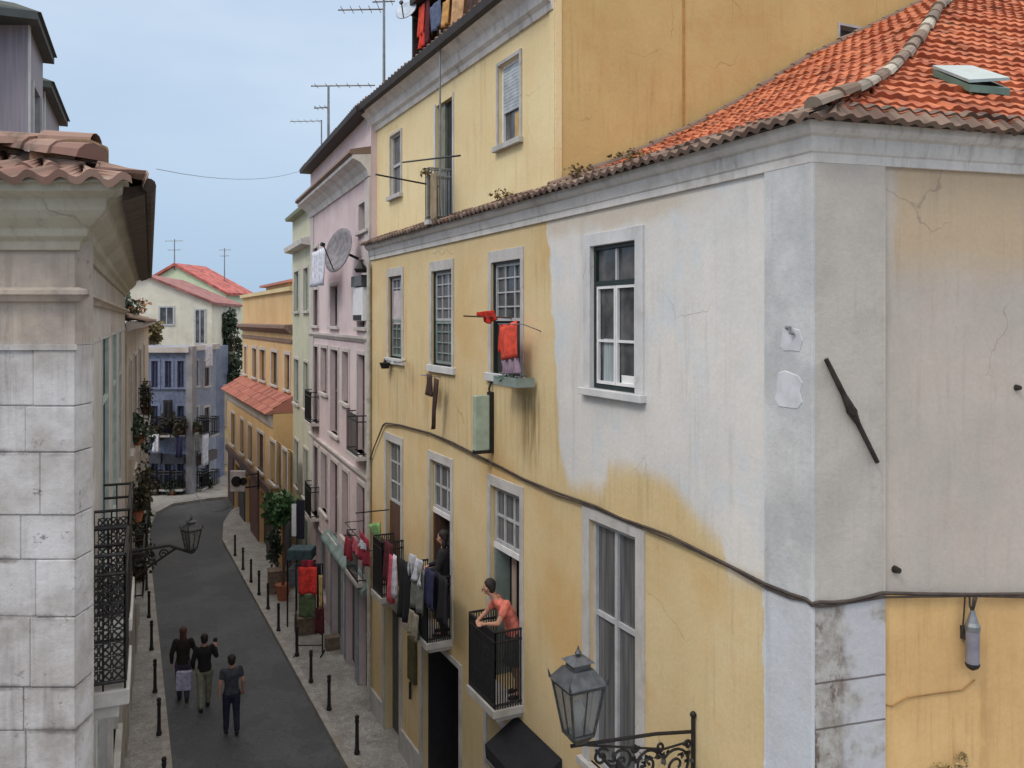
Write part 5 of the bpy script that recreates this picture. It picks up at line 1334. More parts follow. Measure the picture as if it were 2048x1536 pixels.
m = MB(); q = E.pt(1925, 1262, 0.05); m.box(E, E.s_at(1920), E.s_at(1932), E.h_at(1925, 1275), E.h_at(1925, 1250), 0.0, 0.1); m.build('clamp', M['rust_iron'], j)
m = MB(); top_ = c0_ + Vector((0, 0, 0.5))
for dx_ in (-0.05, 0.0, 0.035): m.tube([top_, top_ + sd * dx_ * .6 + Vector((0, 0, 0.06)), E.pt(1948, 1192, 0.05) + sd * dx_], 0.009, 6)
m.tube([E.pt(1925, 1262, 0.06), E.pt(1928, 1225, 0.06), E.pt(1930, 1192, 0.05)], 0.007, 6); m.build('lead_wire', M['rust_iron'], j)
m = MB(); m.tube([E.pt(1762, 1408, 0.012), E.pt(1785, 1412, 0.012), E.pt(1815, 1395, 0.012), E.pt(1870, 1387, 0.012), E.pt(1925, 1380, 0.012), E.pt(1950, 1360, 0.012)], 0.006, 5)
tag(m.build('thin_wire', simple('ochre_painted_wire', srgb(150, 112, 64), 0.8)), 'thin ochre-painted wire crossing the mustard wall', 'cable')
m = MB(); q = E.pt(1789, 1138, 0.0); m.tube([q, q + Vector((E.n.x, E.n.y, 0)) * 0.06], [0.034, 0.026], 10); tag(m.build('vent_cap', M['rust_iron']), 'small round dark vent on the grey end wall', 'vent')
m = MB(); q = E.pt(2032, 775, 0.0); m.tube([q, q + Vector((E.n.x, E.n.y, 0)) * 0.05], [0.03, 0.02], 10); tag(m.build('pipe_stub', M['rust_iron']), 'rusty pipe stub at the right edge of the grey wall', 'pipe')
m = MB()
leaves(m, E.pt(1895, 1532, 0.05), (0.2, 0.05, 0.035), 70, 0.05)
leaves(m, E.pt(1925, 1512, 0.05), (0.06, 0.04, 0.04), 40, 0.04)
tag(m.build('wall_weed', simple('dry_yellow_weed', srgb(150, 132, 92), 0.9, var=0.5, scale=20)), 'dry tuft of weeds sprouting from the mustard wall at the foot of the picture', 'plant')
# drain pipe on the left jamb of the yellow front, lamp bracket and plaque
def sbox(name, label, cat, fr, x0, x1, y0, y1, o0, o1, mat, px=None):
    m = MB(); xm_ = (x0 + x1) / 2; m.box(fr, min(fr.s_at(x0), fr.s_at(x1)), max(fr.s_at(x0), fr.s_at(x1)), fr.h_at(xm_, y1), fr.h_at(xm_, y0), o0, o1)
    return tag(m.build(name, mat, bevel=0.008), label, cat)
# projecting pale sign box
sg = thing('hanging_sign', tuple(A.pt(985, 845, 0)), 'pale green vertical sign box projecting from the yellow wall under the red clothes', 'sign')
sgs = A.s_at(985); m = MB(); ht2, hb2 = A.h_at(985, 790), A.h_at(985, 905)
m.box(A, sgs - 0.05, sgs + 0.05, hb2 + 0.05, ht2, 0.07, 0.32); m.build('box', simple('pale_green_plastic', srgb(162, 178, 164), 0.4, var=0.15), sg, bevel=0.01)
m = MB(); m.box(A, sgs - 0.06, sgs + 0.06, hb2, ht2 + 0.05, 0.0, 0.068); m.box(A, sgs - 0.055, sgs + 0.055, hb2, hb2 + 0.048, 0.07, 0.32); m.build('mount', M['iron'], sg)
m = MB(); m.tube([A.p(sgs, 0.02, ht2 + 0.22), A.p(sgs, 0.06, ht2 + 0.1), A.p(sgs, 0.05, ht2 + 0.04)], 0.02, 6); m.build('cable_tail', M['rust_iron'], sg)
# small black pot on a bracket at the far yellow window
pot = thing('flower_pot', tuple(A.pt(770, 735, 0.1)), 'small black pot hooked on the wall by the far yellow window', 'flower pot')
m = MB(); m.lathe(A.pt(770, 737, 0.14), [(0.08, 0), (0.12, 0.12), (0.10, 0.13)], 10); m.build('pot', M['iron'], pot)
m = MB(); leaves(m, A.pt(770, 722, 0.14), (0.06, 0.06, 0.07), 30, 0.06); m.build('plant', simple('dark_leaves', srgb(50, 46, 36), 0.9, var=0.4), pot)
m = MB(); m.tube([A.pt(786, 722, 0.03), A.pt(800, 725, 0.35), A.pt(812, 722, 0.02)], 0.012, 6); m.tube([A.pt(786, 722, 0.03), A.pt(770, 720, 0.15)], 0.01, 6)
tag(m.build('clothes_rail', M['zinc']), 'bare wire clothes rail under the far yellow window', 'clothes rail')

# ================================================================== LAUNDRY
dark_c = lambda nme, c: simple(nme, srgb(*c), 0.9, var=0.25, scale=9)
RED = dark_c('red_cloth', (206, 58, 44)); ORG_ = dark_c('orange_red_cloth', (214, 76, 56)); CRIM = dark_c('crimson_cloth', (156, 46, 66))
BLK = dark_c('black_cloth', (30, 30, 36)); WHC = dark_c('white_cloth', (206, 208, 220)); GRNC = dark_c('pale_green_cloth', (146, 186, 124)); DGR = dark_c('dark_green_cloth', (44, 78, 56))
BRN = dark_c('dark_brown_cloth', (70, 52, 48)); GRY = dark_c('grey_cloth', (120, 122, 118)); NAV = dark_c('navy_cloth', (48, 50, 84)); PNK = dark_c('pink_cloth', (200, 92, 110)); MAR = dark_c('maroon_cloth', (88, 34, 44))
da3 = Vector((A.d.x, A.d.y, 0)); na3 = Vector((A.n.x, A.n.y, 0))
# poles and red laundry at the third upper window
sU = A.s_at(1012); hp_ = A.h_at(1012, 655)
m = MB(); pA, pB = A.p(A.s_at(1030), 0.0, A.h_at(1030, 648)), None
rodp = A.p(A.s_at(1036), -0.05, A.h_at(1036, 640)); 
def reach(fr, s, px, hmax=3.0):
    k = 0.0
    while k < hmax:
        q = fr.p(s, k, 0)
        if CX + q.x / q.y * FOC <= px: return k
        k += 0.01
    return hmax
s1_ = A.s_at(1015); o1_ = reach(A, s1_, 928)
rh_ = 9 - (632 - 640) / 1700 * A.p(s1_, o1_, 0).y
m.tube([A.p(s1_, -0.15, rh_ - 0.03), A.p(s1_, o1_, rh_)], 0.014, 6)
rod = tag(m.build('clothes_pole', M['wood']), 'wooden clothes pole sticking out of the third yellow window with a red rag', 'clothes pole')
o_a, o_b = reach(A, s1_, 955), reach(A, s1_, 990)
cloth('red_rag', RED, [A.p(s1_, o_b, rh_ + 0.09), A.p(s1_, o_a, rh_ + 0.06), A.p(s1_, o_a, rh_ - 0.04), A.p(s1_, o_b - 0.05, rh_ - 0.10)], 'red rag bundled on the clothes pole', 'cloth', wav=0.05, ragged=0.05)
zs = A.z_at(1018, 0.28)
hS = lambda y, o=0.28, x=1018: 9 - (y - 640) / 1700 * A.z_at(x, o)
m = MB(); m.tube([A.p(A.s_at(996, .28), 0.28, hS(648)), A.p(A.s_at(1046, .28), 0.28, hS(648))], 0.008, 6); m.tube([A.p(A.s_at(996, .28), 0.0, hS(662)), A.p(A.s_at(996, .28), 0.28, hS(648))], 0.008, 6); m.tube([A.p(A.s_at(1046, .28), 0.0, hS(662)), A.p(A.s_at(1046, .28), 0.28, hS(648))], 0.008, 6)
tag(m.build('clothes_rail', M['zinc']), 'wire clothes rail in front of the half open yellow window', 'clothes rail')
cl = [A.p(A.s_at(1001, .28), 0.28, hS(655)), A.p(A.s_at(1035, .28), 0.28, hS(640)), A.p(A.s_at(1036, .28), 0.28, hS(712)), A.p(A.s_at(1004, .28), 0.28, hS(722))]
cloth('red_dress', ORG_, cl, 'bright red-orange dress hanging before the half open window', 'clothes', wav=0.022, fold=3)
cl = [A.p(A.s_at(1000, .2), 0.2, hS(650, .2)), A.p(A.s_at(1014, .2), 0.2, hS(648, .2)), A.p(A.s_at(1016, .2), 0.2, hS(700, .2)), A.p(A.s_at(1002, .2), 0.2, hS(705, .2))]
cloth('red_shirt', RED, cl, 'darker red shirt tucked behind the bright red-orange dress', 'clothes', wav=0.04)
cl = [A.p(A.s_at(1002, .26), 0.26, hS(724)), A.p(A.s_at(1036, .26), 0.26, hS(714)), A.p(A.s_at(1038, .26), 0.26, hS(745)), A.p(A.s_at(1004, .26), 0.26, hS(752))]
cloth('lilac_cloth', dark_c('lilac_cloth', (140, 120, 138)), cl, 'greyish lilac cloth hanging below the red dress', 'cloth', wav=0.03)
m = MB(); bx0, bx1 = A.s_at(1050, .2), A.s_at(1004, .2); hb3 = hS(772)
m.box(A, bx0, bx1, hb3, hb3 + 0.02, 0.05, 0.34)
m.box(A, bx0, bx1, hb3 + 0.02, hb3 + 0.13, 0.32, 0.34); m.box(A, bx0, bx0 + 0.02, hb3 + 0.02, hb3 + 0.13, 0.05, 0.32); m.box(A, bx1 - 0.02, bx1, hb3 + 0.02, hb3 + 0.13, 0.05, 0.32)
wbx = thing('window_box', tuple(A.p((bx0 + bx1) / 2, 0.2, hb3)), 'grey-green window box under the red laundry', 'window box')
m.build('box', M['greygreen_paint'], wbx)
m = MB(); m.box(A, bx0 + 0.02, bx1 - 0.02, hb3 + 0.02, hb3 + 0.10, 0.06, 0.32); m.build('soil', M['rust_iron'], wbx)
m = MB(); leaves(m, A.p((bx0 + bx1) / 2, 0.2, hb3 + 0.13), ((bx1 - bx0) / 2.4, 0.1, 0.05), 70, 0.05); m.build('plant', dark_c('grey_green_leaves', (80, 104, 92)), wbx)
# dark clothes under second window
s2_ = A.s_at(868)
m = MB(); hh_ = A.h_at(868, 752); m.tube([A.p(s2_ + 0.15, 0.0, hh_), A.p(s2_ + 0.15, 0.22, hh_ + 0.02), A.p(s2_ - 0.35, 0.22, hh_ + 0.02), A.p(s2_ - 0.35, 0, hh_)], 0.008, 5); tag(m.build('clothes_rail', M['zinc']), 'wire clothes rail under the second yellow window holding dark socks', 'clothes rail')
hy = lambda y, x=868, o=0.22: 9 - (y - 640) / 1700 * A.z_at(x, o)
cloth('dark_sock', BRN, [A.p(A.s_at(853, .22), .22, hy(750)), A.p(A.s_at(864, .22), .22, hy(750)), A.p(A.s_at(862, .22), .22, hy(795)), A.p(A.s_at(852, .22), .22, hy(792))], 'short dark brown garment under the second yellow window', 'clothes')
cloth('dark_trousers', BRN, [A.p(A.s_at(869, .22), .22, hy(755)), A.p(A.s_at(878, .22), .22, hy(758)), A.p(A.s_at(868, .22), .22, hy(858)), A.p(A.s_at(865, .22), .22, hy(860))], 'long thin dark brown garment hanging like a strip', 'clothes')

# garments over the balconies
def drape(name, mat, xs, ys, out, lab, grp=None, fr=A, wav=0.05, fold=2.0, cat='clothes'):
    (x0, x1), (y0, y1) = xs, ys; xm_ = (x0 + x1) / 2; z = fr.z_at(xm_, out); hh = lambda y: 9 - (y - 640) / 1700 * z
    s0, s1 = fr.s_at(x0, out), fr.s_at(x1, out)
    return cloth(name, mat, [fr.p(s0, out, hh(y0)), fr.p(s1, out, hh(y0)), fr.p(s1, out, hh(y1)), fr.p(s0, out, hh(y1))], lab, cat, grp, wav=wav, fold=fold)
Lg = 'laundry hung over the yellow house balconies'
drape('white_sheet', WHC, (822, 848), (1116, 1162), 0.5, 'white cloth heaped on the middle balcony rail', Lg, wav=0.09)
drape('grey_towel', GRY, (826, 850), (1135, 1225), 0.53, 'grey-green towel hanging from the middle balcony', Lg)
drape('black_coat', BLK, (797, 818), (1120, 1240), 0.55, 'long black coat at the far end of the middle balcony', Lg)
drape('navy_shirt', NAV, (852, 870), (1140, 1215), 0.5, 'navy shirt in the middle of the middle balcony rail', Lg)
drape('black_skirt', BLK, (870, 896), (1150, 1245), 0.42, 'wide black skirt nearest on the middle balcony rail', Lg)
drape('beige_cloth', dark_c('beige_cloth', (158, 150, 134)), (820, 838), (1225, 1275), 0.56, 'crumpled beige cloth below the grey-green towel', Lg)
drape('maroon_shirt', MAR, (768, 783), (1082, 1165), 0.42, 'maroon shirt on the far yellow balcony', Lg)
drape('pink_scarf', PNK, (779, 786), (1110, 1205), 0.46, 'thin pink and maroon scarf on the far yellow balcony', Lg)
drape('white_scarf', WHC, (787, 792), (1110, 1195), 0.45, 'thin white scarf between the pink scarf and the black coat', Lg)
drape('brown_shirt', BRN, (760, 771), (1075, 1130), 0.38, 'brown shirt at the farthest end of the yellow balcony', Lg)
# rail with green cloth sticking out at the pink/yellow joint
sR = A.s_at(800); hr_ = 9 - (1042 - 640) / 1700 * A.z_at(790, 0.2)
m = MB(); oo = reach(A, A.s_at(778), 712); m.tube([A.p(A.s_at(778), 0, hr_), A.p(A.s_at(778), oo, hr_)], 0.014, 6); tag(m.build('clothes_pole', M['iron']), 'thin black clothes pole carrying a pale green cloth over the street', 'clothes pole')
o1_, o2_ = reach(A, A.s_at(778), 762), reach(A, A.s_at(778), 737)
S7 = A.s_at(778); z7 = A.p(S7, o1_, 0).y; H7 = lambda y: 9 - (y - 640) / 1700 * z7
cloth('green_cloth', GRNC, [A.p(S7, o2_, H7(1046)), A.p(S7, o1_, H7(1044)), A.p(S7, o1_ - 0.05, H7(1122)), A.p(S7, o2_ - 0.25, H7(1095))], 'pale green cloth hanging from the thin black pole', 'cloth', wav=0.06, ragged=0.08)
cloth('dark_green_cloth', DGR, [A.p(S7 + .05, o2_ - .1, H7(1105)), A.p(S7 + .05, o1_ - .02, H7(1115)), A.p(S7 + .05, o1_ - 0.05, H7(1150)), A.p(S7 + .05, o2_ - 0.25, H7(1140))], 'dark green cloth just below the pale green one', 'cloth', wav=0.06)
LP = 'red laundry on the pink house'
for x0, x1, y0, y1, mt, lab in ((692, 703, 1075, 1118, CRIM, 'crimson shirt farthest on the pink house rail'), (705, 716, 1078, 1105, PNK, 'pink shirt between the two crimson ones'), (717, 736, 1068, 1125, CRIM, 'crimson sweater nearest on the pink house rail'), (720, 730, 1082, 1096, WHC, 'small white cloth pinned over the crimson sweater')):
    drape('laundry_' + ('shirt' if x1 - x0 > 12 else 'cloth'), mt, (x0, x1), (y0, y1), 0.45 if mt is not WHC else 0.5, lab, LP, fr=P)
m = MB(); zz = P.z_at(712, .45); hh_ = 9 - (1070 - 640) / 1700 * zz; m.tube([P.p(P.s_at(690, .45), .45, hh_), P.p(P.s_at(740, .45), .45, hh_)], 0.01, 5); m.tube([P.p(P.s_at(690, .45), 0, hh_), P.p(P.s_at(690, .45), .45, hh_)], 0.01, 5); m.tube([P.p(P.s_at(740, .45), 0, hh_), P.p(P.s_at(740, .45), .45, hh_)], 0.01, 5)
tag(m.build('clothes_rail', M['iron']), 'clothes rail with crimson laundry on the pink house', 'clothes rail')
drape('white_towel', WHC, (624, 650), (500, 572), 0.5, 'white towel hung high at the far end of the pink house', fr=P, cat='cloth')
# poles on the tall house balcony
hT = lambda y, x=870, o=0.5: 9 - (y - 640) / 1700 * T.z_at(x, o)
sT_ = T.s_at(880); ob = reach(T, sT_, 752)
m = MB(); m.tube([T.p(sT_, 0, hT(348, 840, .8)), T.p(sT_, ob, hT(344, 790, 1.0))], 0.016, 6); tag(m.build('clothes_pole', M['iron']), 'dark bare pole pointing left from the high grey balcony', 'clothes pole')
m = MB(); m.tube([T.p(T.s_at(920, .6), 0.6, hT(318, 905, .6)), T.p(T.s_at(806, .6), 0.6, hT(312, 830, .6))], 0.016, 6); tag(m.build('clothes_pole', M['iron']), 'longer bare pole laid along the high grey balcony', 'clothes pole')
m = MB(); leaves(m, T.p(T.s_at(848, .8), 0.8, hT(342, 848, .8)), (0.12, 0.12, 0.06), 30, 0.07); tag(m.build('rag', dark_c('brown_rag', (110, 96, 60))), 'small brown rag tied to the dark bare pole', 'cloth')

# ================================================================== ANTENNAS AND DISHES
def antenna(loc, h, arms, lab, r=0.03, mat=None):
    t = thing('antenna', loc, lab, 'antenna', 'television antennas on the roofs'); L0 = Vector(loc)
    m = MB(); m.tube([L0, L0 + Vector((0, 0, h))], [r, r * 0.7], 6); m.build('mast', mat or M['zinc'], t)
    for (hh, xa, xb, teeth) in arms:
        m = MB(); a, b = L0 + Vector((xa, 0, hh)), L0 + Vector((xb, 0, hh + 0.02)); m.tube([a, b], r * 0.5, 5)
        for i in range(teeth):
            q = a.lerp(b, (i + 0.5) / teeth); m.tube([q - Vector((0, 0.25, 0)), q + Vector((0, 0.25, 0))], r * 0.22, 4)
        m.build('boom', mat or M['zinc'], t)
    return t
def ant_px(px, ytop, ybase, z, arms_px, lab, r=0.03):
    x = (px - CX) / FOC * z; hb_ = 9 + (640 - ybase) / FOC * z; ht__ = 9 + (640 - ytop) / FOC * z
    antenna((x, z, hb_), ht__ - hb_, [(9 + (640 - y) / FOC * z - hb_, (xa - px) / FOC * z, (xb - px) / FOC * z, t) for y, xa, xb, t in arms_px], lab, r)
ant_px(768, -10, 230, 21.5, [(20, 676, 768, 5), (4, 745, 790, 3)], 'tall mast antenna rising against the sky nearest the tall house', 0.045)
ant_px(657, 172, 330, 25.5, [(172, 622, 750, 6), (216, 628, 657, 3)], 'middle antenna with a long level boom above the pink house', 0.05)
ant_px(643, 240, 350, 26.5, [(243, 580, 643, 5)], 'shorter antenna left of the one with the long boom', 0.03)
ant_px(349, 478, 540, 66, [(482, 330, 366, 4), (500, 335, 362, 3)], 'tiny antenna on the mint gabled roof', 0.05)
ant_px(449, 496, 592, 68, [(500, 438, 462, 4), (512, 440, 458, 3)], 'tiny antenna above the hillside cottage', 0.05)
ant_px(880, 60, 420, 15.0, [(100, 872, 886, 1)], 'slim grey pole standing on the high balcony in front of the tall house door', 0.022)
def dish(fr, s, o, h, r, mat, lab, aim, name='satellite_dish'):
    c = fr.p(s, o, h); t = thing(name, tuple(fr.p(s, 0, h)), lab, 'satellite dish'); aim = Vector(aim).normalized()
    a = aim.cross(Vector((0, 0, 1))).normalized(); b = a.cross(aim); m = MB(); vs = [c - aim * r * 0.22]; fs = []; K = 20; Rr = 5
    for i in range(1, Rr + 1):
        for k in range(K):
            an = 2 * math.pi * k / K; rr = r * i / Rr; vs.append(c + (a * math.cos(an) + b * math.sin(an)) * rr - aim * r * 0.22 * (1 - (i / Rr) ** 2))
    for k in range(K): fs.append((0, 1 + k, 1 + (k + 1) % K))
    for i in range(Rr - 1):
        for k in range(K): k2 = (k + 1) % K; fs.append((1 + i * K + k, 1 + (i + 1) * K + k, 1 + (i + 1) * K + k2, 1 + i * K + k2))
    m.add(vs, fs); m.build('reflector', mat, t, smooth=True, solid=0.02)
    m = MB(); m.tube([fr.p(s, 0, h - 0.2), c - aim * r * 0.25], 0.035, 6); m.tube([c - b * r * 0.9, c + aim * r * 0.75], 0.015, 5); m.tube([c + aim * r * 0.7, c + aim * r * 0.85], 0.05, 8); m.build('feed_arm', M['iron'], t); return t
sD = P.s_at(676, 0.5); hD = 9 + (640 - 500) / FOC * P.z_at(676, 0.5)
dish(P, sD, 0.5, hD, 0.56, simple('dark_mesh_dish', srgb(128, 124, 128), 0.7, 0.1, var=0.25, scale=8), 'large round grey mesh satellite dish high on the pink wall', (-0.72, -0.68, 0.25))
rt = Frame(T.p(0, -1.0, 0).xy, dA)
sD2 = rt.s_at(812, 0.3); dish(rt, sD2, 0.3, 9 + (640 - 18) / FOC * rt.z_at(812, .3), 0.28, simple('pale_dish', srgb(176, 190, 206), 0.5), 'pale satellite dish poking over the top of the tall house roof', (-0.5, -1, 0.5))
# roof terrace of the tall house: shed, garments, pots
sh = thing('roof_terrace', tuple(rt.p(rt.s_at(890), 0, HTE + 0.3)), 'cluttered roof terrace shed with coloured clothes above the tall house eaves', 'roof shed')
x0, x1 = rt.s_at(990), rt.s_at(832)
m = MB(); m.box(rt, x0, x1, HTE + 0.25, HTE + 2.6, -2.2, -0.5); m.build('shed_wall', dark_c('ochre_boards', (150, 108, 70)), sh)
m = MB(); m.box(rt, x1 - 0.08, x1, HTE + 0.25, HTE + 2.6, -0.5, 0.1); m.box(rt, x0, x1, HTE + 2.6, HTE + 2.75, -2.3, 0.2); m.build('post', M['rust_iron'], sh)
k = 0
for xa, xb, ya, yb, mt, lab in ((838, 850, 10, 70, ORG_, 'orange shirt at the left of the roof terrace'), (852, 858, 0, 90, MAR, 'thin maroon scarf on the roof terrace'), (860, 882, 5, 60, dark_c('slate_blue_cloth', (84, 96, 124)), 'slate blue shirt on the roof terrace'), (886, 900, 0, 50, dark_c('ochre_cloth', (198, 150, 90)), 'ochre cloth on the roof terrace'), (838, 850, 60, 95, RED, 'red cloth low on the roof terrace'), (905, 930, -10, 45, dark_c('tan_cloth', (190, 150, 110)), 'tan cloth on the roof terrace'), (935, 955, -10, 25, BRN, 'dark brown cloth at the right of the roof terrace')):
    drape('terrace_cloth', mt, (xa, xb), (ya, yb), 0.05, lab, 'clothes on the roof terrace', fr=rt, wav=0.04)
# air conditioner with pipes and lamp on the pink wall
ac = thing('air_conditioner', tuple(P.pt(727, 600, 0)), 'white air conditioner box with grey cover on the pink wall beside the yellow house', 'air conditioner')
def pbox(mb, x0, x1, y0, y1, o0, o1, fr=P):
    xm_ = (x0 + x1) / 2; mb.box(fr, min(fr.s_at(x0), fr.s_at(x1)), max(fr.s_at(x0), fr.s_at(x1)), fr.h_at(xm_, y1), fr.h_at(xm_, y0), o0, o1)
m = MB(); pbox(m, 717, 736, 575, 642, 0.02, 0.14); m.build('casing', M['white_paint'], ac, bevel=0.02)
m = MB(); pbox(m, 716, 737, 552, 573, 0.02, 0.17); m.build('cover', simple('dark_grey_cover', srgb(92, 92, 96), 0.6), ac)
m = MB(); pbox(m, 718, 735, 630, 640, 0.141, 0.15); m.build('grille', M['iron'], ac)
wl = thing('wall_lamp', tuple(P.pt(722, 535, 0)), 'black wall lamp above the air conditioner', 'lamp')
m = MB(); c_ = P.pt(722, 545, 0.2); m.lathe(c_, [(0.12, 0), (0.16, 0.08), (0.05, 0.22), (0.03, 0.3)], 10); m.build('shade', M['iron'], wl)
m = MB(); m.tube([c_ + Vector((0, 0, 0.28)), P.pt(726, 520, 0.0)], 0.02, 6); m.build('arm', M['iron'], wl)

# ================================================================== SHOP SIGNS, RACKS, PLANTS on the right pavement
M['leaf'] = simple('green_leaves', srgb(72, 104, 62), 0.7, var=0.45, scale=14)
M['leaf2'] = simple('dark_green_leaves', srgb(50, 66, 48), 0.7, var=0.5, scale=14)
M['terra'] = simple('terracotta_pot', srgb(160, 96, 70), 0.8)
def potted(name, base, pot_h, crown, r, lab, cat='plant', mat=None, count=500, size=0.16, palm=False):
    t = thing(name, tuple(base), lab, cat); B = Vector(base); m = MB()
    m.lathe(B, [(0.16, 0), (0.24, pot_h), (0.26, pot_h), (0.2, pot_h - 0.03)], 12); m.build('pot', M['terra'], t)
    m = MB(); m.tube([B + Vector((0, 0, pot_h - 0.05)), B + Vector((0.05, 0.02, crown * 0.5)), B + Vector((0, 0, crown))], [0.06, 0.045, 0.03], 7); m.build('trunk', M['wood'], t)
    m = MB(); C_ = B + Vector((0, 0, crown))
    for i in range(9): c2 = C_ + Vector((random.uniform(-1, 1) * r[0] * .6, random.uniform(-1, 1) * r[1] * .6, random.uniform(-.7, .7) * r[2])); leaves(m, c2, (r[0] * .5, r[1] * .5, r[2] * .45), count // 9, size, 0.5)
    m.build('crown', mat or M['leaf'], t); return t
q = G(575, 1215, 0.115)
zz = Gr.z_at(600, 0.9); q = Gr.p(Gr.s_at(600, 1.0), 1.0, 0.115)
zq = q.y; q = Vector(((566 - CX) / FOC * 27.0, 27.0, 0.115))
potted('potted_tree', q, 0.5, 3.0, (0.62, 0.6, 0.85), 'bushy green potted tree on the right pavement before the narrow green house', 'tree', count=1500, size=0.17)
q = Vector(((552 - CX) / FOC * 28.4, 28.4, 0.115)); potted('potted_shrub', q, 0.4, 1.3, (0.35, 0.35, 0.6), 'darker shrub in a pot just behind the bushy green tree', 'shrub', M['leaf2'], 500, 0.14)
# vertical banner flag
zb_ = 26.0; bx = (588 - CX) / FOC * zb_
bn = thing('banner', (bx, zb_, 0.115), 'narrow white banner edged in black beside the green tree', 'banner')
Hb = lambda y: 9 + (640 - y) / FOC * zb_
m = MB(); m.cube((bx, zb_, (Hb(1072) + Hb(1008)) / 2), (0.14, 0.03, Hb(1008) - Hb(1072))); m.build('white_panel', M['white_paint'], bn)
m = MB(); m.cube((bx + 0.2, zb_, (Hb(1078) + Hb(1000)) / 2), (0.24, 0.035, Hb(1000) - Hb(1078))); m.build('black_panel', dark_c('black_board', (28, 30, 46)), bn)
m = MB(); m.tube([(bx + 0.08, zb_ + 0.03, 0.115), (bx + 0.08, zb_ + 0.03, Hb(1000))], 0.02, 6); m.build('pole', M['iron'], bn)
# square sign with two round dark emblems, far right
zs_ = 33.0; Hs = lambda y: 9 + (640 - y) / FOC * zs_; xs_ = lambda x: (x - CX) / FOC * zs_
lq = LO
ss = thing('shop_sign', (xs_(476), zs_, Hs(985)), 'white projecting shop sign with two round dark discs under the ochre house', 'sign')
m = MB(); m.cube((xs_(476), zs_, Hs(962)), (xs_(492) - xs_(462), 0.12, Hs(942) - Hs(983))); m.build('board', simple('pale_sign', srgb(196, 186, 184), 0.5), ss, bevel=0.01)
for xx in (474, 488):
    m = MB(); c_ = Vector((xs_(xx), zs_ - 0.065, Hs(962))); m.tube([c_, c_ + Vector((0, -0.03, 0))], 0.2 if xx == 474 else 0.15, 16); m.build('disc', M['iron'], ss)
m = MB(); m.tube([(xs_(492), zs_, Hs(950)), (xs_(512), zs_ + 0.3, Hs(950))], 0.03, 6); m.tube([(xs_(492), zs_, Hs(975)), (xs_(512), zs_ + 0.3, Hs(975))], 0.03, 6); m.tube([(xs_(512), zs_ + 0.3, Hs(944)), (xs_(512), zs_ + 0.3, Hs(981))], 0.035, 6); m.build('bracket', M['iron'], ss)
# red cloth rack in front of the pink shop
zr = 22.6; xr = lambda x: (x - CX) / FOC * zr; Hr = lambda y: 9 + (640 - y) / FOC * zr
rk_ = thing('clothes_rack', (xr(622), zr, 0.115), 'black metal display rack with hanging clothes outside the pink house shop', 'clothes rack')
m = MB(); yt = Hr(1128)
for xx in (592, 645):
    m.tube([(xr(xx), zr, 0.115), (xr(xx), zr, yt)], 0.02, 6); m.tube([(xr(xx), zr - 0.25, 0.13), (xr(xx), zr + 0.25, 0.13)], 0.02, 6)
m.tube([(xr(592), zr, yt), (xr(645), zr, yt)], 0.02, 6); m.tube([(xr(592), zr, 0.35), (xr(645), zr, 0.35)], 0.015, 6); m.build('frame', M['iron'], rk_)
def wc(name, mat, x0, x1, y0, y1, dz, lab):
    z_ = zr + dz; X = lambda x: (x - CX) / FOC * z_; Hh = lambda y: 9 + (640 - y) / FOC * z_
    cloth(name, mat, [(X(x0), z_, Hh(y0)), (X(x1), z_, Hh(y0)), (X(x1), z_, Hh(y1)), (X(x0), z_, Hh(y1))], lab, 'clothes', 'garments on the shop rack', wav=0.04, fold=1.5)
wc('red_towel', dark_c('bright_red_cloth', (226, 64, 56)), 596, 634, 1134, 1188, -0.12, 'bright red square cloth on the shop rack')
wc('green_skirt', dark_c('olive_cloth', (88, 104, 72)), 597, 630, 1189, 1235, -0.1, 'olive skirt below the bright red cloth')
wc('black_shirt', BLK, 634, 642, 1128, 1215, -0.05, 'black garment right of the bright red cloth')
wc('yellow_scarf', dark_c('sand_cloth', (204, 180, 120)), 637, 645, 1150, 1218, -0.14, 'sand yellow scarf at the right end of the rack')
wc('maroon_dress', MAR, 630, 648, 1215, 1268, -0.08, 'maroon dress low on the rack')
wc('crimson_top', CRIM, 604, 628, 1120, 1134, -0.06, 'crimson top folded above the bright red cloth')
# dark green/blue awning boards and far clutter
zt_ = 24.6; X = lambda x: (x - CX) / FOC * zt_; Hh = lambda y: 9 + (640 - y) / FOC * zt_
kk = thing('market_stall', (X(605), zt_, 0.115), 'small stall with a blue-green awning behind the red cloth rack', 'stall')
m = MB(); m.cube((X(604), zt_, Hh(1105)), (X(626) - X(578), 0.6, 0.3), 0.0); m.build('awning', dark_c('teal_canvas', (62, 82, 88)), kk, bevel=0.02)
m = MB(); m.cube((X(606), zt_, Hh(1150)), (0.7, 0.5, 0.5)); m.build('counter', dark_c('grey_counter', (92, 96, 100)), kk)
m = MB()
for xx in (575, 630): m.tube([(X(xx), zt_, 0.115), (X(xx), zt_, Hh(1120))], 0.025, 6)
m.build('leg', M['iron'], kk)
# steps and grey box by the doors
for (x, y, w_, d_, h_, lab) in ((600, 1268, 0.5, 0.45, 0.45, 'brown box standing under the clothes rack'), (655, 1300, 0.35, 0.3, 0.3, 'small dark box by the slate shop door'), (548, 1185, 0.6, 0.5, 0.7, 'crate stack on the far right pavement')):
    q = G(x, y, 0.115); mb = MB(); mb.cube(q + Vector((0.1, 0.1, h_ / 2)), (w_, d_, h_), 0.4); mb.cube(q + Vector((0.1, 0.1, h_ + 0.02)), (w_ * 1.06, d_ * 1.06, 0.04), 0.4)
    tag(mb.build('box', dark_c('brown_carton', (116, 100, 86)), bevel=0.01), lab, 'box')
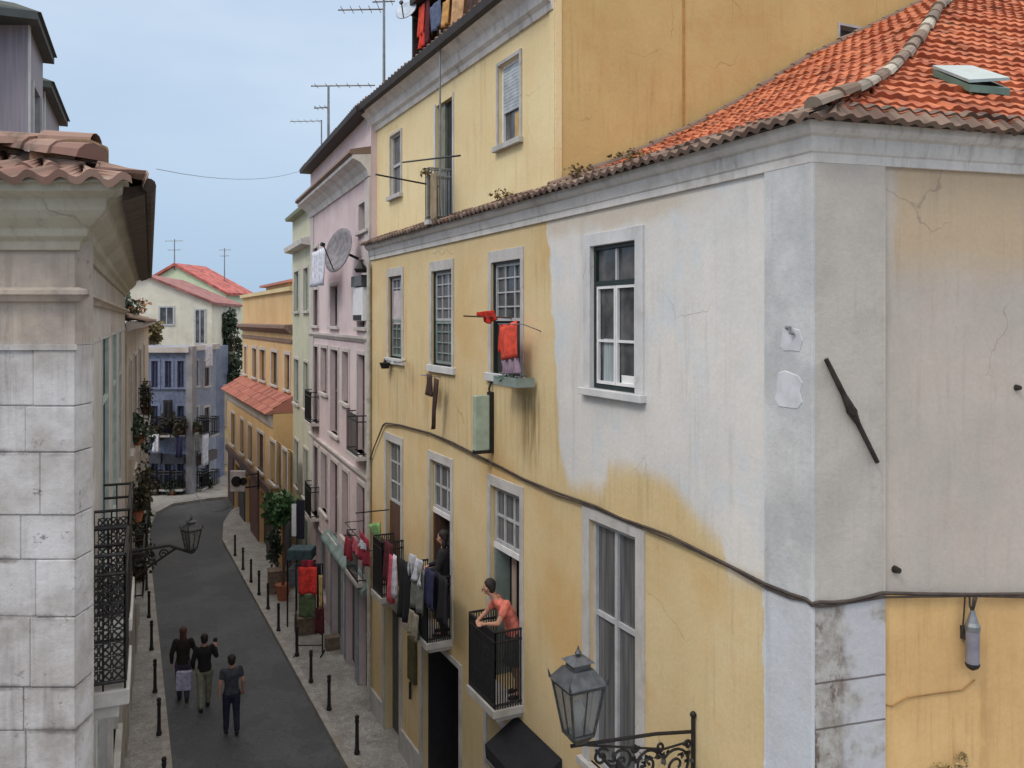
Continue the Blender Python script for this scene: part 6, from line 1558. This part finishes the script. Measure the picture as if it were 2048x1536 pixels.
# dark canvas awning under the near balcony and blue parasol
aw = thing('awning', tuple(A.p(A.s_at(1100), 0, 2.9)), 'black canvas awning over the shop door at the foot of the yellow house', 'awning')
m = MB(); s0, s1 = A.s_at(1125), A.s_at(972, 0.5)
m.hexa([A.p(s0, 0.01, 2.86), A.p(s1, 0.01, 2.86), A.p(s1, 0.5, 2.62), A.p(s0, 0.5, 2.62), A.p(s0, 0.01, 3.14), A.p(s1, 0.01, 3.14), A.p(s1, 0.52, 2.82), A.p(s0, 0.52, 2.82)]); m.build('canvas', dark_c('black_canvas', (26, 27, 34)), aw)
m = MB(); m.box(A, s0, s1, 2.56, 2.618, 0.46, 0.51); m.build('valance', simple('grey_valance', srgb(120, 116, 112), 0.8), aw)
m = MB(); m.tube([A.p(s0 + 0.05, 0.03, 2.3), A.p(s0 + 0.05, 0.48, 2.58)], 0.015, 6); m.tube([A.p(s1 - 0.05, 0.03, 2.3), A.p(s1 - 0.05, 0.48, 2.58)], 0.015, 6); m.build('arm', M['iron'], aw)
ub = thing('rolled_banner', tuple(A.p(A.s_at(1096, .82), .82, 1.9)), 'blue and white rolled banner hanging from the black awning', 'banner')
m = MB(); q = A.p(A.s_at(1092, .55), .55, 1.6); m.tube([q, q + Vector((0, 0, 1.0))], 0.06, 10); m.build('blue_roll', dark_c('blue_roll', (44, 84, 128)), ub)
m = MB(); q = A.p(A.s_at(1101, .56), .56, 1.6); m.tube([q, q + Vector((0, 0, 0.98))], 0.035, 10); m.build('white_roll', dark_c('white_roll', (168, 184, 204)), ub)
gs = thing('shop_sign', tuple(A.p(A.s_at(822), 0, 2.7)), 'narrow dark olive sign on the yellow pier between the two doorways', 'sign')
m = MB(); sbx = A.s_at(825); zz = A.z_at(825, .1); m.box(A, A.s_at(830, .05), A.s_at(816, .05), 9 - (1372 - 640) / FOC * zz, 9 - (1285 - 640) / FOC * zz, 0.0, 0.07); m.build('board', dark_c('olive_board', (74, 70, 40)), gs, bevel=0.01)
m = MB(); m.tube([A.p(A.s_at(824), .04, 9 - (1378 - 640) / FOC * zz), A.p(A.s_at(824), .04, 9 - (1412 - 640) / FOC * zz)], 0.03, 6); m.build('bell', M['rust_iron'], gs)
for x, y in ((668, 1405), (790, 1500)):
    pass

# plants on the left walls
def wall_plant(fr, s, o, h, r, lab, mat, pot=True, count=350, size=0.12):
    c = fr.p(s, o, h); t = thing('potted_plant', tuple(c), lab, 'plant', 'potted plants on the left balconies'); m = MB(); m.lathe(c, [(0.1, 0), (0.15, 0.22), (0.16, 0.22)], 10); m.build('pot', M['terra'], t)
    m = MB()
    for i in range(5): leaves(m, c + Vector((random.uniform(-1, 1) * r[0] * .5, random.uniform(-1, 1) * r[1] * .5, 0.25 + random.uniform(-.4, .8) * r[2])), (r[0] * .5, r[1] * .5, r[2] * .6), count // 5, size, 0.6)
    m.build('foliage', mat, t)
brl = simple('brownish_leaves', srgb(64, 62, 44), 0.8, var=0.5, scale=14)
wall_plant(L2, L2.s_at(263), 0.15, 6.1, (0.3, 0.5, 0.5), 'bushy plant on the upper balcony of the beige house', M['leaf2'])
wall_plant(L2, L2.s_at(262), 0.15, 3.1, (0.32, 0.5, 0.6), 'bushy dark plant on the nearest lower balcony of the beige house', brl)
wall_plant(L2, L2.s_at(271), 0.15, 3.1, (0.3, 0.5, 0.6), 'dark plant on the second lower balcony of the beige house', M['leaf2'])
wall_plant(L2, L2.s_at(280), 0.15, 6.1, (0.3, 0.5, 0.7), 'trailing plant on the far upper balcony of the beige house', brl)
wall_plant(L2, L2.s_at(266), -0.2, 8.98, (0.5, 0.5, 0.5), 'rooftop plant at the near edge of the beige house', M['leaf2'])
wall_plant(L2, L2.s_at(276), -0.2, 8.98, (0.6, 0.5, 0.4), 'reddish rooftop plant farther along the beige house', simple('rust_leaves', srgb(132, 92, 56), 0.8, var=0.5, scale=9))
wall_plant(L2, L2.s_at(259), 0.15, 4.6, (0.35, 0.4, 1.0), 'ivy-like plant hanging at the near end of the beige house', brl, count=600)
# greenery beyond the bend
def tree(px, py_top, py_bot, z, rpx, lab, mat, count=900):
    x = (px - CX) / FOC * z; ht__ = 9 + (640 - py_top) / FOC * z; hb_ = max(0, 9 + (640 - py_bot) / FOC * z); r = rpx / FOC * z
    t = thing('tree', (x, z, 0), lab, 'tree', 'trees beyond the street bend'); m = MB(); m.tube([(x, z, 0), (x + .1, z, hb_ * .6), (x, z, (ht__ + hb_) / 2)], [0.2, 0.14, 0.06], 7)
    for k in range(4): m.tube([(x, z, hb_ * .8 + .3), (x + random.uniform(-1, 1) * r * .7, z + random.uniform(-1, 1) * r * .5, (ht__ + hb_) / 2 + random.uniform(-.3, .8))], [0.08, 0.03], 5)
    m.build('trunk', M['wood'], t); m = MB()
    for k in range(12): leaves(m, (x + random.uniform(-1, 1) * r * .7, z + random.uniform(-1, 1) * r * .7, hb_ + (ht__ - hb_) * random.uniform(.2, .85)), (r * .45, r * .45, (ht__ - hb_) * .22), count // 12, 0.3, 0.2)
    m.build('crown', mat, t)
tree(462, 618, 720, 56, 20, 'dark green tree squeezed between the white gables and the ochre house', M['leaf2'], 1300)
tree(452, 700, 800, 50, 26, 'lower green bush-like tree over the pale blue house roof', M['leaf2'], 1300)
tree(300, 640, 690, 49, 20, 'low leafy tree before the white gabled wall', simple('olive_leaves', srgb(112, 98, 62), 0.8, var=0.5), 700)
# laundry far away
for i, (x0, x1, y0, y1, mt, lab, fr_) in enumerate(((304, 318, 868, 905, WHC, 'white sheet on the blue tiled house', FB), (326, 345, 800, 850, BLK, 'black cloth on the blue tiled house', FB), (410, 424, 690, 735, WHC, 'large white sheet at the top of the pale blue house', FB2), (388, 398, 865, 905, GRY, 'grey cloth on the pale blue house', FB2), (405, 418, 870, 930, WHC, 'pale cloth low on the pale blue house', FB2), (352, 366, 872, 915, NAV, 'navy cloth on the right balcony of the blue tiled house', FB))):
    drape('far_cloth', mt, (x0, x1), (y0, y1), 0.55, lab, 'laundry on the blue houses', fr=fr_, cat='cloth')
m = MB(); m.tube([A.p(sW - 0.06, 0.07, 0.1), A.p(sW - 0.06, 0.07, HT - 0.1)], 0.045, 10); [m.tube([A.p(sW - 0.06, 0.07, z), A.p(sW - 0.06, 0.07, z + 0.05)], 0.056, 10) for z in (1.8, 3.6, 5.4, 7.2, 9.0)]
tag(m.build('drain_pipe', simple('pale_pipe', srgb(178, 176, 166), 0.6)), 'pale drain pipe in the joint between the yellow front and the pink house', 'pipe')
# plants and clutter on the blue houses
M['leaf3'] = simple('deep_green_leaves', srgb(44, 54, 42), 0.8, var=0.5, scale=9)
for fr_, px, py, rr, lab in ((FB, 312, 880, 0.5, 'dark plant on the left lower balcony of the blue tiled house'), (FB, 338, 845, 0.55, 'dark plant on the middle lower balcony of the blue tiled house'), (FB, 362, 868, 0.45, 'dark plant on the right lower balcony of the blue tiled house'), (FB, 310, 985, 0.6, 'street-level plant at the left door of the blue tiled house'), (FB, 345, 990, 0.55, 'street-level plant at the middle door of the blue tiled house'), (FB2, 392, 868, 0.4, 'dark plant on the left balcony of the pale blue house'), (FB2, 413, 985, 0.6, 'street-level plant at the foot of the pale blue house')):
    z_ = fr_.z_at(px, .35); hh_ = 9 - (py - 640) / FOC * z_; wall_plant(fr_, fr_.s_at(px, .35), .35, max(0.12, hh_), (rr, .35, rr * 1.1), lab, M['leaf3'] if px % 2 else brl, count=420, size=0.16)
for fr_, x0, x1, y0, y1, mt, lab in ((FB, 288, 326, 905, 925, (70, 72, 84), 'dark fascia board over the left shop of the blue tiled house'), (FB, 330, 372, 908, 926, (52, 56, 66), 'dark fascia board over the right shop of the blue tiled house'), (FB2, 384, 424, 905, 924, (92, 84, 84), 'brown fascia board on the pale blue house')):
    z_ = fr_.z_at((x0 + x1) / 2); m = MB(); m.box(fr_, fr_.s_at(x0), fr_.s_at(x1), 9 - (y1 - 640) / FOC * z_, 9 - (y0 - 640) / FOC * z_, 0.01, 0.3); tag(m.build('shop_fascia', dark_c('fascia_paint', mt)), lab, 'shop sign')
# wires across the street
for k, (a_, b_, sag, lab) in enumerate((((313, 338, 15.0), (612, 338, 27.4), 0.25, 'thin overhead wire crossing the sky between the roofs'), ((385, 975, 42.0), (460, 1012, 33.0), 0.6, 'low wire sagging over the far end of the street'))):
    pa_ = Vector(((a_[0] - CX) / FOC * a_[2], a_[2], 9 + (640 - a_[1]) / FOC * a_[2])); pb_ = Vector(((b_[0] - CX) / FOC * b_[2], b_[2], 9 + (640 - b_[1]) / FOC * b_[2]))
    m = MB(); m.tube([pa_.lerp(pb_, t / 10) - Vector((0, 0, sag * 4 * (t / 10) * (1 - t / 10))) for t in range(11)], 0.006 if k == 0 else 0.02, 4); tag(m.build('overhead_wire', M['zinc']), lab, 'wire')
# ================================================================== PEOPLE
def shape(name, m, mat, parent, vox=0.011):
    """fuse overlapping limbs and lofts into one continuous skin"""
    o = m.build(name, mat, parent, smooth=True)
    r = o.modifiers.new('fuse', 'REMESH'); r.mode = 'VOXEL'; r.voxel_size = vox; r.use_smooth_shade = True
    c = o.modifiers.new('soften', 'SMOOTH'); c.factor = 0.5; c.iterations = 3
    return o
def limb(m, pts):
    """tapering limb through (position, radius) with rounded joints"""
    for (p, r), (q, s_) in zip(pts, pts[1:]): m.tube([p, q], [r, s_], 10)
    for p, r in pts: m.blob(p, r, 10, 6)
def loft(m, rings, R):
    """rings: (centre, rx, ry) ellipses across the body"""
    K = 16; vs = []
    for c, rx, ry in rings:
        for k in range(K):
            a = 2 * math.pi * k / K; vs.append(c + R @ Vector((rx * math.cos(a), ry * math.sin(a), 0)))
    fs = [(i * K + k, i * K + (k + 1) % K, (i + 1) * K + (k + 1) % K, (i + 1) * K + k) for i in range(len(rings) - 1) for k in range(K)]
    fs += [tuple(reversed(range(K))), tuple(range((len(rings) - 1) * K, len(rings) * K))]; m.add(vs, fs)
SKIN = simple('skin', srgb(186, 138, 116), 0.6, var=0.06)
HAIR = simple('dark_hair', srgb(34, 28, 26), 0.7, var=0.3, scale=30)
def person(root_loc, yaw, J, label, shirt_m, trouser_m, hair_m=HAIR, group=None, sleeves='long', skirt=False, hair_long=False, cat='person', scale=1.0):
    """J: joint positions in body coordinates (x right, y forward, z up)"""
    t = thing('person', tuple(root_loc), label, cat, group); B = Vector(root_loc); R = Matrix.Rotation(yaw, 3, 'Z')
    W = lambda p: B + R @ (Vector(p) * scale)
    g = lambda k: Vector(J[k]); V = Vector
    f = (g('face') - g('head')).normalized(); up = (g('crown') - g('head')).normalized(); sd = f.cross(up).normalized()
    m = MB()
    loft(m, [(W(g('pelvis') - V((0, 0, .09))), .13, .095), (W(g('pelvis')), .155, .11), (W(g('waist')), .125, .09), (W(g('chest')), .155, .11), (W(g('chest') * .4 + g('neckb') * .6), .14, .085), (W(g('neckb')), .06, .055)], R)
    limb(m, [(W(g('neckb') - V((0, 0, .03))), .055), (W(g('neck')), .05), (W(g('jaw')), .052)])
    m.blob(W(g('head') + up * .015), (.074, .09, .105), 14, 10, rz=yaw); m.blob(W(g('jaw') + f * .02 + up * .02), (.054, .062, .055), 12, 8, rz=yaw)
    limb(m, [(W(g('head') + f * .083 + up * .012), .010), (W(g('head') + f * .1 - up * .022), .016)])       # nose
    for s_ in 'lr':
        arm = [(W(J['sh_' + s_]), .054), (W(J['el_' + s_]), .040), (W(J['wr_' + s_]), .026)]; limb(m, arm)
        wr, hd = g('wr_' + s_), g('ha_' + s_); dd = (hd - wr).normalized()
        side = dd.cross(V((0, 0, 1))); side = side.normalized() if side.length > .25 else V((0, 1, 0))
        cu = V((0, 0, -1)) if abs(dd.z) < .7 else (f * .5 - V((0, 0, .2)))
        b1 = wr + dd * .085
        for of in (-.024, 0, .024): limb(m, [(W(wr + side * of * .6 + dd * .01), .018), (W(b1 + side * of), .015)])
        for of, ln in ((-.033, .062), (-.011, .075), (.011, .07), (.033, .055)):
            b0 = b1 + side * of; limb(m, [(W(b0), .010), (W(b0 + dd * ln * .55 + cu * .008), .0095), (W(b0 + dd * ln * .9 + cu * .03), .008)])
        th = wr + dd * .035 - side * .025; limb(m, [(W(th), .013), (W(th - side * .025 + dd * .03 + cu * .01), .011), (W(th - side * .03 + dd * .055 + cu * .02), .009)])
        limb(m, [(W(J['hip_' + s_]), .088), (W(J['kn_' + s_]), .055), (W(J['an_' + s_]), .036), (W(g('an_' + s_) + V((0, .1, -.05))), .03)])
    shape('body', m, SKIN, t, 0.009)
    m = MB()
    loft(m, [(W(g('pelvis') - V((0, 0, .05))), .175, .135), (W(g('pelvis') * .5 + g('waist') * .5), .152, .12), (W(g('waist')), .145, .115), (W(g('chest')), .178, .13), (W(g('chest') * .4 + g('neckb') * .6), .165, .10), (W(g('neckb') + V((0, 0, .0))), .078, .07)], R)
    for s_ in 'lr':
        e = g('el_' + s_); sh_ = g('sh_' + s_); wr = g('wr_' + s_)
        limb(m, [(W(sh_), .072), (W(e), .056), (W(wr * .9 + e * .1), .040)] if sleeves == 'long' else [(W(sh_), .070), (W(sh_ * .5 + e * .5), .062)])
    shape('top', m, shirt_m, t)
    m = MB()
    loft(m, [(W(g('pelvis') - V((0, 0, .12))), .16, .12), (W(g('pelvis')), .168, .125), (W(g('pelvis') * .45 + g('waist') * .55), .145, .11)], R)
    if skirt: k0, k1 = g('kn_l'), g('kn_r'); kc = (k0 + k1) / 2; loft(m, [(W(kc + V((0, 0, -.02))), .20, .17), (W(kc + V((0, 0, .2))), .19, .155), (W(g('pelvis')), .172, .13)], R)
    else:
        for s_ in 'lr': limb(m, [(W(J['hip_' + s_]), .105), (W(J['kn_' + s_]), .076), (W(g('an_' + s_) + V((0, 0, .02))), .060)])
    shape('skirt' if skirt else 'trousers', m, trouser_m, t)
    for s_ in 'lr':
        a = g('an_' + s_); m = MB(); limb(m, [(W(a + V((0, -.04, -.04))), .044), (W(a + V((0, .06, -.05))), .042), (W(a + V((0, .15, -.06))), .034)]); shape('shoe', m, M['iron'], t)
    m = MB(); m.blob(W(g('head') + up * .04 - f * .018), (.088, .095, .092), 14, 10, 0.03, rz=yaw); m.blob(W(g('head') - f * .05 - up * .02), (.078, .062, .085), 12, 8, rz=yaw)
    if hair_long: m.blob(W(g('head') - f * .06 - up * .12), (.085, .05, .12), 12, 8, .04, rz=yaw)
    shape('hair', m, hair_m, t, 0.01)
    for sg in (-1, 1):
        m = MB(); m.blob(W(g('head') + f * .092 + sd * .03 * sg + up * .01), .010, 8, 6); m.build('eye', M['iron'], t, smooth=True)
        m = MB(); m.blob(W(g('head') + sd * .080 * sg - up * .01), (.016, .022, .03), 8, 6, rz=yaw); m.build('ear', SKIN, t, smooth=True)
    m = MB(); q = g('jaw') + f * .078 + up * .005; m.tube([W(q - sd * .022 - f * .006), W(q), W(q + sd * .022 - f * .006)], .006, 5); m.build('mouth', CRIM, t)
    return t
def stand(stride=0.0, bend=0.0, arms='down', lean=0.0):
    J = dict(pelvis=(0, 0, .95), waist=(0, lean * .3, 1.10), chest=(0, lean * .7, 1.31), neckb=(0, lean, 1.45), neck=(0, lean * 1.1, 1.50), jaw=(0, lean * 1.2 + .015, 1.56), head=(0, lean * 1.25, 1.615), crown=(0, lean * 1.25 - .01, 1.68), face=(0, lean * 1.25 + .2, 1.60),
             sh_l=(-.17, lean * .85, 1.40), sh_r=(.17, lean * .85, 1.40), hip_l=(-.09, 0, .88), hip_r=(.09, 0, .88),
             kn_l=(-.1, stride * .45 + .02, .5), kn_r=(.1, -stride * .25 + .03, .5), an_l=(-.1, stride, .09), an_r=(.1, -stride, .10 + abs(stride) * .12))
    if arms == 'down': J.update(el_l=(-.235, lean * .6 - .03, 1.14), el_r=(.235, lean * .6 - .03, 1.14), wr_l=(-.25, lean * .5 + .04 - stride * .4, .90), wr_r=(.25, lean * .5 + .04 + stride * .4, .90), ha_l=(-.25, lean * .5 + .07 - stride * .5, .8), ha_r=(.25, lean * .5 + .07 + stride * .5, .8))
    return J
# man walking alone (right of the pair)
q = G(463, 1468); M_ = lambda nme, c: simple(nme, srgb(*c), 0.9, var=0.25, scale=12)
yaw_w = math.atan2(A.d.y, A.d.x) - math.pi / 2
person(q, yaw_w, stand(.10), 'man in a dark grey shirt and navy trousers walking alone on the road', M_('charcoal_shirt', (62, 64, 72)), M_('navy_trousers', (38, 38, 60)), group='people walking down the street', sleeves='short')
# pair
J = stand(-.12, lean=.03); J.update(el_l=(-.26, -.02, 1.15), wr_l=(-.22, .12, .95), ha_l=(-.2, .2, .9), el_r=(.27, .02, 1.18), wr_r=(.28, .16, 1.32), ha_r=(.28, .2, 1.42))
person(G(409, 1418), yaw_w + .1, J, 'person in black jacket and pale trousers raising a small camera, beside the white bag carrier', M_('black_jacket', (20, 18, 22)), M_('pale_trousers', (128, 130, 112)), group='people walking down the street')
pj = Vector(G(409, 1418)) + Matrix.Rotation(yaw_w + .1, 3, 'Z') @ Vector((.29, .23, 1.46))
ph_t = MB(); ph_t.cube(pj, (.09, .06, .12), yaw_w); tag(ph_t.build('camera', M['iron'], bevel=.01), 'small dark camera held up by the person in the black jacket', 'camera')
J = stand(.10, lean=.05); J.update(el_r=(.24, .08, 1.2), wr_r=(.16, .3, 1.2), ha_r=(.12, .38, 1.22), el_l=(-.25, -.02, 1.14), wr_l=(-.26, .03, .9), ha_l=(-.26, .05, .8))
person(G(366, 1402), yaw_w - .25, J, 'reddish-haired person in a dark coat carrying a white bag on the road', M_('dark_coat', (30, 26, 22)), M_('mauve_trousers', (72, 66, 84)), hair_m=M_('auburn_hair', (84, 54, 46)), group='people walking down the street', hair_long=True)
qb = G(366, 1402); zb2 = qb.y - 0.12; bgx = (368 - CX) / FOC * zb2
bg = thing('shopping_bag', (bgx, zb2, 9 - (1382 - 640) / FOC * zb2), 'white square shopping bag carried by the person with reddish hair', 'bag'); Hh = lambda y: 9 - (y - 640) / FOC * zb2
m = MB(); m.cube((bgx, zb2, (Hh(1342) + Hh(1380)) / 2), (.34, .12, Hh(1342) - Hh(1380)), .1); m.build('sack', M_('white_bag', (186, 182, 206)), bg, bevel=.02)
m = MB(); m.tube([(bgx - .09, zb2, Hh(1342)), (bgx - .05, zb2, Hh(1342) + .14), (bgx + .05, zb2, Hh(1342) + .14), (bgx + .09, zb2, Hh(1342))], .008, 6); m.build('handle', M['iron'], bg)
# woman in coral leaning on the near balcony
s_b = A.s_at(1014, .12); fz = 3.39
yaw_o = math.atan2(A.n.y, A.n.x) - math.pi / 2     # facing the street
bl_ = A.p(s_b, 0.02, fz)
J = dict(pelvis=(0, -.02, .93), waist=(-.0, .03, 1.08), chest=(.04, .12, 1.27), neckb=(.08, .22, 1.40), neck=(.10, .26, 1.45), jaw=(.13, .31, 1.49), head=(.14, .32, 1.55), crown=(.14, .31, 1.62), face=(.26, .46, 1.47),
         sh_l=(-.11, .16, 1.36), sh_r=(.22, .14, 1.34), el_l=(-.14, .30, 1.12), el_r=(.36, .26, 1.12), wr_l=(.08, .42, 1.06), wr_r=(.24, .45, 1.06), ha_l=(.20, .44, 1.06), ha_r=(.12, .47, 1.06),
         hip_l=(-.09, -.03, .87), hip_r=(.09, -.03, .87), kn_l=(-.1, .0, .49), kn_r=(.1, -.06, .49), an_l=(-.1, -.06, .09), an_r=(.1, -.14, .09))
person(bl_, yaw_o, J, 'person in a coral top leaning on the rail of the near black balcony', M_('coral_top', (216, 122, 106)), M_('dark_skirt', (62, 66, 66)), sleeves='short', skirt=True, scale=1.05)
# person in black at the middle balcony door
s_c = A.s_at(884, .1); J = stand(); J.update(el_l=(-.24, .08, 1.16), wr_l=(-.16, .28, 1.10), ha_l=(-.14, .36, 1.06), el_r=(.24, .08, 1.16), wr_r=(.16, .28, 1.1), ha_r=(.14, .36, 1.06), head=(.01, .03, 1.615), jaw=(.0, .045, 1.56), face=(.1, .23, 1.55), crown=(.01, .02, 1.68))
person(A.p(s_c, .06, fz), yaw_o - .5, J, 'dark-haired person in black standing in the middle balcony doorway behind the laundry', BLK, M_('black_trousers', (34, 34, 40)), hair_long=True, scale=1.08)

# ================================================================== SKY AND LIGHT
w = bpy.data.worlds.new('World'); sc.world = w; w.use_nodes = True; nt = w.node_tree; nt.nodes.clear(); nn = N(nt)
SUN_EL, SUN_AZ = math.radians(50), math.radians(222)    # azimuth clockwise from +Y
st = nt.nodes.new('ShaderNodeTexSky'); st.sky_type = 'NISHITA'; st.sun_disc = False
st.sun_elevation = SUN_EL; st.sun_rotation = SUN_AZ; st.air_density = 1.0; st.dust_density = 3.0; st.ozone_density = 1.2
bgn = nt.nodes.new('ShaderNodeBackground'); out = nt.nodes.new('ShaderNodeOutputWorld')
tc = nt.nodes.new('ShaderNodeTexCoord').outputs['Generated']
sep = nt.nodes.new('ShaderNodeSeparateXYZ'); nt.links.new(tc, sep.inputs[0])
cl = nn.noise(1.2, 5, (1, 1, 3.0), vec=tc)
veil = nn.mix(nn.sstep(cl, 0.35, 0.7), SKY_A, SKY_B)
lowc = nn.sstep(sep.outputs[2], 0.36, 0.02)
veil = nn.mix(lowc, veil, SKY_LOW)
veil = nn.mix(nn.sstep(sep.outputs[2], 0.38, 0.75), veil, SKY_ZEN)   # overcast: brighter towards the zenith
col = nn.mix(0.86, st.outputs[0], veil)
nn._in(bgn.inputs[0], col); bgn.inputs[1].default_value = SKY_STR
nt.links.new(bgn.outputs[0], out.inputs[0])
sd_ = bpy.data.lights.new('sun', 'SUN'); sd_.energy = SUN_E; sd_.angle = math.radians(14); sd_.color = (1.0, 0.95, 0.88)
so_ = bpy.data.objects.new('sun', sd_); COL.objects.link(so_)
dirv = Vector((math.sin(SUN_AZ) * math.cos(SUN_EL), math.cos(SUN_AZ) * math.cos(SUN_EL), math.sin(SUN_EL)))
so_.rotation_euler = dirv.to_track_quat('Z', 'Y').to_euler(); so_.location = (0, -5, 30)
vs_ = sc.view_settings; vs_.view_transform = 'Standard'; vs_.look = 'None'; vs_.gamma = 1; vs_.use_curve_mapping = False; vs_.exposure = EXPO
sc.cycles.max_bounces = 6; sc.cycles.diffuse_bounces = 4; sc.cycles.use_denoising = True
